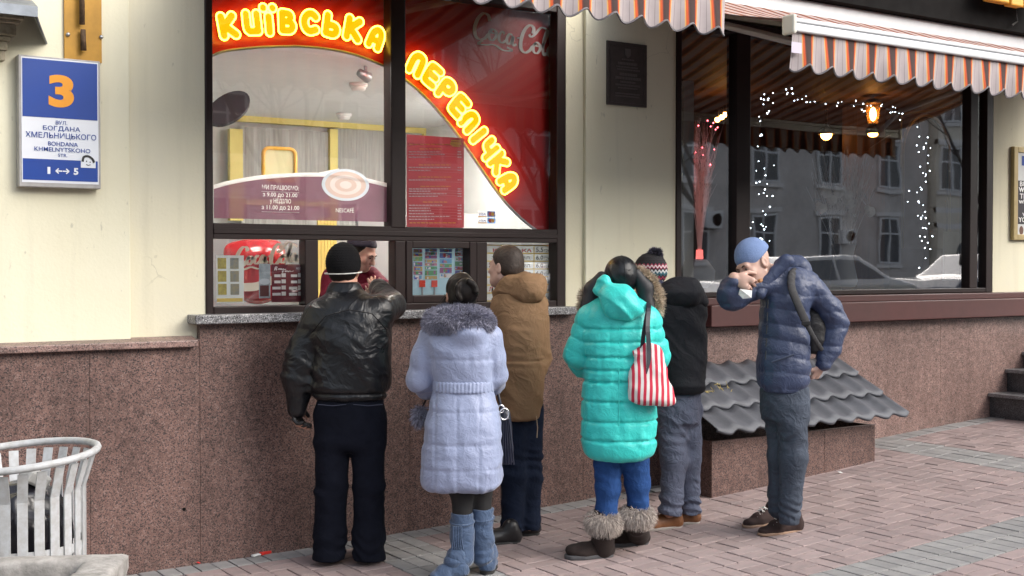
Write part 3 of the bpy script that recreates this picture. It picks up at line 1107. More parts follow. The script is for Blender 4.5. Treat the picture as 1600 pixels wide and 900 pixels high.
m = MB(); m.tube([(x, YR - .004, z) for x, z in arc], .009, 6); m.build('edge_strip', mat('silver_edge', (.45, .45, .47), .7), board, smooth=True, origin=board.location)


def script_logo(m, fx, y, wd, kind=0):
    "flowing handwritten Coca-Cola drawn with a broad pen; fx maps logo units (x 0..10, z 0..3.4) to the wall"
    st = [[(2.1, 2.5), (1.9, 3.0), (1.35, 3.05), (.75, 2.4), (.42, 1.5), (.5, .8), (.95, .55), (1.5, .75), (1.9, 1.2)],           # C
          [(2.3, 1.75), (2.0, 1.35), (2.05, .85), (2.4, .75), (2.75, 1.15), (2.75, 1.65), (2.4, 1.8), (2.2, 1.5), (2.6, 1.45), (3.0, 1.6)],   # o
          [(3.75, 1.65), (3.5, 1.8), (3.15, 1.4), (3.15, .9), (3.5, .75), (3.95, 1.1)],                                                      # c
          [(4.65, 1.7), (4.3, 1.75), (4.0, 1.25), (4.1, .8), (4.45, .95), (4.75, 1.6), (4.65, 1.0), (4.8, .75), (5.1, .95)],                     # a
          [(5.15, 1.55), (5.45, 1.62)],                                                                                                    # -
          [(7.0, 2.35), (7.1, 2.85), (6.7, 3.1), (6.1, 2.6), (5.65, 1.6), (5.6, .7), (6.05, .35), (6.6, .65), (6.95, 1.1)],                     # C
          [(6.55, 2.2), (6.75, 2.0), (7.2, 2.3), (8.0, 3.15), (8.8, 3.0), (9.6, 2.5)],                                                        # loop over
          [(7.35, 1.55), (7.05, 1.15), (7.1, .65), (7.45, .55), (7.8, .95), (7.8, 1.4), (7.45, 1.6), (7.3, 1.3), (7.65, 1.25)],                   # o
          [(8.0, 1.2), (8.45, 2.0), (8.75, 2.7), (8.6, 2.85), (8.3, 2.1), (8.15, 1.1), (8.3, .55), (8.6, .8)],                                 # l
          [(9.4, 1.5), (9.05, 1.6), (8.75, 1.1), (8.85, .6), (9.2, .75), (9.5, 1.4), (9.4, .8), (9.6, .5), (9.95, .8)],                          # a
          [(1.3, .52), (.8, .1), (1.6, .15), (2.6, .35), (3.6, .05), (4.6, .25), (4.0, .42)]]                                              # tail
    for n, s in enumerate(st):
        P = [fx(a, b) for a, b in s]
        m.ribbon(P, wd * (1.0 if n in (0, 5) else .8), y - n * .0002)


def logo_map(x0, x1, zA, zB, y, rot=0.0):
    "logo box given by photo pixels; rot = slope of the baseline"
    a, b, c, d = rect(x0, x1, zA, zB, y)
    return lambda u, v: (a + (b - a) * u / 10, c + (d - c) * v / 3.3 + rot * (u / 10 - .5) * (b - a))


m = MB(); script_logo(m, logo_map(736, 872, 30, 84, YR - .006, -.11), YR - .006, .028)
m.build('script_logo', mat('logo_white', (.82, .76, .74), .6), board, origin=board.location)

# ---- neon letters
GLY = {  # strokes in a 1-high letter
    'К': ([[(0, 0), (0, 1)], [(.08, .48), (.55, 1)], [(.12, .5), (.6, 0)]], .6),
    'И': ([[(0, 1), (0, .2), (.12, 0)], [(.12, 0), (.58, 0)], [(.58, 1), (.58, 0)]], .58),
    'Ї': ([[(.12, 0), (.12, .86)]], .24),
    'І': ([[(.12, 0), (.12, 1)]], .24),
    'В': ([[(0, 0), (0, 1)], [(0, 1), (.38, .96), (.46, .76), (.34, .55)], [(.05, .52), (.42, .5), (.56, .28), (.42, .03), (0, 0)]], .56),
    'С': ([[(.6, .84), (.42, .99), (.2, .95), (.02, .7), (0, .4), (.12, .1), (.34, 0), (.62, .12)]], .62),
    'Ь': ([[(0, 0), (0, 1)], [(0, 0), (.4, 0), (.56, .22), (.46, .46), (.06, .5)]], .56),
    'А': ([[(0, 0), (.06, .7), (.26, .99), (.46, .9), (.54, .6), (.54, 0)], [(.04, .36), (.52, .36)]], .54),
    'П': ([[(0, 0), (0, .66), (.14, .96), (.36, 1), (.52, .82), (.54, 0)]], .54),
    'Е': ([[(.56, 1), (.1, 1), (0, .86), (0, .14), (.1, 0), (.58, 0)], [(.04, .5), (.5, .5)]], .56),
    'Р': ([[(0, 0), (0, .8), (.12, .98), (.38, 1), (.56, .82), (.5, .56), (.34, .46), (.2, .46)]], .56),
    'Ч': ([[(0, 1), (.02, .56), (.16, .44), (.5, .44)], [(.52, 1), (.52, 0)]], .52),
}
M_neon_f = emit('neon_yellow_face', (1.0, .56, .0), .52)
M_neon_t = emit('neon_hot_tube', (1.0, .60, .045), 6.5)
neon = thing('neon_sign', 'glowing yellow neon letters КИЇВСЬКА ПЕРЕПІЧКА along the red arch', 'neon sign', (X(600, .08), .08, Z(600, 90, .08)))
LET = [('К', 355, 41, 11, 40), ('И', 392, 36, 7, 37), ('Ї', 418.5, 37, 5, 38), ('В', 447, 35, 2, 37), ('С', 482.5, 35.5, -2, 38), ('Ь', 516.5, 40, -8, 38), ('К', 550.5, 46, -11, 39), ('А', 585, 60, -20, 37),
       ('П', 649, 101, -27, 38), ('Е', 673.5, 118.5, -34, 37), ('Р', 695, 141, -37, 37), ('Е', 715.5, 166, -42, 37), ('П', 731, 190, -48, 36), ('І', 745.5, 212, -53, 36), ('Ч', 761.5, 233, -53, 36),
       ('К', 777, 255, -53, 36), ('А', 791.5, 284, -58, 36)]
YN = .075
for ch, px, py, ang, hp in LET:
    c = at(px, py, YN)
    dep = (c - _cp) @ _fw
    H = (hp + 3) * dep / F_PX
    r = .165 * H
    hh = H - 2 * r
    st, wdt = GLY[ch]
    ca, sa_ = math.cos(R_(ang)), math.sin(R_(ang))

    def tr(p):
        a, b = (p[0] - wdt / 2) * hh * 1.13, (p[1] - .5) * hh
        return V(a * ca - b * sa_, 0, a * sa_ + b * ca)
    segs = []
    for s in st:
        s = spline(s, 3) if len(s) > 2 else s
        for i in range(len(s) - 1):
            segs.append((tr(s[i]), tr(s[i + 1])))
    if ch == 'Ї':
        for dx in (-.2, .2):
            segs.append((tr((.12 + dx * 1.25, 1.36)), tr((.12 + dx * 1.25, 1.361))))

    def d2(x, z):
        d = 9.0
        for a, b in segs:
            ab = b - a; l2 = float(ab @ ab) + 1e-9
            t_ = np.clip(((x - a[0]) * ab[0] + (z - a[2]) * ab[2]) / l2, 0, 1)
            d = np.minimum(d, np.sqrt((x - a[0] - t_ * ab[0]) ** 2 + (z - a[2] - t_ * ab[2]) ** 2))
        return d - r
    ext = H * .95

    def face(x, y, z):
        return np.maximum(d2(x, z) + .004, np.abs(y) - .014)

    def tubef(x, y, z):
        q = d2(x, z)
        return np.sqrt(q * q + (y + .018) ** 2) - .0054
    lo, hi = np.array([-ext, -.03, -ext]), np.array([ext, .03, ext])
    fo = link('letter', sdf_mesh('letter', [(lo, hi, face, 'add', 0)], .0045), M_neon_f, neon)
    fo.location = c - np.array(neon.location)
    to = link('tube', sdf_mesh('tube', [(lo, hi, tubef, 'add', 0)], .0042), M_neon_t, fo)

# ---- prints on the kiosk glass
M_ink = mat('white_ink', (.78, .78, .78), .6)
YG = .042
band = thing('coffee_window_film', 'mauve coffee film with opening hours and a cup along the lower kiosk glass', 'window decal', (X(470, YG), YG, Z(470, 330, YG)))
film_m = vinyl('mauve_film', (.26, .10, .16), .86, .45)
M_vw = vinyl('vinyl_white', (.80, .80, .82), 1, .8)
top_px = [(334, 292), (360, 285), (400, 278), (440, 274.5), (480, 273), (520, 274), (560, 279), (612, 291)]
bot = 345
m = MB()
TP = [(at(a, b, YG)[0], at(a, b, YG)[2]) for a, b in spline(top_px, 4)]
zbn = lambda x: Z(340, 341, YG) + (Z(610, 347, YG) - Z(340, 341, YG)) * (x - TP[0][0]) / (TP[-1][0] - TP[0][0])
m = MB()
for i in range(len(TP) - 1):
    w0, w1 = .012, .012
    m.add([(TP[i][0], YG - .001, TP[i][1] - w0), (TP[i + 1][0], YG - .001, TP[i + 1][1] - w1), (TP[i + 1][0], YG - .001, TP[i + 1][1] + w1), (TP[i][0], YG - .001, TP[i][1] + w0)], [(0, 1, 2, 3)])
P = [(at(a, b, YG)[0], at(a, b, YG)[2]) for a, b in ((470, 273.5), (490, 273), (510, 269), (530, 265))]
m.ribbon(P, .014, YG - .0012, taper=False)
m.build('white_edge', M_vw, band, origin=band.location)
cx, cz = at(540, 289, YG)[0], at(540, 289, YG)[2]
FILM_TXT = [('МИ ПРАЦЮЄМО:', 410, 467, 289.5, 298, .012), ('з 9.00 до 21.00', 411, 465, 301, 309, .012), ('у НЕДІЛЮ', 422, 455, 310.5, 319.5, .012), ('з 11.00 до 21.00', 409, 468, 321, 329, .012),
            ('NESCAFÉ', 525, 553, 324, 332, 0)]


def outlines(me_v, me_e):
    "closed loops of an edge mesh"
    nb = {}
    for a, b in me_e:
        nb.setdefault(a, []).append(b); nb.setdefault(b, []).append(a)
    seen, out = set(), []
    for s in nb:
        if s in seen: continue
        loop, cur, prev = [s], s, None
        seen.add(s)
        while True:
            nx = [k for k in nb[cur] if k != prev and k not in seen]
            if not nx: break
            prev, cur = cur, nx[0]; seen.add(cur); loop.append(cur)
        if len(loop) > 2: out.append([me_v[i] for i in loop])
    return out


def text_loops(body, x0, x1, z0, z1, bold):
    v, f = text_geo(body, bold)
    cnt = {}
    for p_ in f:
        for i in range(len(p_)):
            e_ = tuple(sorted((p_[i], p_[(i + 1) % len(p_)]))); cnt[e_] = cnt.get(e_, 0) + 1
    # weld coincident points so that outlines close
    key = {}
    idx_ = [key.setdefault((round(float(a), 4), round(float(b), 4)), i) for i, (a, b, _) in enumerate(v)]
    ed = [(idx_[a], idx_[b]) for (a, b), n_ in cnt.items() if n_ == 1 and idx_[a] != idx_[b]]
    lo, hi = v.min(0), v.max(0)
    P = [(x0 + (a - lo[0]) / (hi[0] - lo[0]) * (x1 - x0), z0 + (b - lo[1]) / (hi[1] - lo[1]) * (z1 - z0)) for a, b, _ in v]
    return outlines(P, ed)


ca, cb = X(577, YG) - cx, Z(540, 264, YG) - cz


def ring(m, cx, cz, a, b, a2, b2, y, n=36, mm=0):
    vs = []
    for k in range(n):
        q = 2 * math.pi * k / n
        vs += [(cx + a * math.cos(q), y, cz + b * math.sin(q)), (cx + a2 * math.cos(q), y, cz + b2 * math.sin(q))]
    m.add(vs, [(2 * k, 2 * ((k + 1) % n), 2 * ((k + 1) % n) + 1, 2 * k + 1) for k in range(n)], mm)


def disc(m, cx, cz, a, b, y, n=32, mm=0):
    m.add([(cx + a * math.cos(2 * math.pi * k / n), y, cz + b * math.sin(2 * math.pi * k / n)) for k in range(n)], [tuple(range(n))], mm)


from mathutils.geometry import delaunay_2d_cdt
_pts, _edges = [], []


def _ring(P):
    n0 = len(_pts)
    _pts.extend([Vector((float(a), float(b))) for a, b in P]); _edges.extend([(n0 + i, n0 + (i + 1) % len(P)) for i in range(len(P))])


_TPe = [(x, z - .008) for x, z in TP]
_ring(_TPe + [(TP[-1][0], zbn(TP[-1][0])), (TP[0][0], zbn(TP[0][0]))])
for b_, x0, x1, y0, y1, bo in FILM_TXT:
    for lp in text_loops(b_, *rect(x0, x1, y0, y1, YG), bo): _ring(lp)
_ring([(cx + ca * math.cos(2 * math.pi * k / 40), cz + cb * math.sin(2 * math.pi * k / 40)) for k in range(40)])
_v, _e, _f, _a, _b, _c = delaunay_2d_cdt(_pts, _edges, [], 0, 1e-6)


def _inside(x, z, loop):
    c_ = False
    for i in range(len(loop)):
        (x0, z0_), (x1, z1_) = loop[i], loop[i - 1]
        if (z0_ > z) != (z1_ > z) and x < (x1 - x0) * (z - z0_) / (z1_ - z0_) + x0: c_ = not c_
    return c_


_outer = _TPe + [(TP[-1][0], zbn(TP[-1][0])), (TP[0][0], zbn(TP[0][0]))]
_tl = [lp for b_, x0, x1, y0, y1, bo in FILM_TXT for lp in text_loops(b_, *rect(x0, x1, y0, y1, YG), bo)]
_bb = [(min(p[0] for p in l_), max(p[0] for p in l_), min(p[1] for p in l_), max(p[1] for p in l_)) for l_ in _tl]
_ff, _ft = [], []
for f_ in _f:
    x_ = sum(_v[i].x for i in f_) / len(f_); z_ = sum(_v[i].y for i in f_) / len(f_)
    if not _inside(x_, z_, _outer): continue
    if ((x_ - cx) / ca) ** 2 + ((z_ - cz) / cb) ** 2 < 1: continue
    t_ = sum(_inside(x_, z_, l_) for l_, bb in zip(_tl, _bb) if bb[0] <= x_ <= bb[1] and bb[2] <= z_ <= bb[3]) % 2
    (_ft if t_ else _ff).append(tuple(f_))
m = MB(); m.add([(p_.x, YG, p_.y) for p_ in _v], _ff); m.build('film', film_m, band, origin=band.location)
m = MB(); m.add([(p_.x, YG, p_.y) for p_ in _v], _ft); m.build('cut_lettering', M_vw, band, origin=band.location)
m = MB(); ring(m, cx, cz, ca, cb, ca * .86, cb * .84, YG - .002); m.build('cup_rim', vinyl('cup_white', (.60, .67, .74), 1, .7), band, origin=band.location)
m = MB(); ring(m, cx, cz, ca * .86, cb * .84, ca * .66, cb * .62, YG - .002); ring(m, cx, cz, ca * .46, cb * .42, ca * .25, cb * .24, YG - .002); m.build('coffee', vinyl('cappuccino', (.60, .48, .43), 1, .7), band, origin=band.location)
m = MB()
ring(m, cx, cz, ca * .66, cb * .62, ca * .46, cb * .42, YG - .002); disc(m, cx, cz, ca * .25, cb * .24, YG - .002)
m.build('foam', vinyl('milk_foam', (.70, .64, .62), 1, .7), band, origin=band.location)
m = MB()
for yy in (299.5, 331):
    a, b, c, d = rect(409, 468, yy, yy + 1, YG - .002); m.quad((a, YG - .002, c), (b, YG - .002, c), (b, YG - .002, d), (a, YG - .002, d))
m.build('underlines', M_vw, band, origin=band.location)


def poster(nm, label, cat, px, y, col, thick=.004, par=None, m_=None):
    "flat sheet: returns the thing and its world rectangle"
    a, b, c, d = rect(*px, y)
    t = thing(nm, label, cat, ((a + b) / 2, y, c))
    q = MB(); q.quad((a, y, c), (b, y, c), (b, y, d), (a, y, d))
    q.build('sheet', m_ or vinyl(nm + '_paper', col, 1, .18), t, origin=t.location)
    return t, (a, b, c, d)


def bits(t, nm, mm, rects, y, jitter=0):
    q = MB()
    for x0, x1, y0, y1 in rects:
        a, b, c, d = rect(x0, x1, y0, y1, y)
        q.quad((a, y, c), (b, y, c), (b, y, d), (a, y, d))
    return q.build(nm, mm, t, origin=t.location)


def scrawl(rows, g, word=(3, 9), gap=1.2, h=1.4):
    "illegible small print: runs of short marks"
    out = []
    for x0, x1, y in rows:
        x = x0
        while x < x1:
            w_ = min(g.uniform(*word), x1 - x)
            out.append((x, x + w_, y, y + h)); x += w_ + gap
    return out


g = random.Random(5)
menu, _ = poster('menu_poster', 'red menu poster with yellow headings and rows of small white print in the kiosk window', 'menu', (635.5, 725, 213, 355.5), .05, (.42, .035, .045))
M_yink = mat('yellow_ink', (.75, .42, .06), .6)
bits(menu, 'headings', M_yink, scrawl([(640, 716, 225), (656, 690, 232), (655, 704, 257), (654, 705, 276), (657, 704, 290.5), (661, 700, 315), (640, 712, 347.5)], g, (4, 8)), .048)
rows = []
for yy in (236.5, 240.5, 245, 261, 265.5, 280.5, 294.5, 298, 302, 306, 320, 324.5, 328.5, 333, 337.5, 342):
    rows += [(639, g.uniform(672, 705), yy), (715, 721, yy)]
bits(menu, 'small_print', M_ink, scrawl(rows, g, (2, 6), .9, 1.3), .048)
a, b, c, d = rect(639, 722, 238.9, 239.2, .048)
bits(menu, 'rules', mat('pale_pink_ink', (.6, .3, .3), .6), [(640, 721, y_, y_ + .5) for y_ in (239, 243, 263.4, 268, 283, 297, 300.5, 304.5, 322.5, 327, 331, 335.5, 340)], .0485)
bits(menu, 'emblem', M_yink, [(705, 720, 219, 221), (704, 721, 222, 226), (706, 719, 227, 229)], .0475)

cards = thing('card_stickers', 'four small payment card stickers on the kiosk glass under the red arch', 'stickers', (X(761, .045), .045, Z(761, 349, .045)))
for i, (x0, x1, y0, y1) in enumerate(((747, 760, 330, 339), (761.5, 774, 330, 339), (747, 760, 340.5, 349), (761.5, 774, 340.5, 349))):
    a, b, c, d = rect(x0, x1, y0, y1, .045)
    q = MB(); q.quad((a, .045, c), (b, .045, c), (b, .045, d), (a, .045, d))
    q.build('sticker', vinyl('card_white', (.72, .73, .75), 1, .5) if i in (0, 2) else vinyl('card_blue' if i == 3 else 'card_navy', (.08, .25, .55) if i == 3 else (.06, .10, .25), 1, .4), cards, origin=cards.location)
    q = MB()
    if i in (0, 2):
        text_in(q, 'VISA', a + .006, b - .006, c + .010, d - .010, .0438, bold=.02, shear=.2)
        q.build('card_name', mat('visa_blue', (.05, .12, .4), .5), cards, origin=cards.location)
        q = MB(); q.quad((a, .044, c), (b, .044, c), (b, .044, c + .006), (a, .044, c + .006)); q.build('stripe', mat('card_orange', (.7, .3, .03), .5), cards, origin=cards.location)
    else:
        disc(q, (a + b) / 2 - .009, (c + d) / 2, .013, .013, .0438, 16); q.build('red_circle', mat('mc_red', (.6, .03, .03), .5), cards, origin=cards.location)
        q = MB(); disc(q, (a + b) / 2 + .009, (c + d) / 2, .013, .013, .0434, 16); q.build('yellow_circle', mat('mc_yellow', (.8, .4, .03), .5), cards, origin=cards.location)

# price list at the right
pr, (pa, pb, pc, pd) = poster('price_list', 'white price list ruled in yellow with prices, behind the lower right pane', 'price list', (750, 866, 379, 470), .12, (.50, .53, .53))
lines = []
ry = [383.5 + i * 12.3 for i in range(8)]
for yy in ry: lines.append((751, 865, yy - 1, yy + .9))
lines.append((833.5, 835.2, 383, 470)); lines.append((863, 865, 383, 470))
bits(pr, 'yellow_rules', mat('rule_yellow', (.72, .52, .10), .6), lines, .117)
q, qr = MB(), MB()
text_px(qr, 'КИЇВСЬКА', 770, 831, 387, 394, .117, bold=.03)
for i, (nm_, prc) in enumerate((('', '5.5'), ('з сос. розл.', '6.0'), ('з сиром розл.', '6.0'), ('з куркою', '6.0'), ('чай чорний', '4.5'), ('кава', '4.5'), ('сік', '6.0'))):
    y0 = ry[i] + 3.2
    text_px(q, prc, 837.5, 849, y0, y0 + 7, .117, bold=.02)
    text_px(q, 'грн.', 850.5, 860, y0 + 2.5, y0 + 8, .117, bold=.01)
    if nm_: text_px(q, nm_, 768, 830, y0 + 1.5, y0 + 8, .117)
text_px(qr, 'Л', 764, 770, 448, 455, .117, bold=.03)
q.build('prices', mat('black_ink', (.03, .03, .03), .6), pr, origin=pr.location)
qr.build('red_lettering', mat('red_ink', (.45, .03, .03), .6), pr, origin=pr.location)

# ice-cream display behind the casement
ice, _ = poster('ice_cream_poster', 'pale blue poster crowded with colourful ice creams and sweets behind the small casement', 'poster', (640, 740, 382, 468), .10, (.32, .50, .60))
g = random.Random(11)
pal = [(.55, .05, .06), (.06, .12, .5), (.7, .7, .72), (.5, .35, .1), (.1, .35, .15), (.55, .2, .3), (.12, .35, .6), (.3, .1, .25)]
cols = [MB() for _ in pal]


def pbit(k, x0, x1, y0, y1, lay):
    a, b, c, d = rect(x0, x1, y0, y1, .10 - .002 - lay * .0004)
    yy = .10 - .002 - lay * .0004
    cols[k].add([(a, yy, c), (b, yy, c), (b, yy, d), (a, yy, d)], [(0, 1, 2, 3)])


for cx0, cx1 in ((646, 660), (664, 683), (687, 706), (711, 733)):
    y = 389
    lay = 1
    while y < 432:
        hh = g.uniform(4, 8)
        k = g.randrange(8)
        pbit(k, cx0, cx1, y, y + hh, lay)
        for _ in range(5):
            x = g.uniform(cx0, cx1 - 4); pbit(g.randrange(8), x, x + g.uniform(1.5, 4.5), y + g.uniform(0, hh * .5), y + hh * g.uniform(.6, 1), lay + 1 + _)
        lay = 1 if lay > 20 else lay + 6
        y += hh + g.uniform(.6, 1.5)
for k, c in enumerate(cols):
    if c.f: c.build('pictures', mat('print_%d' % k, pal[k], .5), ice, origin=ice.location)
for i, px in enumerate((660, 679)):
    c = at(px, 448, .085)
    t = thing('price_tag', ['left one of two red price tags on clips behind the casement', 'right one of two red price tags on clips behind the casement'][i], 'price tag', c, group='red price tags behind the casement')
    q = MB(); q.box(-.021, .021, 0, .003, -.002, .04); q.build('tag', mat('fluorescent_red', (.75, .05, .02), .5, emit=(.8, .05, .02), es=.0), t)
    q = MB(); q.tube([(0, .002, -.002), (0, .002, -.055)], .006); q.build('clip', M_metal, t)

# behind the lower left pane: drinks dispenser, picture card, coffee poster
cd = at(408, 420, .55)
disp = thing('drink_dispenser', 'red domed cola dispenser behind the lower left pane', 'drink dispenser', (cd[0], .55, Z(408, 470, .55)))
M_cola = mat('cola_red', (.50, .012, .02), .25, coat=.4)
a0 = disp.location
q = []
for lo_, hi_, rz_ in (((-.36, -.12, .02), (.0, .12, .0), 0),):
    pass
rx = X(452, .55) - cd[0]
zc_ = Z(408, 405, .55) - a0[2]
prims = [ell((0, .08, zc_), (rx, .16, .125), .0), ell((0, .05, zc_ - .12), (rx * .93, .14, .16), .05), cone((-rx * .75, .1, zc_ + .045), (rx * .7, .1, zc_ + .06), .06, .06, .04)]
link('body', sdf_mesh('dispenser', prims, .012), M_cola, disp)
q = MB(); script_logo(q, lambda u, v: (-.21 + .43 * u / 10, zc_ - .075 + .15 * v / 3.3 + .004 * u), -.085, .026); q.build('script_logo', mat('logo_cream', (.70, .66, .56), .5), disp)
q = MB(); q.ribbon([(-rx * .8, zc_ - .17), (-.05, zc_ - .16), (.12, zc_ - .09), (rx * .75, zc_ - .075)], .05, -.095, taper=False); q.build('wave', mat('logo_cream', (.7, .66, .56)), disp)
q = MB(); q.tube([(rx * .98, .02, zc_ + .02), (rx * 1.12, .0, zc_ - .0)], .03, 8); q.build('knob', M_black, disp)
card, _ = poster('picture_card', 'white card with two columns of food pictures in the lower left pane', 'card', (338, 381, 399, 473), .06, (.66, .72, .72))
for i in range(3):
    for j in range(2):
        x0 = 340 + j * 19.5 + i * .3; y0 = 403 + i * 20.3
        bits(card, 'picture', mat('card_yellow', (.55, .45, .06), .5, var=.5, vs=40) if j == 0 else mat('card_grey', (.18, .20, .20), .5, var=.6, vs=30, col2=(.35, .3, .15)), [(x0, x0 + 13.5, y0, y0 + 17)], .057)
bits(card, 'footer', mat('rule_yellow', (.7, .5, .1)), [(339, 379, 466, 471.5)], .057)
cof, _ = poster('coffee_poster', 'dark maroon coffee price poster beside a paper cup picture in the lower left pane', 'poster', (424, 476, 413, 472), .055, (.12, .012, .025))
bits(cof, 'cup_photo', mat('cup_photo_blue', (.45, .52, .58), .5, var=.4, vs=25), [(404.5, 422.5, 412, 466)], .054)
bits(cof, 'paper_cup', mat('cup_brown', (.12, .03, .03), .5), [(406, 420, 446, 463)], .0525)
q = MB()
c = at(413.5, 440, .0515); disc(q, c[0], c[2], .033, .018, .0515, 20)
q.build('cup_lid', mat('lid_blue', (.6, .66, .72), .5), cof, origin=cof.location)
q = MB()
script = [[(0, 0), (.2, 1.2), (.5, 1.3), (.4, .7), (.1, .6), (.5, .3), (.3, 0)], [(.8, .2), (1, .7), (1.2, .2), (1.4, .7), (1.6, .2), (1.9, .6), (2.1, .2), (2.5, .5)],
          [(1.6, -.6), (1.9, -.1), (1.7, -.9)], [(2.2, -.5), (2.5, -.1), (2.4, -.6), (2.8, -.2), (3.0, -.6), (3.3, -.2), (3.6, -.5), (4.2, -.2)]]
a, b, c, d = rect(429, 459, 417, 424, .053)
for s in script:
    q.ribbon([(a + (b - a) * u / 4.2, c + (d - c) * (v + .4) / 1.7) for u, v in s], .006, .053)
text_px(q, 'NESCAFÉ', 463, 475, 417, 421, .053)
q.build('lettering', M_ink, cof, origin=cof.location)
rr = []
for i in range(4):
    for x0 in (425.5, 451.5):
        y0 = 427 + i * 9.6
        rr += [(x0 + (0 if i > 1 else 3), x0 + 13, y0 + 1.8, y0 + 6), (x0 + 14.2, x0 + 21, y0, y0 + 6)]
bits(cof, 'price_boxes', M_ink, rr, .053)
# white inner wall behind the serving hatch, yellow slatted strip
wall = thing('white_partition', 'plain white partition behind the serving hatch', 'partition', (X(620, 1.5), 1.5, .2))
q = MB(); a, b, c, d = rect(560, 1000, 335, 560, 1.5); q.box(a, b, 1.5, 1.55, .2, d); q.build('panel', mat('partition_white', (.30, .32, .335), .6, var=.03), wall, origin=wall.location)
ys_ = thing('yellow_blind', 'yellow slatted blind at the left of the serving hatch', 'blind', (X(515, 1.4), 1.4, .3))
for i in range(6):
    a, b, c, d = rect(497 + i * 5, 501.4 + i * 5, 340, 520, 1.4)
    q = MB(); q.box(a, b, 1.4, 1.42, c, d); q.build('slat', M_yel, ys_, origin=ys_.location)
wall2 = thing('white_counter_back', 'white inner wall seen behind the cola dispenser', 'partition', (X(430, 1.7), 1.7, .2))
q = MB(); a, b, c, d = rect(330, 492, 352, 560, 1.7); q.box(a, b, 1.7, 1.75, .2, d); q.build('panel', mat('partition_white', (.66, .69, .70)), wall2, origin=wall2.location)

# ---- things on the left wall
sg_y = -.10
sgn = thing('address_sign', 'blue and white street sign box with an orange 3 on the cream wall', 'sign', (X(95, sg_y), sg_y, Z(95, 290, sg_y)))
a, b, c, d = rect(31, 158.5, 90.5, 289.5, sg_y)
q = MB(); q.box(a, b, sg_y, -.031, c - .012, d)
q.build('box', mat('sign_box_grey', (.42, .41, .40), .5, var=.3), sgn, origin=sgn.location, bevel=.004)
A = lambda u: a + (b - a) * u
B = lambda v: d + (c - d) * v
e = .03
q = MB(); y = sg_y - .003
M_blue = mat('sign_blue', (.012, .055, .30), .3, var=.12, vs=3)
M_swhite = mat('sign_white', (.70, .73, .78), .35)
q.box(A(e), A(1 - e), y, sg_y, B(.985), B(.015)); q.build('face', M_swhite, sgn, origin=sgn.location)
q = MB(); y -= .0015
q.box(A(e + .012), A(1 - e - .012), y, y + .001, B(.475), B(.025)); q.build('blue_field', M_blue, sgn, origin=sgn.location)
q = MB(); q.box(A(e + .012), A(1 - e - .012), y, y + .001, B(.965), B(.80)); q.build('blue_field', M_blue, sgn, origin=sgn.location)
y -= .0015
q = MB(); text_in(q, '3', A(.355), A(.665), B(.39), B(.135), y, bold=.045, res=10); q.build('number', mat('sign_orange', (.75, .30, .01), .4), sgn, origin=sgn.location)
q = MB()
for s, u0, u1, v0, v1 in (('ВУЛ.', .44, .58, .495, .525), ('БОГДАНА', .285, .74, .537, .58), ('ХМЕЛЬНИЦЬКОГО', .075, .94, .59, .643), ('BOHDANA', .345, .71, .66, .693),
                          ('KHMELNYTSKOHO', .18, .865, .705, .738), ('STR.', .465, .58, .752, .778)):
    text_in(q, s, A(u0), A(u1), B(v1), B(v0), y, bold=.006, res=5)
q.build('street_name', M_blue, sgn, origin=sgn.location)
q = MB()
for s, u0, u1 in (('1', .335, .37), ('5', .655, .715)):
    text_in(q, s, A(u0), A(u1), B(.915), B(.86), y, bold=.04)
for s in (-1, 1):
    cx_ = A(.475 if s < 0 else .56); cz_ = B(.889); k = .016
    q.ribbon([(cx_ - s * k, cz_), (cx_, cz_), (cx_ + s * k, cz_)], .006, y, taper=False)
    q.ribbon([(cx_ + s * k * .1, cz_ + k * .8), (cx_ + s * k * .5, cz_ + k * .4), (cx_ + s * k, cz_)], .006, y - .0003, taper=False)
    q.ribbon([(cx_ + s * k * .1, cz_ - k * .8), (cx_ + s * k * .5, cz_ - k * .4), (cx_ + s * k, cz_)], .006, y - .0006, taper=False)
q.build('house_range', M_swhite, sgn, origin=sgn.location)
q = MB(); q.box(A(.745), A(.93), y - .001, y + .001, B(.855), B(.76)); st_ = q.build('sticker', M_swhite, sgn, origin=sgn.location)
q = MB()
cx_, cz_ = A(.835), B(.80)
q.ribbon([(cx_ - .028, cz_ - .005), (cx_ - .022, cz_ + .018), (cx_, cz_ + .024), (cx_ + .022, cz_ + .010), (cx_ + .03, cz_ - .008)], .012, y - .0025, taper=False)
disc(q, cx_ - .008, cz_ - .002, .003, .004, y - .0025, 8); disc(q, cx_ + .010, cz_ - .006, .003, .004, y - .0025, 8)
q.ribbon([(cx_ - .01, cz_ - .018), (cx_, cz_ - .022), (cx_ + .012, cz_ - .019)], .004, y - .0025, taper=False)
q.build('sticker_doodle', M_black, st_, origin=sgn.location)
q = MB()
for px, s in ((34, 1), (155, 1)):
    pass
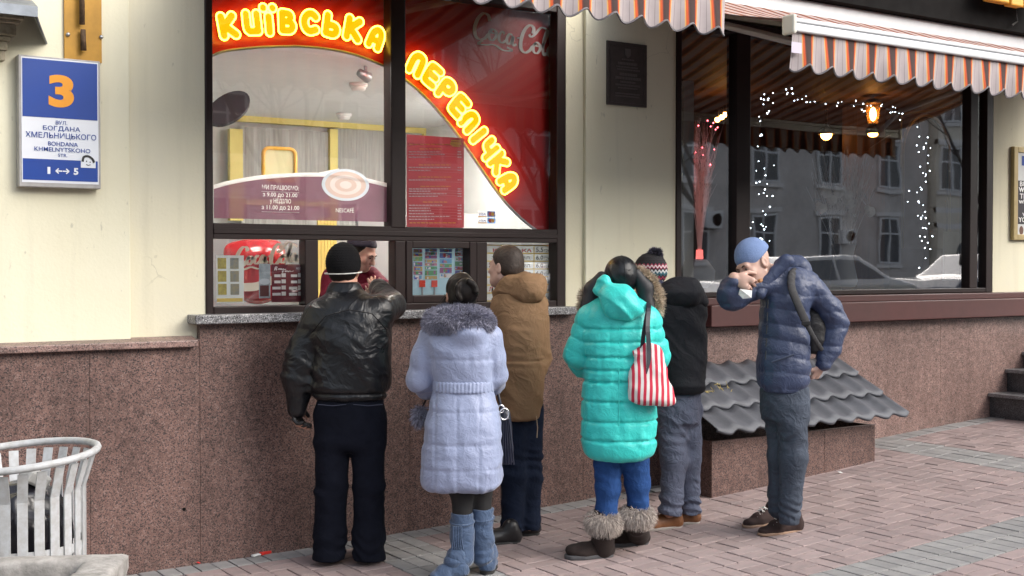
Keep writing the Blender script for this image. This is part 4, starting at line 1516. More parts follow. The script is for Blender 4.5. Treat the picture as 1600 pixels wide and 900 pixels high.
# ochre plate with the rusty pipe
op_y = -.045
och = thing('ochre_plate', 'ochre metal plate with a rusty pipe above the street sign', 'plate', (X(131, op_y), op_y, Z(131, 90, op_y)))
a2, b2, _, _ = rect(103, 161, 0, 90, op_y)
q = MB(); q.box(a2, b2, op_y, -.031, Z(131, 96, op_y), 4.2); q.build('plate', mat('ochre_paint', (.52, .27, .03), .6, var=.35, vs=5), och, origin=och.location)
q = MB()
zz_ = [Z(131, p, op_y) for p in (-60, 12, 40, 44, 80)]
q.tube([(X(131, -.08), -.075, zz_[0]), (X(131, -.08), -.075, zz_[2])], .014, 10)
q.build('pipe', mat('rusty_steel', (.12, .07, .035), .8, var=.6, vs=30, bump=.6), och, smooth=True, origin=och.location)
q = MB(); q.tube([(X(132, -.07), -.07, zz_[3] - .012), (X(132.5, -.07), -.07, zz_[4])], [.013, .015], 10); q.build('pipe_stub', mat('rusty_steel', (.1, .06, .03)), och, smooth=True, origin=och.location)
for px, py in ((106, 54), (158, 58)):
    q = MB(); c = at(px, py, op_y); q.sphere((c[0], op_y - .004, c[2]), (.011, .008, .011), 10); q.build('bolt', M_metal, och, smooth=True, origin=och.location)

# corner of a stone cornice with its metal drip sheet, top left
co_ = thing('cornice', 'stone cornice end under a grey sheet metal cap at the upper left', 'cornice', (X(10, -.2), -.1, Z(10, 60, -.2)))
prof = [(0, 100), (8, 96), (14, 80), (14, 66), (24, 58), (26, 40), (34, 34), (36, 20), (44, 12), (44, -20)]
q = MB()
M_stone = mat('weathered_stone', (.52, .47, .36), .9, var=.45, vs=9, bump=.6, bs=40, col2=(.22, .19, .12))
for i in range(len(prof) - 1):
    (p0, y0), (p1, y1) = prof[i], prof[i + 1]
    z_a, z_b = Z(20, y0, -.1), Z(20, y1, -.1)
    if abs(z_a - z_b) < .004: continue
    xr = X((p0 + p1) / 2, -.1)
    q.box(xr - 1.2, xr, -.06 - .0035 * (p0 + p1) / 2, -.029, min(z_a, z_b), max(z_a, z_b))
q.build('moulding', M_stone, co_, origin=co_.location, bevel=.008)
q = MB()
x1_ = X(56, -.28)
pz = [(-.34, Z(40, 12, -.3)), (-.36, Z(40, 3, -.3)), (-.05, Z(40, -30, -.1))]
q.add([(x1_ - 1.4, -.36, pz[0][1] - .05), (x1_, -.36, pz[0][1] - .05), (x1_, -.36, pz[0][1]), (x1_ - 1.4, -.36, pz[0][1]),
       (x1_ + .02, -.035, pz[0][1] + .12), (x1_ - 1.4, -.035, pz[0][1] + .12), (x1_ + .12, -.035, pz[0][1] - .12), (x1_ + .02, -.30, pz[0][1] - .06)],
      [(0, 1, 2, 3), (3, 2, 4, 5), (2, 1, 7, 6, 4)])
o = q.build('metal_cap', mat('zinc_sheet', (.26, .29, .33), .45, metal=.5, var=.35), co_, origin=co_.location)
so = o.modifiers.new('thick', 'SOLIDIFY'); so.thickness = .008

# ---- plaque
py_ = -.045
plq = thing('memorial_plaque', 'dark bronze memorial plaque with raised border on the cream wall between the windows', 'plaque', (X(979, py_), py_, Z(979, 166, py_)))
M_brz = mat('dark_bronze', (.080, .066, .062), .45, metal=.3, var=.3, vs=12)
a, b, c, d = rect(948.5, 1010.5, 66.5, 165.5, py_)
q = MB(); q.box(a, b, py_, -.031, c, d); q.build('plate', M_brz, plq, origin=plq.location, bevel=.003)
q = MB(); f = .06
for x0, x1, z0_, z1_ in ((a + .025, b - .025, d - .028, d - .018), (a + .025, b - .025, c + .018, c + .028), (a + .025, a + .033, c + .028, d - .028), (b - .033, b - .025, c + .028, d - .028)):
    q.box(x0, x1, py_ - .004, py_ + .001, z0_, z1_)
q.build('border', M_brz, plq, origin=plq.location)
g = random.Random(2)
q = MB()
for v, u0, u1, hh in ((.27, .36, .64, .009), (.335, .26, .74, .017), (.39, .22, .76, .009), (.43, .24, .8, .009), (.505, .3, .72, .018), (.565, .2, .84, .017), (.625, .32, .7, .012), (.675, .2, .8, .012), (.72, .26, .76, .009), (.81, .2, .8, .009), (.85, .2, .8, .009)):
    x = a + (b - a) * u0
    while x < a + (b - a) * u1:
        w_ = g.uniform(.006, .012); zc2 = d + (c - d) * v
        q.box(x, x + w_, py_ - .003, py_ + .001, zc2 - hh / 2, zc2 + hh / 2); x += w_ + .004
M_brz2 = mat('worn_bronze', (.135, .118, .112), .45, metal=.3)
tag(q.build('raised_lettering', M_brz2, plq, origin=plq.location), kind='stuff')
q = MB()
mx_, mz_ = (a + b) / 2, d + (c - d) * .17
q.prism([(mx_ - .026, mz_ + .03), (mx_ - .026, mz_ - .012), (mx_, mz_ - .034), (mx_ + .026, mz_ - .012), (mx_ + .026, mz_ + .03)], py_ - .005, py_ + .001)
q.build('crest', M_brz2, plq, origin=plq.location)

# ---- cafe window
m = MB()
CX = lambda px: X(px, FR)
zl = Z(1300, 461, FR)
zg = Z(1300, 453.5, FR)
m.box(CX(1057), CX(1065), FR, .10, zl, ZT - .02)
m.box(CX(1541), CX(1551), FR, .10, zl, ZT - .02)
m.box(CX(1065), CX(1541), FR + .003, .098, ZT - .1, ZT - .022)
m.box(CX(1065), CX(1541), FR + .003, .098, zl + .001, zg)
cwin = m.build('cafe_window', M_frame, bld, bevel=.005)
for a, b in ((1150, 1172), (1515, 1527)):
    m = MB(); m.box(CX(a), CX(b), FR - .002, .096, zg, ZT - .1); m.build('mullion', M_frame, cwin, bevel=.006)
for a, b in ((1064.5, 1150.5), (1171.5, 1515.5), (1526.5, 1541.5)):
    pane(CX(a), CX(b), zg - .003, ZT - .098, mm=M_glass2, par=cwin)
m = MB()
zl1, zl0 = Z(1340, 462, -.16), Z(1340, 503, -.16)
xa = X(1112, -.16)
m.box(xa, xa + 9, -.16, .0, zl0, zl1 - .05)
m.box(XC0, xa + 9, -.10, .02, zl1 - .05, zl - .003)
m.build('window_ledge', M_ledge, bld, bevel=.006)
m = MB(); xl2 = X(1090, -.08); m.box(xl2 - .5, xa - .002, -.075, .0, Z(1100, 500, -.08), zl1 - .053); m.build('window_ledge', M_ledge, bld, bevel=.004)

# cafe room
M_wood = mat('dark_wood', (.045, .024, .014), .5, var=.5, vs=4, stretch=(1, 1, .2))
M_wallc = mat('cafe_wall', (.17, .10, .06), .7, var=.3)
m = MB(); m.box(XC0 - .4, XC1 + 7, .13, 6.1, 3.301, 3.4); m.build('cafe_ceiling', mat('cafe_ceiling_brown', (.16, .085, .04), .6, spec=.2), bld)
m = MB(); m.box(XC0 - .4, XC1 + 6, 6, 6.1, 0, 3.3); m.prism([(0, 0)], 0, 0) if False else None; m.add([(5.78, .31, 0), (6.32, .78, 0), (6.32, 6, 0), (6.28, 6, 0), (6.28, .8, 0), (5.74, .33, 0)] + [(5.78, .31, 3.3), (6.32, .78, 3.3), (6.32, 6, 3.3), (6.28, 6, 3.3), (6.28, .8, 3.3), (5.74, .33, 3.3)], [(i, (i + 1) % 6, (i + 1) % 6 + 6, i + 6) for i in range(6)]); m.box(XC1 + 5.9, XC1 + 6, .31, 6, 0, 3.3)
m.build('cafe_walls', M_wallc, bld)
m = MB(); m.box(XC0 - .4, XC1 + 6, .31, 6, .3, .4); m.build('cafe_floor', M_wood, bld)
m = MB(); m.box(XC0, XC1, .11, .55, ZC - .12, ZC - .02); m.build('display_shelf', mat('shelf_cloth', (.20, .21, .22), .8, var=.3), bld)

# warm lamps
M_warm = emit('warm_bulb', (1.0, .42, .09), 22)
M_warm2 = emit('warm_glass', (1.0, .58, .2), 5)
M_iron = mat('wrought_iron', (.02, .016, .012), .5)
lc = at(1364, 188, 1.6)
lan = thing('lantern', 'lit brass lantern hanging inside the cafe window', 'lantern', lc)
q = MB(); q.tube([(0, 0, .22), (0, 0, 3.3 - lc[2])], .006); q.build('chain', M_iron, lan)
q = MB(); q.lathe((0, 0, 0), [(.012, .22), (.06, .20), (.085, .175), (.012, .165)], 12); q.build('top_cap', M_iron, lan, smooth=True)
q = MB(); q.lathe((0, 0, 0), [(.045, -.04), (.075, .15), (.078, .165)], 8); q.build('glass_shade', film('amber_glass', (.75, .45, .15), .18), lan)
q = MB(); q.sphere((0, 0, .06), (.035, .035, .07), 10); q.build('flame_bulb', M_warm, lan, smooth=True)
q = MB(); q.lathe((0, 0, 0), [(.03, -.14), (.075, -.11), (.06, -.07), (.03, -.04), (.05, -.035)], 12); q.build('base_bowl', M_iron, lan, smooth=True)
q = MB(); q.sphere((0, 0, -.135), (.05, .05, .03), 10); q.build('lower_bulb', M_warm, lan, smooth=True)
for i, (px, py, yy, lab) in enumerate(((1291, 210, 2.6, 'small warm pendant lamp glowing deep inside the cafe'), (1362, 216, 3.2, 'warm pendant bulb just under the lantern inside the cafe'))[:1]):
    lc2 = at(px, py, yy)
    t = thing('pendant_lamp', lab, 'lamp', lc2)
    q = MB(); q.tube([(0, 0, .1), (0, 0, 3.3 - lc2[2])], .006); q.build('cord', M_iron, t)
    q = MB(); q.lathe((0, 0, 0), [(.09, -.0), (.075, .04), (.02, .09), (.015, .12)], 14, cap=False); q.build('shade', M_iron, t, smooth=True)
    q = MB(); q.sphere((0, 0, -.0), .062, 12); q.build('bulb', M_warm, t, smooth=True)
for i, (px, py) in enumerate(((1151, 145), (1121, 187), (1133, 179), (1128, 183), (1460, 232), (1536, 150))):
    lc2 = at(px, py, 2.2 if i < 5 else .5)
    t = thing('spot_bulb', ['tiny warm ceiling spot near the left cafe mullion', 'lowest of three tiny warm bulbs beside the left cafe mullion', 'upper of three tiny warm bulbs beside the left cafe mullion',
                            'middle of three tiny warm bulbs beside the left cafe mullion', 'small amber bulb beside the arched mirror in the cafe', 'small lit spot behind the narrow right pane'][i], 'lamp', lc2)
    q = MB(); q.sphere((0, 0, 0), .026 if i < 5 else .03, 8); q.build('bulb', M_warm, t, smooth=True)
    q = MB(); q.tube([(0, 0, .02), (0, 0, .09)], .014, 6); q.build('socket', M_iron, t)

# lit wooden pillar, arched gold mirror
t = thing('wooden_pillar', 'warm lit wooden pillar behind the lantern in the cafe', 'pillar', (X(1362, 2.2), 2.2, .4))
a, b, c, d = rect(1338, 1382, 60, 265, 2.2)
q = MB(); q.box(a, b, 2.2, 2.4, .4, 3.3); q.build('shaft', mat('honey_wood', (.24, .12, .05), .5, var=.4, vs=5, stretch=(3, 3, .3)), t, origin=t.location)
q = MB(); q.prism([(a - .02, c + .02), (b - .0, c + .3), (b + .05, c + .3), (b + .05, c + .38), (a - .02, c + .12)], 2.17, 2.199); q.build('brace', mat('honey_wood', (.2, .1, .04)), t, origin=t.location)
t = thing('arched_mirror', 'arched gold framed mirror at the right inside the cafe window', 'mirror', (X(1445, 1.0), 1.0, Z(1445, 290, 1.0)))
A_ = []
for k in range(17):
    q_ = math.pi * k / 16
    A_.append((X(1447, 1.0) + .34 * math.cos(q_), Z(1447, 240, 1.0) + .36 * math.sin(q_)))
A_ = [(A_[0][0], A_[0][1] - .9)] + A_ + [(A_[-1][0], A_[-1][1] - .9)]
q = MB(); q.tube([(x, 1.0, z) for x, z in A_], .016, 6); q.build('frame', mat('gold_frame', (.40, .30, .10), .35, metal=.7), t, smooth=True, origin=t.location)
q = MB(); q.flat(A_, 1.01); q.build('mirror_glass', mat('mirror_dim', (.25, .25, .26), .08, metal=1), t, origin=t.location)
q = MB(); q.tube([(X(1410, 1.0), 1.02, Z(1410, 178, 1.0)), (X(1486, 1.0), 1.02, Z(1486, 168, 1.0))], .012); q.tube([(X(1410, 1.0), 1.02, Z(1410, 178, 1.0)), (X(1410, 1.0), 1.02, Z(1410, 260, 1.0))], .008)
q.build('outer_trim', mat('gold_frame', (.4, .3, .1)), t, origin=t.location)

# fairy lights
M_led = emit('cold_led', (.75, .88, 1.0), 11)
g = random.Random(21)


def fairy(label, path, n, y, jit=4):
    P = spline(path, 8)
    W = [at(p[0], p[1], y) for p in P]
    t = thing('fairy_lights', label, 'fairy lights', W[0])
    q = MB(); q.tube(W, .0025, 4); q.build('wire', M_iron, t, origin=t.location)
    q = MB()
    for i in range(n):
        s = g.uniform(0, len(P) - 1.01); k = int(s)
        p = P[k] * (1 - s + k) + P[k + 1] * (s - k)
        c = at(p[0] + g.gauss(0, jit), p[1] + g.gauss(0, jit), y + g.uniform(-.02, .02))
        q.sphere(c, g.uniform(.0025, .0058), 6)
    q.build('bulbs', M_led, t, origin=t.location)


fairy('left vertical string of cold white fairy lights beside the cafe mullion', [(1200, 148), (1187, 215), (1198, 290), (1186, 350), (1196, 395)], 44, .2, 7)
fairy('drooping garland of cold white fairy lights across the top of the cafe window', [(1190, 150), (1232, 146), (1275, 160), (1330, 163), (1378, 168), (1420, 184)], 36, .2, 4)
fairy('right vertical string of cold white fairy lights in the cafe window', [(1435, 190), (1448, 255), (1437, 310), (1449, 360), (1441, 415)], 46, .2, 7)

# branches in vases
def twigs(m, base, n, h, spread, g, r=.004, fork=2):
    tips = []
    for i in range(n):
        a = g.uniform(0, 6.28); s = spread * g.uniform(.2, 1)
        hh = h * g.uniform(.7, 1)
        pts = []
        for k in range(6):
            u = k / 5
            pts.append((base[0] + math.cos(a) * s * u ** 1.5 + g.gauss(0, .008), base[1] + math.sin(a) * s * .35 * u ** 1.5, base[2] + hh * u))
        m.tube(pts, [r * (1 - .75 * k / 5) for k in range(6)], 4, cap=False)
        for f in range(fork):
            k = g.randrange(2, 5); p = pts[k]
            e_ = (p[0] + g.uniform(-.12, .12), p[1] + g.uniform(-.04, .04), p[2] + g.uniform(.12, .3))
            m.tube([p, ((p[0] + e_[0]) / 2 + g.gauss(0, .01), (p[1] + e_[1]) / 2, (p[2] + e_[2]) / 2), e_], [r * .5, r * .4, r * .2], 3, cap=False)
            tips.append(e_)
        tips.append(pts[-1])
    return tips


g = random.Random(4)
yv = .42
bv = at(1093, 415, yv)
t = thing('lit_branches', 'bundle of bare twigs lit pink in a pale vase in the left cafe pane', 'branches', (bv[0], yv, Z(1093, 450, yv)))
q = MB()
tips = twigs(q, (0, 0, bv[2] - t.location.z), 60, Z(1093, 185, yv) - bv[2], .24, g, .0034, 3)
q.build('twigs', mat('pink_twigs', (.85, .72, .70), .6, emit=(1, .40, .36), es=.05), t)  # faint pink emission stands in for coloured light on the twigs
q = MB()
for p in g.sample(tips, 16): q.sphere(p, .006, 6)
q.build('bulbs', emit('pink_led', (1.0, .12, .15), 9), t)
q = MB(); q.lathe((0, 0, bv[2] - t.location.z), [(.045, -.08), (.05, -.02), (.03, .02), (.026, .12)], 12); q.build('glowing_collar', emit('pink_glow', (1.0, .16, .14), 1.1), t, smooth=True)
q = MB(); q.lathe((0, 0, 0), [(.06, 0), (.11, .05), (.12, .13), (.07, .2), (.045, .22)], 18); q.build('vase', mat('vase_grey', (.30, .31, .33), .4), t, smooth=True)
bv = at(1318, 350, .5)
t = thing('flower_arrangement', 'tall arrangement of pale branches with white roses in the middle of the cafe window', 'flowers', (bv[0], .5, Z(1318, 448, .5)))
q = MB(); tips = twigs(q, (0, 0, 0), 60, Z(1318, 235, .5) - t.location.z, .42, g, .005, 3)
q.build('branches', mat('pale_twigs', (.66, .62, .58), .8), t)
M_rose = mat('white_rose', (.90, .86, .76), .8, var=.1, vs=40)
for px, py in ((1290, 300), (1299, 312), (1324, 305), (1326, 318), (1359, 330), (1283, 325), (1310, 300)):
    c = at(px, py, .42) - np.array(t.location)
    q = MB()
    for k in range(9):
        a = k * 2.4; rr_ = .008 + .0035 * k
        q.sphere((c[0] + rr_ * math.cos(a), c[1] + rr_ * .6 * math.sin(a), c[2] + rr_ * math.sin(a) * .8), (.032, .024, .030), 8)
    q.build('rose', M_rose, t, smooth=True)
q = MB()
for k in range(70):
    c = at(g.gauss(1318, 26), g.gauss(318, 13), g.uniform(.44, .56)) - np.array(t.location)
    d_ = (g.gauss(0, .03), g.gauss(0, .02), g.gauss(0, .03)); e_ = (g.gauss(0, .012), g.gauss(0, .01), g.gauss(0, .012))
    q.add([c, (c[0] + d_[0] / 2 + e_[0], c[1] + d_[1] / 2, c[2] + d_[2] / 2 + e_[2]), (c[0] + d_[0], c[1] + d_[1], c[2] + d_[2]), (c[0] + d_[0] / 2 - e_[0], c[1] + d_[1] / 2, c[2] + d_[2] / 2 - e_[2])], [(0, 1, 2, 3)])
q.build('leaves', mat('dull_leaves', (.05, .065, .05), .7, var=.4), t)
q = MB(); q.lathe((0, 0, 0), [(.10, 0), (.12, .05), (.08, .25), (.1, .34), (.11, .36)], 18); q.build('vase', mat('vase_grey', (.3, .31, .33)), t, smooth=True)
# notices in the narrow right pane
t, _ = poster('yellow_notice', 'tilted yellow notice behind the narrow right pane of the cafe', 'notice', (1531, 1539, 345, 372), .06, (.75, .6, .03))
t, _ = poster('paper_notice', 'white paper notice at the bottom of the narrow right pane', 'notice', (1528, 1540, 396, 440), .06, (.62, .60, .62))
bits(t, 'small_print', mat('grey_ink', (.2, .2, .25), .6), scrawl([(1529, 1539, y_) for y_ in range(400, 438, 4)], g, (2, 4), 1, 1.6), .057)
t = thing('framed_sign', 'leaning white framed board at the right end of the cafe window shelf', 'board', (X(1490, .35), .35, Z(1490, 440, .35)))
q = MB(); a, b, c, d = rect(1476, 1512, 362, 438, .35); q.box(a, b, .35, .37, c, d); q.build('board', mat('board_pale', (.30, .29, .26), .6), t, origin=t.location)

# chalk board at the right edge
t = thing('chalk_menu', 'gold framed chalk menu hanging on the cream wall at the right edge', 'menu board', (X(1640, -.03), -.035, Z(1640, 376, -.03)))
a, b, c, d = rect(1583, 1680, 231, 376, -.035)
d = Z(1590, 229, -.035); c = Z(1590, 375, -.035)
q = MB()
for x0, x1, z0_, z1_ in ((a, a + .06, c, d), (b - .06, b, c, d), (a + .06, b - .06, c, c + .05), (a + .06, b - .06, d - .05, d)):
    q.box(x0, x1, -.04, -.001, z0_, z1_)
q.build('frame', mat('gilt_frame', (.42, .33, .16), .45, metal=.3, var=.2), t, origin=t.location, bevel=.006)
q = MB(); q.box(a + .05, b - .05, -.03, -.003, c + .04, d - .04); q.build('board', mat('board_white', (.58, .60, .60), .6, var=.15, vs=12), t, origin=t.location)
q = MB(); z0_, z1_ = Z(1590, 350, -.03), Z(1590, 282, -.03)
q.box(a + .06, b - .06, -.033, -.0305, z0_, z1_); q.build('slate', mat('slate', (.025, .022, .03), .7), t, origin=t.location)
q = MB()
for s, u, y0 in (('BUY', .09, 290), ('we are', .075, 299), ('THE', .09, 309), ('wh', .075, 317), ('a', .2, 322), ('LIVE', .17, 329), ('wine', .13, 337), ('YOU', .075, 346)):
    z2_ = Z(1590, y0, -.034)
    text_in(q, s, a + u, a + u + .045 * len(s) + .02, z2_ - .005, z2_ + .038, -.034, bold=.01)
q.build('chalk_writing', M_ink, t, origin=t.location)
q = MB(); c_ = at(1594, 238, -.033); q.box(a + .12, b - .1, -.0325, -.0305, Z(1590, 258, -.03), Z(1590, 243, -.03)); q.build('blue_heading', M_blue, t, origin=t.location)
q = MB(); disc(q, a + .12, Z(1590, 360, -.03), .03, .04, -.031, 16); q.build('oval_badge', mat('badge_brown', (.12, .05, .03), .6), t, origin=t.location)
q = MB(); q.tube([((a + b) / 2 - .3, -.02, d), ((a + b) / 2, -.02, d + .12), ((a + b) / 2 + .3, -.02, d)], .004, 5); q.build('hanging_wire', M_metal, t, origin=t.location)

# ---- awnings
ST = [(0, (.41, .36, .365)), (.09, (.26, .22, .23)), (.11, (.41, .36, .365)), (.29, (.26, .22, .23)), (.31, (.41, .36, .365)), (.42, (.62, .36, .12)), (.46, (.56, .09, .02)), (.535, (.18, .035, .022)),
      (.57, (.045, .022, .020)), (.84, (.18, .035, .022)), (.875, (.55, .09, .02)), (.93, (.60, .38, .14)), (.97, (.41, .36, .365))]


def awning(nm, label, x0, x1, zw, zf, w, drop, per, phase, yw=-.1):
    t = thing(nm, label, 'awning', (x0, 0, zf))
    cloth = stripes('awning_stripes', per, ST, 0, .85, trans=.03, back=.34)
    n = int((x1 - x0) / .06)
    # sloping cloth, sagging a little between wall and front bar
    q = MB(); K = 9
    vs = []
    for i in range(n + 1):
        x = x0 + (x1 - x0) * i / n
        for k in range(K):
            u = k / (K - 1)
            vs.append((x + phase, yw + (-w - yw) * u, zw + (zf + .055 - zw) * u - .05 * math.sin(math.pi * u) * (1 + .15 * math.sin(x * 5))))
    q.add(vs, [(i * K + k, i * K + k + 1, (i + 1) * K + k + 1, (i + 1) * K + k) for i in range(n) for k in range(K - 1)])
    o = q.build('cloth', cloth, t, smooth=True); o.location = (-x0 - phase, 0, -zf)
    # scalloped valance
    q = MB(); vs = []
    n = int((x1 - x0) / .015)
    for i in range(n + 1):
        x = x0 + (x1 - x0) * i / n
        ph = (x + phase) / per
        bot = zf - drop + .045 * (.5 - .5 * math.cos(2 * math.pi * (ph - .22))) - .0
        wv = .018 * math.sin(ph * 2 * math.pi + 1) + .008 * math.sin(x * 9)
        for k in range(4):
            u = k / 3
            vs.append((x + phase, -w - .012 + wv * u, zf - .02 + (bot - zf + .02) * u))
    q.add(vs, [(i * 4 + k, i * 4 + k + 1, (i + 1) * 4 + k + 1, (i + 1) * 4 + k) for i in range(n) for k in range(3)])
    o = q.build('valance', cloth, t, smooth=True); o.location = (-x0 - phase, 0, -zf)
    edge = [(vs[i * 4 + 3][0] - phase - x0, vs[i * 4 + 3][1], vs[i * 4 + 3][2] - zf) for i in range(0, n + 1, 1)]
    q = MB(); q.tube(edge, .006, 4); q.build('hem', mat('hem_grey', (.16, .15, .16), .8), t)
    M_alu = mat('white_aluminium', (.46, .47, .49), .35, metal=.2, var=.08)
    q = MB(); L_ = x1 - x0
    q.box(0, L_, -w - .035, -w + .03, -.02, .03); q.box(0, L_, -w - .028, -w + .026, .032, .062); q.build('front_bar', M_alu, t, bevel=.008)
    for xx in (-.03, L_ + .002):
        q = MB(); q.box(xx, xx + .028, -w - .05, -w + .045, -.035, .075); q.build('end_cap', mat('cap_ivory', (.66, .64, .56), .5), t, bevel=.012)
    for xx in (.35, L_ - .35):
        s = 1 if xx < L_ / 2 else -1
        q = MB(); q.box(xx - .02, xx + .02, -w + .03, -w + .07, -.02, .03)
        q.tube([(xx, -w + .05, .005), (xx + s * .55, -w * .55, .12)], .022, 8); q.tube([(xx + s * .55, -w * .55, .12), (xx + s * .05, yw, zw - zf - .12)], .026, 8)
        q.build('folding_arm', M_alu, t, smooth=False)
    q = MB(); q.box(0, L_, yw - .02, -.002, zw - zf - .06, zw - zf + .1); q.build('wall_box', M_alu, t, bevel=.01)
    return t


def front_at(px, py, w):
    return at(px, py, -w)


W1, W2 = 1.6, 1.74
a = at(1131, 47, -W1)
zf1 = at(1000, 31, -W1)[2] + .27
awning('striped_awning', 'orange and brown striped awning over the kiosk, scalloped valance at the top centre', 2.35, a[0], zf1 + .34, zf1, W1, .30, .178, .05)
a = at(1236, 30, -W2)
zf2 = at(1420, 72, -W2)[2]
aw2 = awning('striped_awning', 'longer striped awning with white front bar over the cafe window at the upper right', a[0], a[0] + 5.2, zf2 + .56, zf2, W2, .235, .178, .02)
# little paper label on the valance corner
q = MB(); c = at(1242, 75, -W2 - .02); q.box(c[0] - .04, c[0] + .04, -W2 - .034, -W2 - .032, c[2] - .03, c[2] + .03)
q.build('sewn_label', mat('label_lilac', (.52, .48, .58), .7), aw2, origin=aw2.location)

# dark fascia above the right awning and the amber sign over it
fas = thing('dark_fascia', 'black fascia board running above the cafe awning', 'fascia', (X(1200, -.2), -.1, zf2 + .66))
q = MB(); q.box(X(1120, -.1), 24, -.2, -.002, zf2 + .665, zf2 + 1.6); q.build('board', M_dark, fas, origin=fas.location)
q = MB(); q.tube([(X(1300, -.2), -.23, zf2 + .9), (X(1620, -.2), -.23, zf2 + .95)], .012, 6); q.tube([(X(1578, -.2), -.23, zf2 + .9), (X(1580, -.2), -.24, zf2 + .74), (X(1572, -.2), -.24, zf2 + .70)], .008, 6)
q.build('cable', M_black, fas, origin=fas.location)
t = thing('amber_sign', 'amber sign letters cut by the top right corner above the black fascia', 'sign', (X(1570, -.35), -.35, Z(1570, 5, -.35)))
for x0, x1, yb_ in ((1540, 1570, 3), (1573, 1592, 10), (1594, 1625, 12)):
    q = MB(); q.box(X(x0, -.35), X(x1, -.35), -.38, -.3, Z((x0 + x1) / 2, yb_, -.35), Z(1570, -40, -.35)); q.build('letter', mat('amber_plastic', (.62, .32, .03), .5), t, origin=t.location, bevel=.012)
q = MB(); q.box(X(1530, -.3), X(1680, -.3), -.299, -.202, Z(1570, -36, -.35), Z(1570, -20, -.35)); q.build('mounting_rail', M_metal, t, origin=t.location)

# ---- cellar hatch: granite box under a metal tile roof
x0 = ground(1110, 778)[0]
x1 = ground(1369, 721)[0]
hy = -.62
for _ in range(3):
    pass
hy = (x0[1] + x1[1]) / 2
hat = thing('cellar_hatch', 'granite cellar hatch box with a grey metal tile lean-to roof against the plinth', 'cellar hatch', (x0[0], hy, gz(x0[0], hy)))
hz = Z(1110, 690, hy); hz2 = Z(1369, 633, hy)
hxa, hxb = x0[0], x1[0]
o0 = hat.location
n = 3
for i in range(n):
    a, b = hxa + (hxb - hxa) * i / n + .001, hxa + (hxb - hxa) * (i + 1) / n - .001
    q = MB(); q.box(a, b, hy, hy + .03, -.1, hz); q.build('granite_slab', M_gran, hat, origin=o0, bevel=.002)
for xx in (hxa + .001, hxb - .031):
    q = MB(); q.box(xx, xx + .03, hy + .031, -.047, -.1, hz - .002); q.build('granite_slab', M_gran, hat, origin=o0, bevel=.002)
q = MB(); q.box(hxa + .04, hxb - .04, hy + .05, -.05, -.1, hz - .1); q.build('dark_inside', M_black, hat, origin=o0)
# roof corners from the photo: eaves at the front, ridge on the wall
ey = hy - .16
eL, eR = at(1080, 690, ey), at(1421, 655, ey)
ze = at(1260, 664, ey)[2]
zr = at(1240, 560, -.06)[2]
rxa, rxb = X(1068, ey) + .02, X(1421, ey)
rxa = hxa - .10
M_tile = mat('grey_tile_paint', (.105, .112, .132), .6, var=.3, vs=7, bump=.2, bs=90)
wl = .19
nrow = 3
q = MB()
NX = int((rxb - rxa) / (wl / 10))
NR = 14
for r in range(nrow):
    vs = []
    for k in range(5):
        u = (r + k / 4) / nrow
        for i in range(NX + 1):
            x = rxa + (rxb - rxa) * i / NX
            ph = 2 * math.pi * (x - rxa) / wl
            prof_ = .012 * (math.cos(ph) + .18 * math.cos(2 * ph + .5))
            yy = ey + (-.05 - ey) * u
            # scalloped eave line of each tile course
            yy -= .022 * (.5 - .5 * math.cos(ph)) * (1 - k / 4) * 1.0
            zz = ze + (zr - ze) * u + .018 * (1 - k / 4) + prof_
            vs.append((x, yy, zz))
    W_ = NX + 1
    fs = [(k * W_ + i, k * W_ + i + 1, (k + 1) * W_ + i + 1, (k + 1) * W_ + i) for k in range(4) for i in range(NX)]
    q2 = MB(); q2.add(vs, fs)
    # step down to the course below
    low = [(v[0], v[1] + .006, v[2] - .022) for v in vs[:W_]]
    q2.add(vs[:W_] + low, [(i + W_, i + W_ + 1, i + 1, i) for i in range(NX)])
    o = q2.build('tile_course', M_tile, hat, smooth=True, origin=o0)
    so = o.modifiers.new('thick', 'SOLIDIFY'); so.thickness = .004; so.offset = -1
g = random.Random(9)
q = MB()
for px, py in ((1120, 600), (1126, 606), (1132, 612), (1137, 604), (1143, 610), (1104, 613), (1112, 611), (1118, 614)):
    c = at(px, py, (ey - .05) * .45)
    for k in range(4):
        c2 = at(px + g.gauss(0, 4), py + g.gauss(0, 6), (ey - .05) * .45)
        q.tube([c, c2], .0022, 4)
q.build('dry_grass', mat('dry_straw', (.45, .36, .13), .8), hat, origin=o0)

# ---- steps at the right
sx = [X(1537), X(1564), X(1590), X(1616), X(1640)]
sz = [Z(1540, 613), Z(1565, 576), Z(1592, 549), Z(1617, 522)]
stp = thing('granite_steps', 'dark granite steps climbing along the wall at the right edge', 'steps', (sx[0], -.05, gz(sx[0])))
M_step = granite('dark_granite', (.06, .062, .068), (.015, .015, .017), (.14, .14, .15), scale=300)
M_tread = granite('tread_granite', (.22, .22, .23), (.12, .12, .12), (.34, .34, .35), scale=300)
for i in range(4):
    zlo = (gz(sx[0]) - .1) if i == 0 else sz[i - 1] - .02
    q = MB(); q.box(sx[i] + .03, sx[i] + 3, -1.6, -.048, zlo, sz[i] - .03); q.build('riser', M_step, stp, origin=stp.location)
    q = MB(); q.box(sx[i], sx[i] + 3, -1.615, -.047, sz[i] - .03, sz[i] - .0); q.build('tread', M_tread if True else M_step, stp, origin=stp.location, bevel=.004)

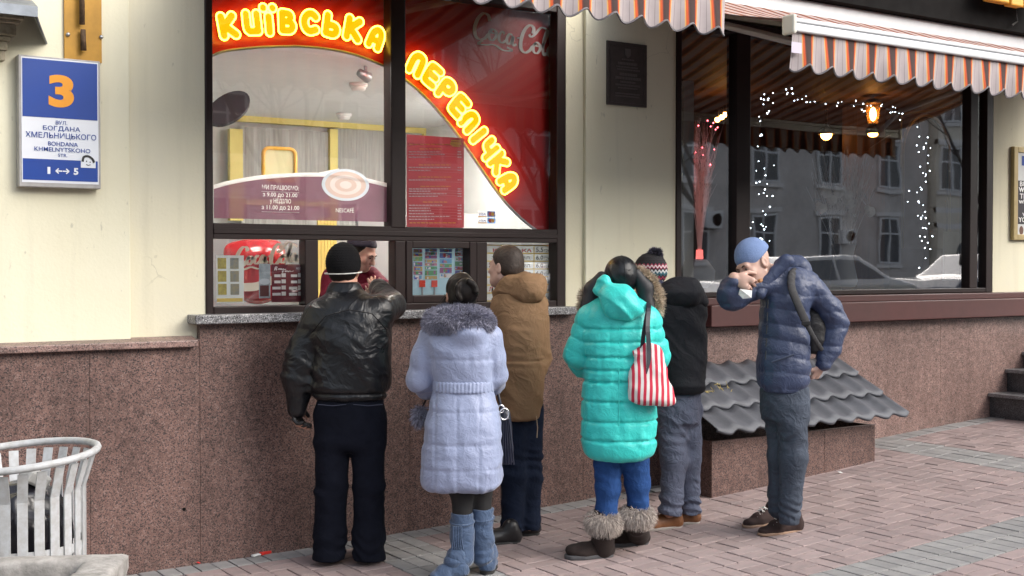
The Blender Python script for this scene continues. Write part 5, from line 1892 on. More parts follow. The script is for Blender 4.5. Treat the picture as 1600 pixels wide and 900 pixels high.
# ---- slatted bin and concrete tub, lower left
rc = atd = _cp + ray(28, 713) * 4.3
bn = thing('litter_bin', 'white steel slatted litter bin with flared rim and a black bag at the lower left', 'litter bin', (rc[0], rc[1], rc[2] - .92))
M_binw = mat('chipped_white_paint', (.46, .48, .50), .45, var=.3, vs=34, col2=(.34, .335, .33), detail=6)
RR = .262
tilt = 0.07
ring_pts = []
ct, st_a = math.cos(-YAW), math.sin(-YAW)
for k in range(40):
    q_ = 2 * math.pi * k / 40
    u, v = RR * math.cos(q_), RR * math.sin(q_)
    ring_pts.append((u * ct - v * st_a, u * st_a + v * ct, .92 + u * tilt - (-v) * .055))
q = MB(); q.tube(ring_pts, .013, 8, closed=True); q.build('rim', M_binw, bn, smooth=True)
NS = 26
for k in range(NS):
    q_ = 2 * math.pi * (k + .3) / NS
    cq, sq = math.cos(q_), math.sin(q_)
    path = [(RR - .008, .90), (RR - .022, .855), (.222, .80), (.222, .5), (.230, .2), (.232, .04)]
    q = MB(); vs = []
    for r_, z_ in path:
        zz = z_ + (r_ * cq * tilt + r_ * sq * .055) * max(0, (z_ - .5) / .42)
        for s in (-1, 1):
            for dr in (0, -.005):
                u = (r_ + dr) * cq - s * .0165 * sq; v = (r_ + dr) * sq + s * .0165 * cq
                vs.append((u * ct - v * st_a, u * st_a + v * ct, zz))
    fs = []
    for i in range(len(path) - 1):
        b0, b1 = i * 4, i * 4 + 4
        fs += [(b0, b0 + 2, b1 + 2, b1), (b0 + 1, b1 + 1, b1 + 3, b0 + 3), (b0, b1, b1 + 1, b0 + 1), (b0 + 2, b0 + 3, b1 + 3, b1 + 2)]
    q.add(vs, fs); q.build('slat', M_binw, bn)
for z_ in (.60, .05):
    q = MB(); vs = []
    for k in range(32):
        q_ = 2 * math.pi * k / 32
        for r_, dz in ((.212, 0), (.212, .03), (.218, .03), (.218, 0)):
            vs.append((r_ * math.cos(q_), r_ * math.sin(q_), z_ + dz))
    q.add(vs, [(k * 4 + j, k * 4 + (j + 1) % 4, ((k + 1) % 32) * 4 + (j + 1) % 4, ((k + 1) % 32) * 4 + j) for k in range(32) for j in range(4)])
    q.build('hoop', M_binw, bn)
q = MB(); q.lathe((0, 0, 0), [(.17, .04), (.178, .06), (.178, .60)], 40, cap=False); q.build('perforated_liner', mat('liner_grey', (.40, .42, .45), .5, var=.2), bn, smooth=True)
q = MB()
for k in range(60):
    q_ = 2 * math.pi * k / 60
    for j in range(14):
        a, z_ = q_ + (.0), .31 + j * .02
        cq, sq = math.cos(a), math.sin(a)
        e1 = (-sq * .0042, cq * .0042)
        r_ = .1795
        q.add([(r_ * cq - e1[0], r_ * sq - e1[1], z_), (r_ * cq + e1[0], r_ * sq + e1[1], z_), (r_ * cq + e1[0], r_ * sq + e1[1], z_ + .008), (r_ * cq - e1[0], r_ * sq - e1[1], z_ + .008)], [(0, 1, 2, 3)])
q.build('liner_holes', M_black, bn)
bag = tag(link('bin_bag', sdf_mesh('bin_bag', [cone((0, 0, .50), (0, 0, .66), .155, .17, .03)], .011, folds(.016, (16, 16, 5), 4)), mat('black_bag_film', (.012, .011, .016), .22, spec=.7)), 'black plastic bag filling the white litter bin', 'bin bag')
bag.location = bn.location
q = MB(); c = (.13, -.08, .60)
q.box(-.045, .045, -.03, .03, 0, .05); cup = tag(q.build('paper_litter', mat('crumpled_paper', (.38, .38, .37), .8), bevel=.01), 'crumpled pale paper lying on the black bag in the bin', 'paper')
cup.location = (bn.location.x + .03, bn.location.y - .06, bn.location.z + .83); cup.rotation_euler = (.3, .5, .4)

tb = _cp + ray(60, 885) * 3.75
blk = thing('concrete_tub', 'weathered concrete planter edge in the lower left corner in front of the bin', 'planter', (tb[0], tb[1], gz(tb[0], tb[1])), -YAW + R_(4))
tz = tb[2] - gz(tb[0], tb[1])
prims = [(V(-.6, -.6, -.02), V(.24, .04, tz), (lambda x, y, z: np.maximum(np.maximum(np.maximum(-.6 - x, x - .245 + .10 * np.maximum(tz - z, 0)), np.maximum(-.62 - y, y - .035)), np.maximum(z - tz - .012, -z)) - .012), 'add', 0),
         (V(-.45, -.5, tz - .2), V(.16, -.06, tz + .1), (lambda x, y, z: np.maximum(np.maximum(np.maximum(-.5 - x, x - .13), np.maximum(-.56 - y, y + .045)), tz - .10 - z) - .01), 'sub', .02)]
link('shell', sdf_mesh('tub', prims, .012, folds(.006, (22, 22, 22), 2, False)), mat('rough_concrete', (.40, .38, .36), .95, var=.5, vs=18, bump=.8, bs=60, col2=(.2, .19, .175), detail=8), blk)
q = MB(); q.box(-.5, .14, -.57, -.04, tz - .14, tz - .085); q.build('soil', mat('wet_soil', (.05, .04, .035), .95, var=.4, vs=20), blk)

# ---- litter
c, _ = ground(411, 867)
t = thing('cigarette_packet', 'torn red and white packet lying at the foot of the plinth', 'packet', (c[0], c[1], gz(c[0], c[1]) + .002), .25)
q = MB(); q.box(-.02, .05, -.014, .014, 0, .016); q.build('red_half', mat('packet_red', (.65, .03, .02), .5), t, bevel=.003)
q = MB(); q.box(-.075, -.0205, -.012, .012, 0, .010); q.build('white_half', M_white, t, bevel=.003)
for i, (px, py, sx_, sy_, lab) in enumerate(((1035, 766, .10, .05, 'white paper scrap by the plinth behind the brown boots'), (1313, 740, .018, .014, 'tiny white scrap by the hatch on the paving'), (310, 882, .012, .01, 'small red scrap at the foot of the granite plinth'))):
    c, _ = ground(px, py)
    q = MB(); z_ = 0
    q.add([(-sx_, -sy_, .004), (sx_, -sy_ * .8, .006), (sx_ * .9, sy_, .012), (-sx_ * .8, sy_ * .9, .005), (0, 0, .014)], [(0, 1, 4), (1, 2, 4), (2, 3, 4), (3, 0, 4)])
    o = tag(q.build('litter_scrap', mat('scrap_red', (.6, .03, .03), .6) if i == 2 else M_white), lab, 'litter'); o.location = (c[0], c[1], gz(c[0], c[1]) + .002); o.rotation_euler = (0, 0, i * 1.3)

# ---- across the street: what the panes mirror
M_fac = mat('grey_stone_facade', (.66, .62, .58), .85, var=.3, vs=.8, bump=.6, bs=3)
M_fac2 = mat('pale_stone', (.78, .76, .73), .85, var=.15, vs=2)
M_win = mat('far_window_glass', (.10, .11, .12), .1)
opp = thing('opposite_building', 'grey stone apartment house with white windows across the street', 'building', (20, -32, 0))
oo = opp.location
q = MB(); q.box(-14, 49.4, -40, -32, -.5, 11.2); q.build('wall', M_fac, opp, origin=oo)
M_fac3 = mat('cream_facade', (.80, .74, .62), .85, var=.25, vs=.8, bump=.5, bs=3)
opp2 = thing('opposite_building', 'pale cream house with arched ground floor openings farther up across the street', 'building', (70, -32, 0))
q = MB(); q.box(49.6, 140, -40, -31.6, -.5, 11.8); q.build('wall', M_fac3, opp2, origin=opp2.location)
for xx in (52, 56, 60, 64, 68):
    q = MB(); q.prism([(xx + .9 * math.cos(a_), 1.9 + .9 * math.sin(a_)) for a_ in [math.pi * k / 10 for k in range(11)]] + [(xx - .9, .4), (xx + .9, .4)], -31.58, -31.54)
    q.build('arched_opening', M_win, opp2, origin=opp2.location)
q = MB()
for z_ in (3.4, 4.2, 7.4, 11.3): q.box(49.6, 140, -31.82, -31.598, z_, z_ + .25)
q.build('cornice', M_fac2, opp2, origin=opp2.location)
# rusticated ground floor courses of the grey house
q = MB()
for k in range(8): q.box(-14, 49.4, -32.06, -31.995, .1 + k * .36, .1 + k * .36 + .31)
tag(q.build('stone_courses', M_fac, opp, origin=oo), kind='stuff')
q = MB()
for z_ in (1.2, 4.6, 10.8): q.box(-14, 49.4, -32.25, -32.001, z_, z_ + .35)
for x in range(-14, 49, 8): q.box(x, x + .6, -32.18, -32.002, -.4, 10.7)
q.build('cornice', M_fac2, opp, origin=oo)
g = random.Random(8)
_wf = MB()
for x0_, x1_, z0_, z1_ in ((-.75, .75, 0, .08), (-.75, .75, 2.02, 2.1), (-.75, -.67, .08, 2.02), (.67, .75, .08, 2.02), (-.04, .04, .08, 2.02), (-.67, .67, 1.3, 1.37)):
    _wf.box(x0_, x1_, -.08, .02, z0_, z1_)
_wfm = _wf.mesh('window'); _wfm.materials.append(M_white)
_wp = MB(); _wp.quad((-.7, -.01 + .0, .05), (-.7, -.01, 2.05), (.7, -.01, 2.05), (.7, -.01, .05)); _wpm = _wp.mesh('pane'); _wpm.materials.append(M_win)
_fr = MB(); _fr.box(-.95, .95, -.06, .0, -.2, -.02); _fr.box(-.95, .95, -.10, .0, 2.15, 2.35); _frm = _fr.mesh('surround'); _frm.materials.append(M_fac2)
for x in range(-10, 110, 4):
    for z_ in (1.75, 5.2, 8.5):
        if x > 46 and z_ < 3: continue
        yo_ = .42 if x > 48 else .06
        op_ = opp2 if x > 48 else opp
        if z_ > 6 and x > 50: continue
        o = link('window', _wfm, None, op_); o.location = (x + .6 - op_.location.x, yo_, z_); o.rotation_euler = (0, 0, math.pi)
        p = link('pane', _wpm, None, o)
        p = link('surround', _frm, None, o); p.location = (0, .0, 0)
for i, (x, z_) in enumerate(((43.6, 2.6), (55.5, 3.0), (35.4, 3.2))):
    t = thing('air_conditioner', 'white air conditioner on the wall across the street, ' + ('middle one of three' if i == 0 else 'farthest up the street' if i == 1 else 'nearest of three'), 'air conditioner', (x, -31.6, z_), group='air conditioners across the street')
    q = MB(); q.box(-.45, .45, -.35, .05, 0, .7); q.build('case', M_white, t, bevel=.02)
    q = MB(); q.tube([(.1, .05, .35), (.1, .07, .35)], .26, 16); q.build('fan_grille', M_dark, t)


def tree(x, y, h, seed, label):
    g = random.Random(seed)
    t = thing('bare_tree', label, 'tree', (x, y, gz(x, max(y, -8))), group='bare street trees')
    tr_, cr = MB(), MB()

    def grow(p, d, L_, r, lev, mb):
        pts = [p]; k = 4
        for i in range(k):
            d = (d + Vector((g.gauss(0, .12), g.gauss(0, .12), g.gauss(0, .08) + (.05 if lev else 0)))).normalized()
            pts.append(pts[-1] + d * L_ / k)
        rs = [r * (1 - .45 * i / k) for i in range(k + 1)]
        mb.tube([q_[:] for q_ in pts], rs, 7 if lev < 2 else 4 if lev < 3 else 3, cap=False)
        if lev >= 5: return
        for _ in range(4 if lev in (1, 2, 3) else 3 if lev else 5):
            i = g.randrange(2, k + 1) if lev else g.randrange(3, k + 1)
            ax = Vector((g.gauss(0, 1), g.gauss(0, 1), g.gauss(.25, .5))).normalized()
            nd = (d * .7 + ax * .75).normalized()
            grow(pts[i], nd, L_ * g.uniform(.6, .78), rs[i] * .58, lev + 1, cr)
    grow(Vector((0, 0, 0)), Vector((0, 0, 1)), h * .34, .12, 0, tr_)
    M_bark = mat('dark_bark', (.045, .038, .034), .9, var=.4)
    tr_.build('trunk', M_bark, t, smooth=True); cr.build('crown', M_bark, t, smooth=True)


tree(11.5, -9.8, 8.5, 1, 'bare street tree at the kerb across from the kiosk')
tree(14.7, -10.2, 9.0, 2, 'bare street tree at the kerb across from the cafe mullion')
tree(22.6, -10.2, 9.5, 3, 'bare street tree at the kerb farther up the street')
tree(38, -10.0, 9.5, 4, 'bare street tree farthest up the street')
tree(8.2, -9.9, 9.0, 5, 'bare street tree at the kerb nearest the camera')


def car(x, y, col, label, nm):
    t = thing('parked_car', label, 'car', (x, y, gz(x, -9) - .14), group='cars parked along the kerb')
    paint = mat(nm, col, .25, coat=.8)
    out = [(-2.2, .35), (-2.25, .7), (-2.0, .92), (-1.35, .98), (-.75, 1.42), (.75, 1.45), (1.45, 1.02), (2.1, .9), (2.25, .6), (2.2, .3)]
    prims = []

    def body(x_, y_, z_):
        zz = np.interp(x_, [p[0] for p in out[1:-1]], [p[1] for p in out[1:-1]])
        top = z_ - zz
        wy = .86 - .22 * np.clip((z_ - .9) / .5, 0, 1)
        d = np.maximum(np.maximum(top, .28 - z_), np.maximum(np.abs(y_) - wy, np.abs(x_) - 2.22))
        return d - .02
    prims = [(V(-2.3, -.95, .2), V(2.3, .95, 1.5), body, 'add', 0)]
    for wx in (-1.35, 1.4):
        for sy in (-1, 1):
            prims.append(cone((wx, sy * .95, .32), (wx, sy * .6, .32), .36, .36, .01, op='sub'))
    link('body', sdf_mesh('car_body', prims, .04), paint, t)
    for sy in (-1, 1):
        for pts in ([(-1.2, 1.0), (-.72, 1.36), (-.05, 1.38), (-.05, 1.0)], [(.03, 1.0), (.03, 1.38), (.7, 1.38), (1.3, 1.02)]):
            q = MB(); q.add([(a, sy * (.885 - .22 * max(0, (z_ - .9) / .5)), z_) for a, z_ in pts], [(0, 1, 2, 3)])
            o = q.build('side_window', M_win, t); s_ = o.modifiers.new('t', 'SOLIDIFY'); s_.thickness = .02
        for wx in (-1.35, 1.4):
            q = MB(); q.tube([(wx, sy * .88, .32), (wx, sy * .68, .32)], .32, 18); wo = q.build('wheel', M_black, t)
            q = MB(); q.tube([(wx, sy * .89, .32), (wx, sy * .7, .32)], .2, 14); q.build('rim', M_metal, wo)


car(12.5, -9.95 - .2, (.55, .56, .58), 'silver car parked at the kerb, mirrored in the cafe window', 'silver_paint')
car(18.0, -9.95 - .2, (.6, .6, .6), 'white car parked behind the silver car at the kerb', 'white_car_paint')
car(23.6, -9.95 - .2, (.05, .06, .09), 'dark blue car parked farther up the kerb', 'navy_car_paint')
car(29.4, -9.95 - .2, (.5, .5, .5), 'pale grey car parked farthest up the kerb', 'pale_car_paint')

# ================================================================== PEOPLE
M_skin = mat('skin', (.50, .27, .19), .5, var=.12, vs=30)
M_skin_p = mat('winter_skin', (.56, .36, .29), .5, var=.15, vs=30)
M_eye = mat('eye_dark', (.02, .015, .012), .2)
UP = V(0, 0, 1)


def creases(amp, freq, seed=0):
    "pulled cloth: slanting ridges that come and go, stronger low on the leg and at the knee"
    def fn(x, y, z):
        s = np.sin(z * 6 + seed) * .6
        u = z * 1.0 + x * (.55 + s) + y * .35
        v = x * .45 - z * .25 + y * .3
        n = vnoise(u * freq, v * freq * .45, y * freq * .3 + 3, seed)
        m = vnoise(x * 4 + 5, y * 4, z * 4, seed + 4) * .5 + .6
        f = vnoise(u * freq * 2.2, v * freq, y * freq + 1, seed + 7)
        return amp * ((1 - 2.2 * np.abs(n)) * m + .25 * f)
    return fn



def nrm(v):
    v = np.asarray(v, np.float32)
    return v / (np.linalg.norm(v) + 1e-9)


def kneefolds(bands, seed=0):
    "bunched cloth: bands of sharp slanting folds. band: (z, spread, folds per metre, amplitude)"
    def fn(x, y, z):
        o = 0
        w1 = vnoise(x * 9, y * 9, z * 5, seed) * .9
        w2 = vnoise(x * 6 + 9, y * 6, z * 14, seed + 5)
        for zc, sp, fr, am in bands:
            e = np.exp(-((z - zc) / sp) ** 2)
            t = (z + .22 * x) * fr + w1
            s = 1 - np.abs(2 * (t - np.floor(t)) - 1) * 2
            o = o + .7 * am * e * s * np.clip(w2 + .55, 0, 1.2)
        return o
    return fn


def plus(*fs):
    return lambda x, y, z: sum(f(x, y, z) for f in fs)


def pucker(zs, amp, seed=0, w=.02):
    "short gathers that run out of each seam of a quilted coat"
    def fn(x, y, z):
        e = 0
        for s in zs:
            e = e + np.exp(-((z - s) / w) ** 2)
        n = vnoise(x * 42, y * 42, z * 9, seed) + .6 * vnoise(x * 20, y * 20, z * 12, seed + 2)
        return amp * n * (np.minimum(e, 1.2) * .8 + .35)
    return fn


class Person:
    "local frame: x to the right of the picture, y away from the camera, z up, root on the paving"

    def __init__(s, px, py, label, d=None, group=None):
        if d is None:
            g_, d = ground(px, py)
        else:
            g_ = _cp + ray(px, py) * d
        s.d, s.root = d, np.array(g_)
        s.label, s.group = label, group
        s.R = np.array([[math.cos(YAW), -math.sin(YAW), 0], [math.sin(YAW), math.cos(YAW), 0], [0, 0, 1]])

    def loc(s, p):
        return s.R @ (np.asarray(p) - s.root)

    def A(s, px, py, dd=0.0):
        return s.loc(_cp + ray(px, py) * (s.d + dd)).astype(np.float32)

    def G(s, px, py):
        return s.loc(ground(px, py)[0]).astype(np.float32)

    def rows(s, rr, **k):
        out = []
        for r in rr:
            py, l, r_, dh = r[:4]
            dc = r[4] if len(r) > 4 else 0
            a, b = s.A(l, py, dc), s.A(r_, py, dc)
            out.append((float(a[2]), float((a[0] + b[0]) / 2), float(a[1]), float((b[0] - a[0]) / 2), dh))
        return loft(out, **k)

    def body(s, prims, m=M_skin, h=.0065):
        o = link('person', sdf_mesh('person', prims, h), m)
        o.location = s.root; o.rotation_euler = (0, 0, -YAW)
        tag(o, s.label, 'person', s.group)
        s.o = o
        return o

    def part(s, nm, prims, m, h=.007, disp=None, parent=None, me=None):
        return link(nm, me or sdf_mesh(nm, prims, h, disp), m, parent or s.o)


def half(c, n, k=.0):
    "keep the side the normal points away from"
    c, n = np.asarray(c, np.float32), nrm(n)
    return (V(-9, -9, -9), V(9, 9, 9), (lambda x, y, z: (x - c[0]) * n[0] + (y - c[1]) * n[1] + (z - c[2]) * n[2]), 'int', k)


class Head:
    def __init__(s, c, fwd, up=(0, 0, 1), sc=1.0):
        s.c = np.asarray(c, np.float32); s.f = nrm(fwd)
        u = np.asarray(up, np.float32); u = nrm(u - (u @ s.f) * s.f); s.u = u
        s.r = np.cross(s.f, u); s.s = sc
        s.M = np.stack([s.r, s.f, s.u])

    def P(s, x, y, z):
        return s.c + s.s * (x * s.r + y * s.f + z * s.u)

    def E(s, x, y, z, rx, ry, rz, k=.015, op='add'):
        return ell(s.P(x, y, z), (rx * s.s, ry * s.s, rz * s.s), k * s.s, s.M, op)

    def C(s, a, b, ra, rb, k=.012, op='add'):
        return cone(s.P(*a), s.P(*b), ra * s.s, rb * s.s, k * s.s, op=op)

    def prims(s, neck=True):
        q = [s.E(0, -.012, .035, .073, .092, .085), s.E(0, .03, -.03, .060, .066, .085, .03), s.E(0, .052, -.088, .033, .034, .028, .03),
             s.C((-.05, .0, -.06), (-.02, .06, -.095), .02, .02, .03), s.C((.05, .0, -.06), (.02, .06, -.095), .02, .02, .03),
             s.C((-.034, .083, .012), (.034, .083, .012), .012, .012, .02), s.E(-.038, .068, -.028, .02, .018, .018, .02), s.E(.038, .068, -.028, .02, .018, .018, .02),
             s.E(-.031, .098, -.004, .016, .012, .010, .012, 'sub'), s.E(.031, .098, -.004, .016, .012, .010, .012, 'sub'),
             s.E(-.031, .078, -.005, .012, .012, .010, .004), s.E(.031, .078, -.005, .012, .012, .010, .004),
             s.C((0, .092, .002), (0, .114, -.034), .008, .012, .010), s.E(-.011, .101, -.038, .009, .010, .008, .006), s.E(.011, .101, -.038, .009, .010, .008, .006),
             s.C((-.019, .083, -.060), (.019, .083, -.060), .008, .008, .01), s.C((-.016, .083, -.072), (.016, .083, -.072), .009, .009, .008),
             s.C((-.022, .094, -.066), (.022, .094, -.066), .003, .003, .004, 'sub')]
        for sx in (-1, 1):
            q += [s.E(sx * .076, -.008, -.012, .011, .020, .032, .006), s.E(sx * .086, -.002, -.008, .006, .011, .018, .006, 'sub')]
        if neck:
            q.append(s.C((0, -.022, -.06), (0, -.04, -.17), .052, .058, .03))
        return q

    def eyes(s, p):
        for sx in (-1, 1):
            q = MB(); c = s.P(sx * .031, .0895, -.0045); q.sphere(c, (.0065 * s.s,) * 3, 8)
            q.build('eye', M_eye, p.o, smooth=True)

    def brows(s, p, m):
        for sx in (-1, 1):
            q = MB(); q.tube([s.P(sx * .014, .097, .012), s.P(sx * .03, .097, .018), s.P(sx * .047, .084, .012)], [.0032, .004, .002], 6)
            q.build('eyebrow', m, p.o, smooth=True)


def hand(w_, d, side, curl=.35, sc=1.0, inf=0.0, spread=.12, thumb=1.0, flip=False):
    "w_: wrist, d: along the hand, side: towards the thumb; curl in radians per joint. Returns primitives"
    d = nrm(d); side = np.asarray(side, np.float32); side = nrm(side - (side @ d) * d)
    n = np.cross(side, d) if flip else np.cross(d, side)           # towards the palm
    q = [cone(w_, w_ + d * .045 * sc, .024 * sc + inf, .026 * sc + inf, .012, flat=(n, .62)),
         cone(w_ + d * .04 * sc + side * .016 * sc, w_ + d * .078 * sc + side * .020 * sc, .021 * sc + inf, .017 * sc + inf, .012, flat=(n, .65)),
         cone(w_ + d * .04 * sc - side * .014 * sc, w_ + d * .074 * sc - side * .020 * sc, .020 * sc + inf, .015 * sc + inf, .012, flat=(n, .65))]
    for i, (o_, L_, r_) in enumerate(((.028, .072, .0088), (.010, .080, .0092), (-.010, .074, .0088), (-.028, .058, .0078))):
        p = w_ + d * (.082 - .004 * abs(i - 1)) * sc + side * o_ * sc
        a = -.05 + curl * .6
        dir_ = nrm(d + side * spread * o_ / .028)
        for j, f in enumerate((.45, .32, .23)):
            a += curl * (1.0, 1.25, .9)[j] * (.9 + .12 * i)
            dd_ = dir_ * math.cos(a) + n * math.sin(a)
            p2 = p + dd_ * L_ * f * 1.05 * sc
            q.append(cone(p, p2, (r_ - .0006 * j) * sc + inf, (r_ - .0006 * (j + 1)) * sc + inf, .004))
            p = p2
    p = w_ + d * .022 * sc + side * .022 * sc
    p2 = p + (d * .6 + side * .75 * thumb + n * .35) * .042 * sc
    p3 = p2 + (d * .85 + side * .3 * thumb + n * .45) * .032 * sc
    q += [cone(p, p2, .0135 * sc + inf, .0105 * sc + inf, .012), cone(p2, p3, .0105 * sc + inf, .008 * sc + inf, .004)]
    return q


def limb(pts, rs, k=.03, q=None, flat=None):
    out = []
    for i in range(len(pts) - 1):
        out.append(cone(pts[i], pts[i + 1], rs[i], rs[i + 1], k, flat, q))
    return out


def shoe(p, nm, heel, toe, m, msole, wd=.043, shaft=.06, sr=.045, shz=.10, sole=.018, toe_h=.03, lab=None):
    "heel, toe: points on the paving in p's frame"
    d = nrm(np.array([toe[0] - heel[0], toe[1] - heel[1], 0]))
    z0 = float(min(heel[2], toe[2]))
    H, T = np.array([heel[0], heel[1], z0], np.float32), np.array([toe[0], toe[1], z0], np.float32)
    L_ = float(np.linalg.norm(T - H))
    a = H + d * .032
    b = H + d * L_ * .62
    t = T - d * wd * .9
    u = UP
    ank = H + d * .055
    pr = [cone(a + u * .038, b + u * .034, .037, wd, .02), cone(b + u * .030, t + u * toe_h * .85, wd, wd * .86, .02, flat=(u, .72)),
          cone(a + u * .05, ank + u * (shz), .040, sr, .03), cone(ank + u * .07, b + u * .045, .036, .030, .03),
          half(H + u * sole * .8, -u, .004)]
    o = p.part(nm, pr, m, .0055, folds(.0022, (22, 22, 22), 5))
    if lab: o['label'] = lab

    def plan(x, y, z):
        e = []
        for c0, c1, r0, r1 in ((H + d * .034, b, .036, wd + .002), (b, t, wd + .002, wd * .9)):
            ab = c1 - c0; l2 = float(ab @ ab)
            tt = np.clip(((x - c0[0]) * ab[0] + (y - c0[1]) * ab[1]) / l2, 0, 1)
            e.append(np.sqrt((x - c0[0] - tt * ab[0]) ** 2 + (y - c0[1] - tt * ab[1]) ** 2) - (r0 + (r1 - r0) * tt))
        dd_ = np.minimum(e[0], e[1]) - .003
        return np.maximum(dd_, np.abs(z - z0 - sole / 2 - .001) - sole / 2)
    lo = np.minimum(H, T) - .07; hi = np.maximum(H, T) + .07
    lo[2], hi[2] = z0 - .01, z0 + sole + .02
    so = link('sole', sdf_mesh('sole', [(lo, hi, plan, 'add', 0)], .005), msole, o)
    return o, ank


def leg_prims(hip, knee, ank, r=(.075, .05, .036)):
    return [cone(hip, knee, r[0], r[1], .03), cone(knee, ank, r[1], r[2], .03)]


def strip(nm, p, pts, wdt, thk, normal, m, par=None, h=.005):
    pr = []
    P_ = spline(pts, 4)
    for i in range(len(P_) - 1):
        pr.append(cone(P_[i], P_[i + 1], wdt / 2, wdt / 2, .004, flat=(nrm(normal[min(i // 4, len(normal) - 1)]) if isinstance(normal, list) else nrm(normal), thk / wdt)))
    return p.part(nm, pr, m, h, None, par)


# ---------------------------------------------------------------- leather jacket man
M_leather = mat('black_leather', (.0085, .0095, .012), .30, var=.3, vs=6, fold=.5, fs=8, bump=.25, bs=300, spec=.42)
M_jean_b = mat('black_navy_cloth', (.0065, .008, .015), .9, var=.3, vs=12, fold=.3, fs=9, spec=.12)
M_knit_b = mat('black_knit', (.009, .009, .010), .95, spec=.1, bump=.8, bs=260)
M_shoe_b = mat('black_shoe', (.014, .013, .014), .38)
M_sole_b = mat('black_sole', (.02, .02, .02), .7)
M_hair_d = mat('dark_hair', (.010, .007, .006), .55, spec=.25, var=.4, vs=60, stretch=(1, 1, .25))
p = Person(545, 882, 'person in a black leather jacket and black knit cap leaning at the hatch')
h1 = Head(p.A(538, 420, .06), (.18, 1, -.05), (0, .1, 1), 1.02)
wl_ = p.A(462, 636, .0)
wr_ = p.A(592, 450, .58)
q = h1.prims() + [cone(p.A(540, 470, .02), p.A(545, 640, 0), .10, .12, .05, flat=(V(0, 1, 0), .7))]
q += limb([p.A(498, 492), p.A(468, 568, .0), wl_], [.05, .042, .03]) + limb([p.A(588, 485), p.A(612, 478, .26), wr_], [.05, .042, .03])
q += hand(wl_, (.05, .1, -1), (.4, 1, 0), .45) + hand(wr_, (-.3, 1, .1), (-1, 0, .3), .3)
hipL, kneL, ankL = p.A(521, 650), p.A(518, 760, -.01), p.A(515, 862, .0)
hipR, kneR, ankR = p.A(573, 650), p.A(577, 760, -.01), p.A(576, 862, .0)
q += leg_prims(hipL, kneL, ankL) + leg_prims(hipR, kneR, ankR)
p.body(q)
rows = [(446, 516, 562, .065, .03), (456, 512, 568, .075, .02), (466, 500, 584, .10), (480, 486, 602, .13), (500, 481, 610, .15), (530, 483, 611, .165), (560, 487, 610, .165), (590, 488, 609, .16), (606, 487, 608, .155), (618, 494, 603, .14), (624, 496, 602, .13)]
q = [p.rows(rows, k=.03, n=2.3, edge=.03, seams=[p.A(545, 613)[2]], sa=.012, sw=.008)]
q += limb([p.A(498, 492), p.A(474, 545, .0), p.A(464, 590, .0), p.A(462, 640, .0)], [.078, .082, .072, .052], .05)
q += limb([p.A(592, 484), p.A(611, 478, .22)], [.082, .078], .05) + limb([p.A(611, 478, .22), p.A(600, 462, .40), wr_], [.078, .062, .05], .03)
p.part('jacket', q, M_leather, .0065, plus(creases(.012, 6, 2), creases(.005, 15, 8), kneefolds([(p.A(545, 600)[2], .06, 14, .007), (p.A(545, 560)[2], .1, 11, .004)], 4)))
p.part('collar', [p.rows([(441, 517, 561, .066, .035), (450, 512, 566, .074, .025), (462, 508, 572, .084, .02)], n=2.1, edge=.012)], M_leather, .006, folds(.003, (9, 9, 9), 3))
q = MB(); z_ = p.A(545, 476)[2]
q.tube([p.A(487, 520, -.135), p.A(508, 494, -.155), p.A(545, 484, -.165), p.A(582, 490, -.155), p.A(604, 515, -.12)], .004, 6)
q.build('back_seam', M_leather, p.o, smooth=True)
q = [p.rows([(612, 499, 597, .115), (640, 494, 601, .125), (668, 493, 602, .125), (705, 492, 603, .11)], k=.05, n=2.3, edge=.06)]
q += limb([p.A(520, 655), kneL, p.A(516, 835), p.A(514, 872)], [.098, .086, .086, .092], .03) + limb([p.A(574, 655), kneR, p.A(576, 835), p.A(576, 872)], [.098, .085, .085, .090], .03) + [half(V(0, 0, .028), -UP, .004)]
p.part('trousers', q, M_jean_b, .0065, plus(creases(.006, 7, 6), kneefolds([(.42, .12, 12, .006), (.1, .08, 16, .007)], 3)))
q = MB()
for a, b in ((497, 541), (552, 598)):
    q.tube([p.A(a, 632, -.132), p.A((a + b) / 2, 634, -.14), p.A(b, 632, -.132)], .0025, 5)
q.build('pocket_stitching', mat('navy_stitch', (.03, .035, .06), .8), p.o)
for hx, hy_, tx, ty in ((517, 876, 509, 886), (578, 874, 573, 885)):
    g1 = p.G(hx, hy_); shoe(p, 'shoe', g1 + V(0, -.03, 0), g1 + V(-.03, .24, 0), M_shoe_b, M_sole_b, sr=.05)
q = [h1.E(0, -.016, .048, .098, .112, .098, .01), half(h1.P(0, 0, -.022), -h1.u, .008)]
q = [h1.E(0, -.018, .032, .094, .110, .112, .01), half(h1.P(0, -.1, -.045), -h1.u + .12 * h1.f, .01)]
cap = p.part('knit_cap', q, M_knit_b, .006, lambda x, y, z: .0016 * np.sin(z * 420))
q = MB(); q.tube([h1.P(.0975 * math.cos(t_), -.018 + .1135 * math.sin(t_), -.022 + .012 * math.sin(t_)) for t_ in np.linspace(0, 2 * math.pi, 40)[:-1]], .0035, 6, closed=True)
q.build('white_stripe', mat('off_white_wool', (.6, .6, .58), .9), cap, smooth=True)
p.part('hair', [h1.E(0, -.03, -.01, .078, .085, .075, .01), half(h1.P(0, -.02, 0), h1.f, .01), half(h1.P(0, 0, -.075), -h1.u, .01)], M_hair_d, .006, folds(.003, (40, 40, 12), 3))
p.part('glove', hand(wl_ + V(0, 0, .015), (.05, .1, -1), (.4, 1, 0), .45, 1.05, .004), M_shoe_b, .005)

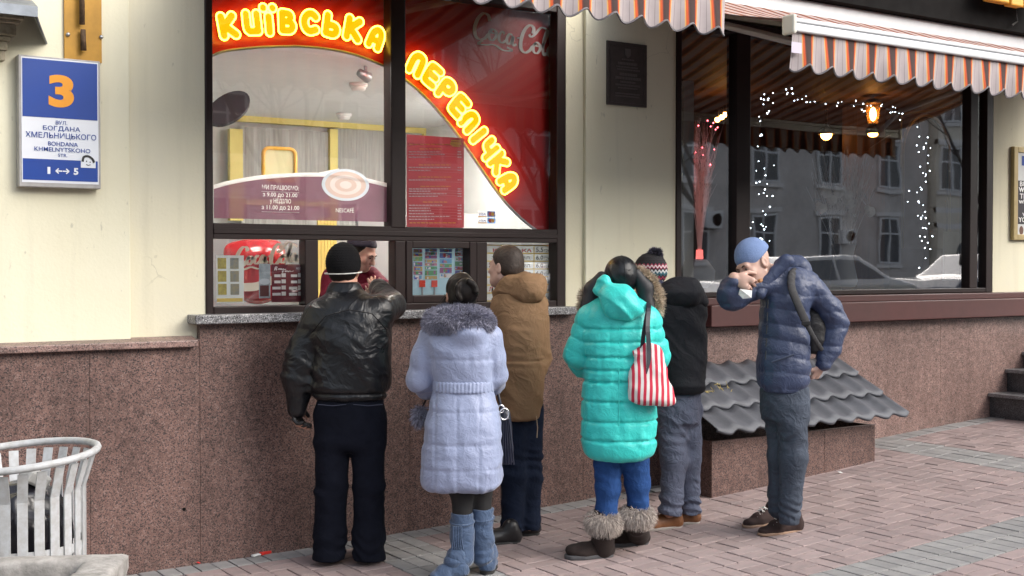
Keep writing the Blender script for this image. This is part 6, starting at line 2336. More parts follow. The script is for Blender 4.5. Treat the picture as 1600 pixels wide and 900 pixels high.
# ---------------------------------------------------------------- lavender coat woman
M_lav = mat('lavender_nylon', (.27, .315, .47), .48, var=.08, vs=5, fold=.22, fs=24, sheen=.2)
M_lfur = mat('grey_lilac_fur', (.34, .34, .43), .8, var=.45, vs=14, island=.35, spec=.15)
M_blk_cloth = mat('black_tights', (.008, .008, .009), .8)
M_bsuede = mat('blue_suede', (.042, .080, .160), .75, var=.3, vs=14, fold=.5, fs=14, sheen=.3)
p = Person(728, 902, 'person with a hair bun, lavender quilted coat, grey fur collar and blue boots')
h2 = Head(p.A(719, 462, .10), (-.35, 1, -.12), (0, .1, 1), .96)
wl_, wr_ = p.A(690, 618, .25), p.A(762, 610, .27)
q = h2.prims() + [cone(p.A(716, 520, .02), p.A(722, 640, 0), .09, .12, .05, flat=(V(0, 1, 0), .7))]
q += limb([p.A(672, 527), p.A(650, 590, .03), wl_], [.045, .04, .03]) + limb([p.A(768, 527), p.A(780, 588, .05), wr_], [.045, .04, .03])
q += hand(wl_, (.6, 1, -.1), (0, 0, 1), .5, .92) + hand(wr_, (-.6, 1, -.1), (0, 0, 1), .5, .92)
kL, kR = p.A(722, 770), p.A(752, 765, .06)
aL, aR = p.A(722, 845), p.A(753, 842, .06)
q += leg_prims(p.A(705, 690), kL, aL, (.07, .052, .038)) + leg_prims(p.A(745, 690), kR, aR, (.07, .052, .038))
p.body(q)
seam = [p.A(720, y)[2] for y in (560, 640, 690, 728)]
rows = [(495, 674, 758, .09, .03), (506, 667, 766, .12, .01), (520, 664, 771, .135), (545, 666, 772, .145), (570, 672, 770, .14), (592, 678, 768, .125), (602, 680, 768, .12), (612, 678, 769, .125),
        (635, 671, 777, .15), (665, 664, 783, .17), (700, 660, 785, .18), (735, 658, 785, .185), (752, 659, 784, .18), (764, 662, 780, .165)]


def coat_quilt(x, y, z):
    v = np.exp(-((np.abs(((x + .04) / .115) - np.round((x + .04) / .115)) * .115) / .008) ** 2) * .0035 * (z < zbelt)
    return -v + folds(.006, (6, 6, 9), 12)(x, y, z) + creases(.004, 14, 13)(x, y, z) + pucker(list(seam) + [zbelt, zhem], .004, 14, .03)(x, y, z)


zbelt = p.A(720, 614)[2]; zhem = p.A(720, 755)[2]
q = [p.rows(rows, k=.03, n=2.4, edge=.045, seams=seam, sa=.004, sw=.010)]
q += limb([p.A(674, 527), p.A(661, 560, .01), p.A(656, 592, .03)], [.062, .066, .066], .03) + limb([p.A(656, 592, .03), p.A(668, 604, .13), wl_], [.066, .062, .045], .03)
q += limb([p.A(766, 527), p.A(770, 560, .02), p.A(774, 586, .05)], [.062, .062, .06], .03) + limb([p.A(774, 586, .05), p.A(769, 598, .16), wr_], [.06, .058, .045], .03)
q += [ell(p.A(729, 521, -.10), (.095, .07, .075), .03)]
p.part('coat', q, M_lav, .0068, coat_quilt)
be = p.part('belt', [p.rows([(594, 677, 770, .134), (612, 677, 771, .138)], n=2.4, edge=.012)], M_lav, .006, lambda x, y, z: .0022 * np.sin(x * 320))
me = sdf_mesh('fur_base', [p.rows([(479, 690, 746, .10, .02), (488, 672, 762, .14, -.0), (502, 666, 768, .155, -.01), (514, 667, 766, .13, -.02), (521, 676, 758, .11, -.03)], n=2.3, edge=.05)], .01, folds(.014, (9, 9, 9), 3))
p.part('fur_collar', None, M_lfur, me=fur('fur_collar', me, 18000, .024, .0036, .35, 3))
# hair, bun
q = [h2.E(0, -.02, .035, .082, .098, .092, .015), h2.E(0, -.05, -.02, .076, .07, .085, .03), half(h2.P(0, .045, .06), h2.f - .5 * h2.u, .015)]
hair = p.part('hair', q, M_hair_d, .0055, folds(.004, (30, 30, 10), 4))
bc = p.A(729, 455, -.035)
pr = [ell(bc, (.062, .055, .066), .01)]
for k in range(9):
    a0 = k * .9; pts = [bc + V(.05 * math.cos(a0 + t_), .04 * math.sin(a0 * 1.7 + t_) - .012, .055 * math.sin(a0 + t_)) for t_ in np.linspace(0, 2.2, 5)]
    pr += limb(pts, [.013] * 5, .004)
p.part('hair_bun', pr, M_hair_d, .0055, folds(.004, (25, 25, 25), 8))
q = MB(); g = random.Random(3)
for k in range(60):
    b = h2.P(g.uniform(-.08, -.05), g.uniform(-.03, .04), g.uniform(-.06, .02))
    q.tube([b, b + V(g.uniform(-.03, 0), g.uniform(-.02, .02), -.03), b + V(g.uniform(-.06, -.01), g.uniform(-.03, .02), g.uniform(-.10, -.05))], [.0016, .0013, .0005], 3, cap=False)
q.build('loose_strands', M_hair_d, hair)
q = limb([p.A(705, 740), kL, p.A(722, 815)], [.075, .056, .05]) + limb([p.A(745, 740), kR, p.A(753, 812, .06)], [.075, .056, .05])
p.part('tights', q, M_blk_cloth, .008)
for (sx, top_, bot_, dd, tx, ty) in ((722, 801, 872, .0, 698, 899), (753, 795, 868, .06, 755, 893)):
    top, mid, bot = p.A(sx, top_, dd), p.A(sx, 840, dd), p.A(sx + 1, bot_, dd)
    g1 = p.loc(p.root) * 0
    hl = np.array([bot[0] + .02, bot[1] - .02, 0], np.float32); tl = hl + (V(-.19, -.07, 0) if sx < 730 else V(-.02, -.23, 0) * -1)
    o, _ = shoe(p, 'boot', hl + V(.0, 0, 0), tl, M_bsuede, M_sole_b, .042, sr=.052, shz=.12, sole=.03)
    sh = p.part('boot_shaft', limb([top, mid, bot, V(hl[0], hl[1], .09) + .35 * V(tl[0] - hl[0], tl[1] - hl[1], 0)], [.060, .057, .050, .050], .03) + [half(top, UP, .006)], M_bsuede, .006, folds(.008, (6, 6, 18), 3 + sx), o)
    st_p = [V(top[0] + .062 * math.cos(t_), top[1] + .062 * math.sin(t_), top[2] - .045 + .012 * math.sin(t_)) for t_ in np.linspace(0, 2 * math.pi, 25)[:-1]]
    q = MB(); q.tube(st_p, .007, 6, closed=True); q.build('boot_strap', M_bsuede, o, smooth=True)
    if sx < 730:
        q = MB()
        for k in range(6):
            b = p.A(708 + k * 2.6, 822, -.07); q.tube([b, b + V(0, -.004, -.06), b + V(.003 * (k - 2), -.006, -.12)], .0042, 4)
        q.build('tassel', M_bsuede, o)
zh = MB(); zh.box(-.02, .02, -.02, .02, 0, .01)
# handbag on her right with rings, and a fur pompom at her left
bagp = p.A(793, 690, .10)
hb = tag(link('handbag', sdf_mesh('handbag', [p.rows([(640, 782, 796, .03, .12), (665, 779, 800, .05, .12), (700, 779, 803, .06, .12), (724, 783, 800, .05, .12)], n=3, edge=.02)], .008, folds(.006, (9, 9, 9), 2)), mat('navy_leather', (.012, .014, .028), .4)),
         'dark navy leather handbag with a silver ring hanging behind the lavender coat', 'handbag')
hb.location = p.root; hb.rotation_euler = (0, 0, -YAW)
q = MB()
for c_, r_ in ((p.A(788, 647, .04), .030), (p.A(783, 639, .05), .02)):
    q.tube([c_ + V(r_ * .8 * math.cos(t_), r_ * .3 * math.cos(t_), r_ * math.sin(t_)) for t_ in np.linspace(0, 2 * math.pi, 17)[:-1]], .005, 6, closed=True)
q.build('ring', mat('chrome', (.7, .7, .72), .15, metal=1), hb, smooth=True)
q = MB()
for k in range(5):
    b = p.A(786 + k * 2.4, 655, .05); q.tube([b, b + V(.004 * k, -.01, -.15), b + V(.006 * k, -.005, -.24)], .005, 4)
q.build('fringe', mat('navy_leather', (.012, .014, .028)), hb)
q = MB(); q.tube([p.A(784, 640, .08), p.A(775, 600, .2), p.A(768, 570, .2)], .008, 6); q.build('handle', mat('navy_leather', (.01, .01, .02)), hb, smooth=True)
me = sdf_mesh('pom', [ell(p.A(657, 650, .1), (.030, .03, .045), .01)], .01)
pm = tag(link('fur_pompom', fur('pom', me, 900, .035, .004, .4, 5), M_lfur), 'grey fur bag charm hanging left of the lavender coat', 'bag charm'); pm.location = p.root; pm.rotation_euler = (0, 0, -YAW)
q = MB(); q.tube([p.A(660, 638, .1), p.A(668, 618, .16)], .005, 5); q.build('cord', M_blk_cloth, pm)

# ---------------------------------------------------------------- brown parka man
M_parka = mat('brown_canvas', (.235, .142, .078), .8, spec=.2, var=.15, vs=6, fold=.35, fs=11, bump=.2, bs=400)
M_navyj = mat('navy_denim', (.011, .017, .036), .9, spec=.15, var=.35, vs=10, fold=.35, fs=12)
M_hair_b = mat('brown_hair', (.035, .020, .013), .6, var=.5, vs=90, bump=.5, bs=300)
p = Person(806, 842, 'bareheaded person in a brown hooded parka and navy jeans by the price list')
h3 = Head(p.A(790, 417, .03), (-.80, .62, .05), (.02, .05, 1), 1.02)
wl_, wr_ = p.A(768, 600, .20), p.A(790, 610, .22)
q = h3.prims() + [cone(p.A(812, 480, .02), p.A(812, 600, 0), .10, .11, .05, flat=(V(0, 1, 0), .75))]
q += limb([p.A(782, 485), p.A(772, 560, .05), wl_], [.05, .042, .03]) + limb([p.A(842, 490), p.A(840, 570, .06), wr_], [.05, .042, .03])
q += hand(wl_, (-.3, 1, .1), (0, 0, 1), .5) + hand(wr_, (-.5, 1, 0), (0, 0, 1), .5)
hL, kL, aL = p.A(800, 655), p.A(803, 745), p.A(800, 830)
hR, kR, aR = p.A(825, 655, .06), p.A(828, 745, .06), p.A(828, 820, .06)
q += leg_prims(hL, kL, aL) + leg_prims(hR, kR, aR)
p.body(q, M_skin_p, .006)
rows = [(446, 790, 840, .08, .02), (456, 781, 846, .11), (472, 774, 851, .135), (500, 771, 853, .15), (540, 771, 853, .155), (580, 772, 851, .155), (620, 776, 848, .15), (642, 779, 845, .145), (654, 781, 842, .14)]
q = [p.rows(rows, k=.03, n=2.3, edge=.025, seams=[p.A(800, 562)[2]], sa=.010, sw=.008)]
q += limb([p.A(786, 480), p.A(776, 545, .03), wl_], [.075, .07, .052], .05) + limb([p.A(838, 482), p.A(841, 560, .03), wr_], [.072, .07, .05], .05)
p.part('parka', q, M_parka, .0065, plus(creases(.009, 8, 21), creases(.004, 18, 23), kneefolds([(p.A(800, 562)[2], .06, 16, .006)], 6)))
q = [ell(p.A(826, 452, -.085), (.105, .08, .088), .03), cone(p.A(797, 448, -.04), p.A(842, 440, -.04), .055, .045, .04), cone(p.A(778, 462, -.01), p.A(800, 446, -.05), .04, .05, .04), ell(p.A(816, 432, .0), (.06, .05, .03), .03)]
p.part('hood', q, M_parka, .006, plus(folds(.008, (9, 9, 12), 25), creases(.007, 14, 26)))
p.part('inner_collar', [p.rows([(426, 800, 830, .06, .01), (446, 792, 836, .075, .0)], n=2.1, edge=.01)], mat('charcoal_fleece', (.045, .045, .055), .9), .006)
q = [h3.E(0, -.014, .042, .080, .099, .088, .01), h3.E(0, -.045, -.005, .077, .07, .075, .02), half(h3.P(0, .062, .055), h3.f * 1 - .75 * h3.u, .01)]
q += [half(h3.P(0, -.02, -.055), -h3.u - .15 * h3.f, .008), h3.E(-.085, .0, -.018, .018, .026, .036, .006, 'sub'), h3.E(.085, .0, -.018, .018, .026, .036, .006, 'sub')]
q += [half(h3.P(0, .02, -.012), .75 * h3.f - h3.u * .55, .02)] if False else []
p.part('hair', q, M_hair_b, .005, folds(.0018, (70, 70, 70), 5))
h3.eyes(p); h3.brows(p, M_hair_b)
q = limb([hL + V(0, 0, .06), kL, p.A(800, 822), p.A(797, 838)], [.095, .075, .062, .066], .03) + limb([hR + V(0, 0, .06), kR, p.A(828, 812, .06), p.A(827, 826, .06)], [.095, .072, .058, .06], .03) + [half(V(0, 0, .045), -UP, .004)]
p.part('jeans', q, M_navyj, .0065, plus(creases(.006, 9, 27), kneefolds([(.45, .13, 15, .008), (.12, .09, 20, .009)], 7)))
a, b = p.G(812, 846), p.G(769, 850)
shoe(p, 'shoe', a, a + nrm(b - a) * .29, M_shoe_b, M_sole_b)
a, b = p.G(842, 834), p.G(805, 836)
shoe(p, 'shoe', a, a + nrm(b - a) * .27, M_shoe_b, M_sole_b)
q = MB(); q.tube([p.A(838, 650, -.13), p.A(840, 668, -.13), p.A(839, 684, -.13)], .0025, 5); q.build('drawcord', mat('cord_tan', (.4, .3, .2), .8), p.o)

# ---------------------------------------------------------------- turquoise coat woman
M_teal = mat('turquoise_nylon', (.028, .56, .515), .46, var=.06, vs=5, fold=.2, fs=26, sheen=.1)
M_bfur = mat('beige_fur', (.58, .48, .37), .85, spec=.15, var=.3, vs=14, island=.35)
M_jean = mat('bright_blue_jeans', (.022, .072, .23), .85, spec=.2, var=.35, vs=14, fold=.4, fs=12)
M_cuff = mat('cream_fur', (.58, .51, .46), .85, spec=.15, var=.3, vs=14, island=.35)
M_bsued = mat('black_suede', (.022, .013, .011), .9, var=.4)
p = Person(957, 872, 'person in a turquoise quilted coat, black leather cap and fur cuffed boots')
h4 = Head(p.A(970, 440, .06), (-.1, 1, -.1), (.0, .1, 1), 1.0)
wl_, wr_ = p.A(928, 585, .25), p.A(1000, 590, .27)
q = h4.prims() + [cone(p.A(967, 500, .02), p.A(967, 640, 0), .10, .12, .05, flat=(V(0, 1, 0), .7))]
q += limb([p.A(924, 500), p.A(900, 555, .02), wl_], [.045, .04, .03]) + limb([p.A(1013, 502), p.A(1027, 560, .04), wr_], [.045, .04, .03])
q += hand(wl_, (.5, 1, .1), (0, 0, 1), .5, .92) + hand(wr_, (-.5, 1, .1), (0, 0, 1), .5, .92)
hL, kL, aL = p.A(948, 690), p.A(950, 762), p.A(946, 824)
hR, kR, aR = p.A(992, 690), p.A(996, 756, .04), p.A(994, 812, .06)
q += leg_prims(hL, kL, aL, (.075, .052, .038)) + leg_prims(hR, kR, aR, (.075, .052, .038))
p.body(q)
zs_ = [p.A(967, y)[2] for y in (513, 533, 556, 576, 594, 624, 655, 684)]
rows = [(463, 930, 1003, .085, .03), (474, 920, 1012, .12, .01), (488, 911, 1019, .14), (520, 908, 1023, .16), (550, 909, 1024, .165), (580, 911, 1024, .165), (620, 910, 1024, .175), (660, 909, 1025, .185), (692, 909, 1025, .185), (708, 912, 1020, .175), (716, 918, 1010, .16)]
q = [p.rows(rows, k=.03, n=2.4, edge=.04, seams=zs_, sa=.013, sw=.008)]
q += limb([p.A(922, 498), p.A(901, 553, .02)], [.074, .068], .03, q=(.072, .010, .3)) + limb([p.A(901, 553, .02), p.A(908, 566, .12), wl_], [.070, .064, .048], .03, q=(.072, .009, .1))
q += limb([p.A(1013, 500), p.A(1026, 556, .04)], [.072, .066], .03, q=(.072, .010, .3)) + limb([p.A(1026, 556, .04), p.A(1018, 570, .14), wr_], [.066, .06, .046], .03, q=(.072, .009, .1))
p.part('coat', q, M_teal, .006, plus(folds(.004, (9, 9, 9), 31), pucker(zs_, .0055, 33), creases(.004, 12, 34)))
q = MB(); q.tube([p.A(967, y, -.005 - d_) for y, d_ in ((500, .14), (560, .155), (640, .175), (705, .175))], .003, 5); q.build('back_seam', M_teal, p.o)
q = [ell(p.A(969, 470, -.125), (.106, .086, .082), .03), ell(p.A(976, 484, -.13), (.100, .078, .055), .04), ell(p.A(962, 459, -.10), (.075, .06, .045), .04), cone(p.A(938, 452, -.05), p.A(945, 440, -.06), .03, .03, .03)]
p.part('hood', q, M_teal, .006, plus(folds(.010, (8, 8, 10), 36), creases(.009, 13, 37)))
# hood opening: dark lining with the fur edge on both sides of the head
q = limb([p.A(921, 478, .02), p.A(926, 452, .03), p.A(940, 432, .02)], [.05, .045, .03], .02) + limb([p.A(1012, 482, .02), p.A(1008, 450, .03), p.A(994, 428, .02)], [.045, .045, .03], .02)
p.part('hood_lining', q, mat('black_lining', (.012, .012, .016), .6), .008)
pr = limb([p.A(911, 480, .05), p.A(917, 462, .06), p.A(931, 444, .06)], [.02, .024, .018], .02) + limb([p.A(998, 424, .05), p.A(1014, 440, .06), p.A(1023, 462, .05), p.A(1026, 484, .04)], [.02, .028, .032, .026], .02)
p.part('fur_trim', None, M_bfur, me=fur('fur_trim', sdf_mesh('trim', pr, .009), 7000, .030, .003, .15, 6))
q = [h4.E(0, -.014, .035, .095, .108, .108, .01), half(h4.P(0, 0, -.05), -h4.u, .012)]
cap = p.part('leather_cap', q, M_leather, .006, lambda x, y, z: 0 * x)
q = MB(); q.tube([h4.P(0, -.014 - .108 * math.cos(t_), .035 + .108 * math.sin(t_)) for t_ in np.linspace(-.5, 1.6, 12)], .003, 5); q.build('cap_seam', M_leather, cap)
q = limb([p.A(948, 695), kL, p.A(947, 800), p.A(946, 830)], [.085, .066, .056, .054], .03) + limb([p.A(990, 695), kR, p.A(997, 790, .06), p.A(996, 815, .06)], [.085, .066, .056, .054], .03)
p.part('jeans', q, M_jean, .006, plus(creases(.004, 13, 38), kneefolds([(.56, .13, 20, .008), (.3, .12, 15, .004)], 9)))
for (cx_, cy0, cy1, dd, hx, hy_, tx, ty) in ((943, 804, 828, .0, 957, 868, 902, 872), (995, 796, 817, .06, 1012, 848, 966, 852)):
    a, b = p.G(hx, hy_), p.G(tx, ty)
    o, ank = shoe(p, 'boot', a, a + nrm(b - a) * .27, M_bsued, mat('boot_rubber', (.07, .07, .075), .7), .054, sr=.066, shz=.15, sole=.024, toe_h=.055)
    sh = p.part('boot_shaft', limb([ank + UP * .05, p.A(cx_, cy1, dd), p.A(cx_, cy0, dd)], [.062, .066, .06], .02), M_bsued, .007, folds(.005, (9, 9, 9), 3), o)
    t0, t1 = p.A(cx_, cy0, dd), p.A(cx_, cy1, dd)
    me = sdf_mesh('cuff', [loft([(t1[2], t1[0], t1[1], .072, .072), ((t0[2] + t1[2]) / 2, t0[0], t0[1], .088, .085), (t0[2] + .01, t0[0], t0[1], .07, .07)], n=2.1, edge=.03)], .009)
    p.part('fur_cuff', None, M_cuff, me=fur('cuff', me, 7000, .034, .0032, .7, 9), parent=o)
    q = MB(); c = a + V(-.012, -.046, .045); q.add([c + V(-.02, 0, 0), c + V(.014, .012, .004), c + V(.014, .012, .024), c + V(-.02, 0, .02)], [(0, 1, 2, 3)]); q.build('heel_label', mat('label_pale', (.6, .6, .58), .6), o)
# striped tote on her right shoulder
M_tote = stripes('red_white_stripes', .031, [(0, (.55, .025, .06)), (.5, (.72, .70, .68))], 0, .8, wob=.5)
pt = p
tb_rows = [(537, 999, 1026, .02, -.16), (552, 990, 1034, .035, -.16), (580, 984, 1040, .055, -.165), (605, 983, 1048, .07, -.17), (624, 984, 1054, .075, -.17), (633, 998, 1050, .06, -.17)]
tote = tag(link('tote_bag', sdf_mesh('tote', [p.rows(tb_rows, n=2.6, edge=.025)], .0065, folds(.010, (8, 8, 10), 40)), M_tote), 'red and white striped cloth tote bag on the shoulder of the turquoise coat', 'tote bag')
tote.location = p.root; tote.rotation_euler = (0, 0, -YAW)
M_strap = mat('navy_strap', (.012, .014, .025), .5)
for pts in ([(1003, 545, -.17), (1006, 520, -.18), (1011, 490, -.15), (1013, 476, -.06), (1010, 474, .02)], [(1013, 585, -.215), (1014, 550, -.20), (1012, 510, -.19), (1014, 482, -.13), (1012, 474, -.03), (1008, 474, .02)]):
    q = MB(); P_ = spline([p.A(*t_) for t_ in pts], 4)
    vs = []
    for i, c in enumerate(P_):
        w_ = V(.012, .004, 0)
        vs += [c - w_, c + w_, c + w_ + V(0, -.005, .002), c - w_ + V(0, -.005, .002)]
    q.add(vs, [(i * 4 + j, i * 4 + (j + 1) % 4, i * 4 + 4 + (j + 1) % 4, i * 4 + 4 + j) for i in range(len(P_) - 1) for j in range(4)])
    q.build('strap', M_strap, tote, smooth=False)

# ---------------------------------------------------------------- black jacket man with the bobble hat
M_bjack = mat('black_softshell', (.012, .013, .018), .75, spec=.3, var=.3, vs=7, fold=.35, fs=10)
M_gtrous = mat('grey_blue_trousers', (.125, .140, .198), .75, spec=.25, var=.15, vs=8, fold=.6, fs=16)
M_brownb = mat('tan_leather', (.22, .085, .03), .55, var=.4, vs=12, bump=.3, bs=120)
p = Person(1058, 826, 'person in a black hooded jacket, grey trousers and a patterned bobble hat')
h5 = Head(p.A(1014, 434, .05), (-.72, .65, -.12), (-.02, .1, 1), 1.0)
wl_, wr_ = p.A(1016, 590, .2), p.A(1030, 600, .2)
q = h5.prims() + [cone(p.A(1048, 490, .02), p.A(1062, 610, 0), .10, .12, .05, flat=(V(0, 1, 0), .75))]
q += limb([p.A(1015, 490), p.A(1008, 560, .04), wl_], [.05, .042, .03]) + limb([p.A(1085, 490), p.A(1080, 570, .02), wr_], [.05, .042, .03])
q += hand(wl_, (-.3, 1, .1), (0, 0, 1), .5) + hand(wr_, (-.5, 1, 0), (0, 0, 1), .5)
hL, kL, aL = p.A(1050, 640), p.A(1053, 720), p.A(1046, 800)
hR, kR, aR = p.A(1074, 640, .08), p.A(1077, 715, .08), p.A(1078, 795, .1)
q += leg_prims(hL, kL, aL) + leg_prims(hR, kR, aR)
p.body(q)
rows = [(440, 1024, 1076, .08, .02), (452, 1014, 1086, .12), (472, 1006, 1094, .14), (500, 1004, 1098, .155), (540, 1012, 1101, .16), (580, 1022, 1103, .16), (602, 1028, 1102, .155), (614, 1033, 1098, .14)]
q = [p.rows(rows, k=.03, n=2.3, edge=.025)]
q += limb([p.A(1014, 486), p.A(1012, 560, .04), wl_], [.075, .068, .05], .04) + limb([p.A(1084, 484), p.A(1082, 560, -.03), p.A(1060, 596, .1), wr_], [.075, .07, .06, .05], .05)
p.part('jacket', q, M_bjack, .0065, plus(creases(.010, 8, 50), creases(.004, 18, 51)))
q = [ell(p.A(1062, 459, -.09), (.120, .085, .060), .05), cone(p.A(1034, 455, -.03), p.A(1080, 447, -.05), .045, .040, .05), ell(p.A(1064, 447, -.02), (.075, .06, .045), .05), cone(p.A(1078, 452, -.05), p.A(1094, 472, -.03), .045, .05, .05), cone(p.A(1040, 468, -.11), p.A(1082, 468, -.11), .04, .04, .05)]
p.part('hood', q, M_bjack, .006, plus(folds(.008, (8, 8, 11), 52), creases(.009, 13, 53)))
p.part('scarf', limb([p.A(1030, 446, -.02), p.A(1022, 454, -.03), p.A(1014, 452, .02)], [.035, .04, .035], .02), mat('navy_scarf', (.02, .025, .055), .9), .007, folds(.006, (15, 15, 15), 3))
# hat with knitted bands
hatm = bpy.data.materials.new('bobble_hat_knit'); hatm.use_nodes = True
N, L = hatm.node_tree.nodes, hatm.node_tree.links
b = N['Principled BSDF']; b.inputs['Roughness'].default_value = .95
co = N.new('ShaderNodeTexCoord'); sp = N.new('ShaderNodeSeparateXYZ')
mp = N.new('ShaderNodeMapping'); L.new(co.outputs['Object'], mp.inputs[0]); L.new(mp.outputs[0], sp.inputs[0])
zb_, zt_ = float(p.A(1016, 450)[2]), float(p.A(1016, 403)[2])
mp.inputs['Location'].default_value = (0, 0, 0)
mr = N.new('ShaderNodeMapRange'); mr.inputs[1].default_value = zb_; mr.inputs[2].default_value = zt_
# zigzag so that the bands read as a knitted pattern
ck = N.new('ShaderNodeTexWave'); ck.inputs['Scale'].default_value = 14; ck.inputs['Distortion'].default_value = 0; L.new(co.outputs['Object'], ck.inputs[0])
ma = N.new('ShaderNodeMath'); ma.operation = 'MULTIPLY_ADD'; ma.inputs[1].default_value = .012; L.new(ck.outputs['Fac'], ma.inputs[0]); L.new(sp.outputs[2], ma.inputs[2])
L.new(ma.outputs[0], mr.inputs[0])
r = N.new('ShaderNodeValToRGB'); r.color_ramp.interpolation = 'CONSTANT'
e = r.color_ramp.elements
bk, wh, re, te = (.015, .014, .017, 1), (.5, .5, .5, 1), (.30, .03, .07, 1), (.03, .10, .13, 1)
e[0].position = 0; e[0].color = bk
e[1].position = .08; e[1].color = wh
for pos, c in ((.15, bk), (.22, wh), (.27, bk), (.33, re), (.40, bk), (.46, te), (.55, wh), (.62, bk), (.68, re), (.72, wh), (.77, re), (.82, bk)):
    k = e.new(pos); k.color = c
L.new(mr.outputs[0], r.inputs[0]); L.new(r.outputs[0], b.inputs['Base Color'])
nz = N.new('ShaderNodeTexNoise'); nz.inputs['Scale'].default_value = 220; bm = N.new('ShaderNodeBump'); bm.inputs['Strength'].default_value = .8; bm.inputs['Distance'].default_value = .004
L.new(co.outputs['Object'], nz.inputs[0]); L.new(nz.outputs[0], bm.inputs['Height']); L.new(bm.outputs[0], b.inputs['Normal'])
q = [h5.E(0, -.016, .045, .092, .108, .108, .01), half(h5.P(0, 0, -.042), -h5.u, .01)]
hat_ = p.part('bobble_hat', q, hatm, .006, lambda x, y, z: .0015 * np.sin(z * 380))
me = sdf_mesh('bobble', [ell(p.A(1024, 398, .03), (.034, .034, .032), .01)], .008)
p.part('bobble', None, mat('bobble_wool', (.10, .09, .13), .9, var=.7, vs=60, island=.9), me=fur('bobble', me, 1600, .020, .005, .0, 8), parent=hat_)
q = [p.rows([(612, 1034, 1094, .13, .03), (640, 1032, 1092, .135, .03), (660, 1034, 1090, .13, .03)], k=.03)]
q += limb([hL, kL, p.A(1050, 775), p.A(1047, 800)], [.092, .078, .064, .066], .03) + limb([hR, kR, p.A(1078, 765, .1), p.A(1079, 800, .1)], [.09, .07, .058, .06], .03) + [half(V(0, 0, .085), -UP + V(-.1, 0, 0), .004)]
p.part('trousers', q, M_gtrous, .0055, plus(creases(.008, 11, 55), kneefolds([(.5, .12, 14, .007), (.16, .15, 15, .014)], 11)))
sol = mat('pale_rubber', (.34, .30, .27), .7)
a, b = p.G(1064, 822), p.G(1012, 828)
o, _ = shoe(p, 'boot', a, a + nrm(b - a) * .29, M_brownb, sol, .046, sr=.055, shz=.12, sole=.022)
q = MB()
for k in range(4):
    f = nrm(b - a); c = a + f * (.15 + .022 * k) + UP * (.085 - .010 * k); q.tube([c + V(-.01, -.03, 0), c + V(.01, .03, .004)], .003, 5)
q.build('laces', mat('lace_red', (.3, .07, .03), .8), o)
a, b = p.G(1092, 816), p.G(1060, 818)
shoe(p, 'boot', a, a + nrm(b - a) * .27, M_brownb, sol, .046, sr=.055, shz=.12, sole=.022)

# ---------------------------------------------------------------- blue puffer man wiping his mouth
M_puff = mat('slate_blue_nylon', (.038, .054, .112), .48, var=.12, vs=5, fold=.25, fs=24)
M_slate = mat('slate_jeans', (.062, .076, .104), .8, spec=.2, var=.3, vs=9, fold=.5, fs=15)
M_dsuede = mat('dark_brown_suede', (.035, .017, .015), .9, var=.35, vs=20)
M_bean = mat('blue_beanie_wool', (.17, .25, .45), .9, var=.12, vs=30, bump=.8, bs=240)
p = Person(1216, 836, 'person in a slate blue puffer jacket and beanie wiping the mouth with a napkin')
h6 = Head(p.A(1178, 413, -.06), (-.78, -.50, -.34), (-.46, .02, .86), 1.08)
wl_ = p.A(1284, 572, .02)
wr_ = p.A(1147, 434, -.18)
q = h6.prims(False) + [cone(h6.P(0, -.03, -.05), p.A(1222, 432, .02), .052, .062, .03)]
q += [cone(p.A(1228, 455, .02), p.A(1224, 600, .02), .10, .12, .05, flat=(V(0, 1, 0), .8))]
q += limb([p.A(1272, 452, .0), p.A(1312, 510, .06), wl_], [.05, .042, .03]) + limb([p.A(1202, 440, -.06), p.A(1146, 463, -.10), wr_], [.045, .036, .03])
hl_ = hand(wl_, (-.45, .25, -.85), (-.6, -.5, .1), .55)
hr_ = hand(wr_, (.80, -.30, -.35), (.35, .15, .85), .80, 1.24, -.0016, .16, flip=True)
hL, kL, aL = p.A(1237, 640, -.05), p.A(1240, 715, -.06), p.A(1233, 805, -.05)
hR, kR, aR = p.A(1217, 640, .08), p.A(1220, 712, .06), p.A(1216, 792, .08)
q += hl_ + hr_ + leg_prims(hL, kL, aL) + leg_prims(hR, kR, aR)
p.body(q, M_skin_p, .0044)
h6.eyes(p); h6.brows(p, M_hair_b)
zs_ = [p.A(1225, y)[2] for y in (452, 478, 505, 532, 560, 586)]
rows = [(414, 1203, 1256, .09, .03), (424, 1199, 1264, .11, .02), (440, 1194, 1270, .13, .01), (465, 1190, 1266, .14), (500, 1188, 1262, .14), (540, 1186, 1263, .145), (575, 1185, 1265, .15), (598, 1186, 1263, .145), (611, 1192, 1252, .13)]


def puff6(x, y, z):
    zz = z + .06 * x + .015 * np.sin(x * 9 + z * 5)
    s = np.abs(np.sin(math.pi * zz / .094)) ** .5
    e = (1 - s)
    n = vnoise(x * 40, y * 40, z * 10, 63) + .6 * vnoise(x * 18, y * 18, z * 14, 65)
    return .008 * (s - .7) + .005 * n * (.35 + e) + folds(.006, (8, 8, 10), 61)(x, y, z) + creases(.005, 13, 62)(x, y, z)


q = [p.rows(rows, k=.03, n=2.4, edge=.035)]
q += limb([p.A(1264, 446, .0), p.A(1294, 482, .04), p.A(1305, 506, .06)], [.078, .072, .070], .03) + limb([p.A(1305, 506, .06), p.A(1298, 540, .04), p.A(1286, 566, .02)], [.070, .060, .050], .02)
q += limb([p.A(1203, 440, -.06), p.A(1150, 462, -.10), p.A(1141, 465, -.10)], [.070, .066, .063], .03) + limb([p.A(1141, 465, -.10), p.A(1140, 452, -.14), p.A(1146, 442, -.165)], [.066, .056, .044], .03)
p.part('puffer_jacket', q, M_puff, .0065, puff6)
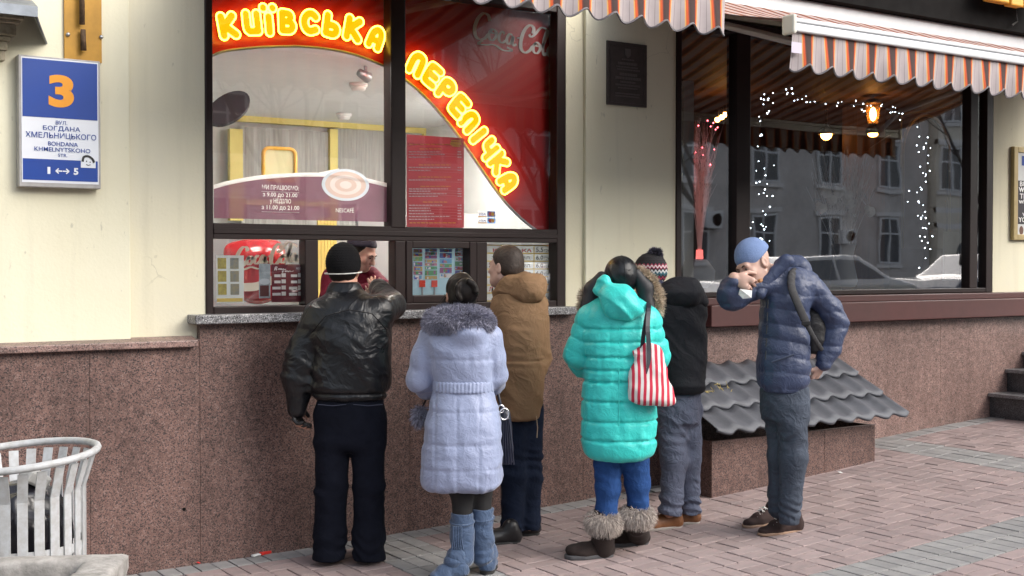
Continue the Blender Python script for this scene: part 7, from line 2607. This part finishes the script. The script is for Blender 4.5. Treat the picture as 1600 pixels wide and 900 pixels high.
# hood lying on the shoulders, stand-up collar round the chin
q = [ell(p.A(1238, 417, .04), (.095, .09, .075), .03), ell(p.A(1252, 427, .02), (.06, .07, .055), .04), cone(p.A(1196, 440, -.10), p.A(1228, 408, -.10), .032, .04, .03), cone(p.A(1194, 442, -.10), p.A(1188, 458, -.12), .032, .03, .03)]
q += [h6.E(0, .0, .0, .088, .12, .12, .012, 'sub')]
p.part('hood', q, M_puff, .0065, folds(.012, (9, 9, 11), 64))
q = MB()
for k in range(5):
    c = p.A(1200 - .8 * k, 468 + k * 20, -.155); q.tube([c, c + V(-.004, -.004, -.05)], .0035, 5)
q.build('zip', M_black, p.o)
q = MB(); q.tube([p.A(1206, 566, -.165), p.A(1224, 560, -.168), p.A(1240, 554, -.165)], .006, 6); q.build('pocket_zip', mat('navy_dark', (.02, .03, .06), .5), p.o)
q = [p.rows([(602, 1188, 1262, .14, .02), (625, 1188, 1264, .15, .02), (655, 1190, 1263, .14, .02)], k=.03)]
q += limb([hL, kL, p.A(1235, 780, -.05), p.A(1233, 812, -.05)], [.094, .077, .062, .060], .03) + limb([hR, kR, p.A(1217, 770, .08), p.A(1216, 795, .08)], [.086, .072, .060, .060], .03) + [half(V(0, 0, .075), -UP, .004)]
p.part('jeans', q, M_slate, .0055, plus(creases(.005, 11, 66), kneefolds([(.56, .13, 15, .010), (.14, .08, 22, .010), (.8, .1, 9, .004)], 12)))
sol2 = mat('tan_crepe_sole', (.30, .19, .13), .8)
for hx, hy_, tx, ty, L_ in ((1251, 826, 1184, 838, .30), (1219, 812, 1160, 826, .30)):
    a, b = p.G(hx, hy_), p.G(tx, ty); f = nrm(b - a)
    o, _ = shoe(p, 'shoe', a, a + f * L_, M_dsuede, sol2, .043, sr=.048, shz=.10, sole=.018)
    q = MB(); sd = np.cross(f, UP)
    for k in range(4):
        c = a + f * (.135 + .022 * k) + UP * (.098 - .012 * k)
        q.tube([c - sd * .026 + UP * -.006, c, c + sd * .026 + UP * -.006 + f * .015], .0028, 5)
        q.tube([c + sd * .026 + UP * -.006, c + UP * .004, c - sd * .026 + UP * -.006 + f * .015], .0028, 5)
    q.build('laces', mat('white_lace', (.75, .74, .72), .8), o)
q = [h6.E(0, -.018, .045, .086, .106, .098, .01), half(h6.P(0, .03, .006), -h6.u + .34 * h6.f * -1, .01)]
bn_ = p.part('beanie', q, M_bean, .0055, lambda x, y, z: .0008 * np.sin(x * 500))
# napkin and pastry in the raised hand
nap = thing('napkin', 'crumpled white paper napkin in the hand of the person in the blue puffer', 'napkin', p.root, -YAW)
c = p.A(1166, 457, -.24)
q = MB(); q.add([c + V(-.035, 0, .02), c + V(.03, -.01, .01), c + V(.025, -.02, -.03), c + V(-.02, -.01, -.035), c + V(.0, -.025, -.01), c + V(-.04, .01, -.01)], [(0, 4, 5), (0, 1, 4), (1, 2, 4), (2, 3, 4), (3, 5, 4)])
o = q.build('sheet', mat('tissue_white', (.75, .75, .74), .9), nap); s_ = o.modifiers.new('t', 'SOLIDIFY'); s_.thickness = .003
pas = tag(link('pastry', sdf_mesh('pastry', [cone(p.A(1186, 439, -.20), p.A(1189, 438, -.19), .011, .010, .01)], .005, folds(.003, (40, 40, 40), 3)), mat('fried_dough', (.42, .20, .08), .6, var=.4, vs=50)), 'end of a fried pastry held at the mouth by the person in the blue puffer', 'pastry')
pas.location = p.root; pas.rotation_euler = (0, 0, -YAW)
# backpack behind his arm with the strap over the shoulder
bp_ = tag(link('backpack', sdf_mesh('backpack', [p.rows([(470, 1252, 1282, .06, .10), (490, 1250, 1286, .10, .10), (530, 1252, 1288, .11, .10), (552, 1258, 1284, .08, .10)], n=2.8, edge=.03)], .008, folds(.006, (9, 9, 9), 3)), mat('black_nylon', (.014, .014, .016), .6, fold=.3)),
          'black backpack worn by the person in the blue puffer jacket', 'backpack')
bp_.location = p.root; bp_.rotation_euler = (0, 0, -YAW)
pts = [(1250, 422, -.02), (1238, 428, -.10), (1237, 450, -.165), (1248, 478, -.18), (1260, 505, -.175), (1272, 528, -.15), (1283, 545, -.06)]
pr = []
P_ = spline([p.A(*t_) for t_ in pts], 3)
for i in range(len(P_) - 1): pr.append(cone(P_[i], P_[i + 1], .025 if i < 12 else .016, .025 if i < 12 else .016, .004, flat=(V(.2, -.97, .1), .38)))
st_o = link('shoulder_strap', sdf_mesh('strap', pr, .0055), mat('black_webbing', (.02, .02, .023), .7, bump=.4, bs=300), bp_)
q = MB(); c = p.A(1259, 505, -.185); q.box(c[0] - .024, c[0] + .024, c[1] - .008, c[1] + .004, c[2] - .012, c[2] + .012); q.build('buckle', M_black, bp_, bevel=.003)

# ---------------------------------------------------------------- the seller inside
M_burg = mat('burgundy_uniform', (.085, .006, .018), .8, spec=.15, fold=.3, fs=12)
ds = float((at(560, 420, .62) - _cp) @ _fw)
p = Person(548, 620, 'person in a burgundy uniform and dark kerchief serving inside the hatch', d=ds)
h7 = Head(p.A(565, 394, -.04), (.84, -.34, -.42), (.40, -.16, .9), .98)
wr_ = p.A(602, 447, -.22)
wl_ = p.A(575, 452, -.25)
q = h7.prims() + [cone(p.A(545, 440, .03), p.A(540, 620, .05), .10, .12, .05, flat=(V(0, 1, 0), .75))]
q += limb([p.A(578, 428, .05), p.A(592, 445, -.05), wr_], [.045, .04, .028]) + limb([p.A(520, 430, .0), p.A(515, 470, -.08), wl_], [.045, .04, .028]) + hand(wr_, (.3, -1, -.1), (-1, 0, .3), .35, .92) + hand(wl_, (.4, -1, -.1), (1, 0, .3), .35, .92)
q += leg_prims(p.A(535, 620, .05), p.A(535, 720, .05), p.A(535, 800, .05)) + leg_prims(p.A(560, 620, .05), p.A(560, 720, .05), p.A(560, 800, .05))
p.body(q, M_skin_p, .0055)
h7.eyes(p); h7.brows(p, M_hair_d)
rows = [(412, 522, 572, .07, .02), (424, 512, 584, .11, .02), (445, 504, 590, .13, .03), (480, 502, 588, .14, .05), (620, 500, 590, .14, .05)]
q = [p.rows(rows, k=.03, edge=.03)] + limb([p.A(578, 430, .04), p.A(592, 445, -.05), p.A(600, 447, -.18)], [.06, .052, .042], .03) + limb([p.A(518, 432, .0), p.A(514, 470, -.08), wl_], [.062, .055, .04], .03)
p.part('uniform', q, M_burg, .008, folds(.008, (8, 8, 10), 70))
p.part('uniform_trousers', limb([p.A(535, 610, .05), p.A(535, 800, .05)], [.09, .07]) + limb([p.A(560, 610, .05), p.A(560, 800, .05)], [.09, .07]), M_blk_cloth, .012)
p.part('hair', [h7.E(0, -.022, .03, .081, .095, .088, .01), h7.E(0, -.05, -.03, .07, .06, .07, .02), half(h7.P(0, .05, .05), h7.f - .6 * h7.u, .01), h7.E(-.09, .0, -.02, .02, .03, .04, .005, 'sub'), h7.E(.09, .0, -.02, .02, .03, .04, .005, 'sub')], M_hair_d, .0055, folds(.003, (30, 30, 14), 4))
q = [h7.E(0, -.020, .050, .088, .102, .088, .01), half(h7.P(0, .0, .040), -h7.u + .35 * h7.f, .008)]
p.part('kerchief', q, mat('dark_kerchief', (.016, .012, .028), .8), .006, folds(.004, (18, 18, 18), 4))
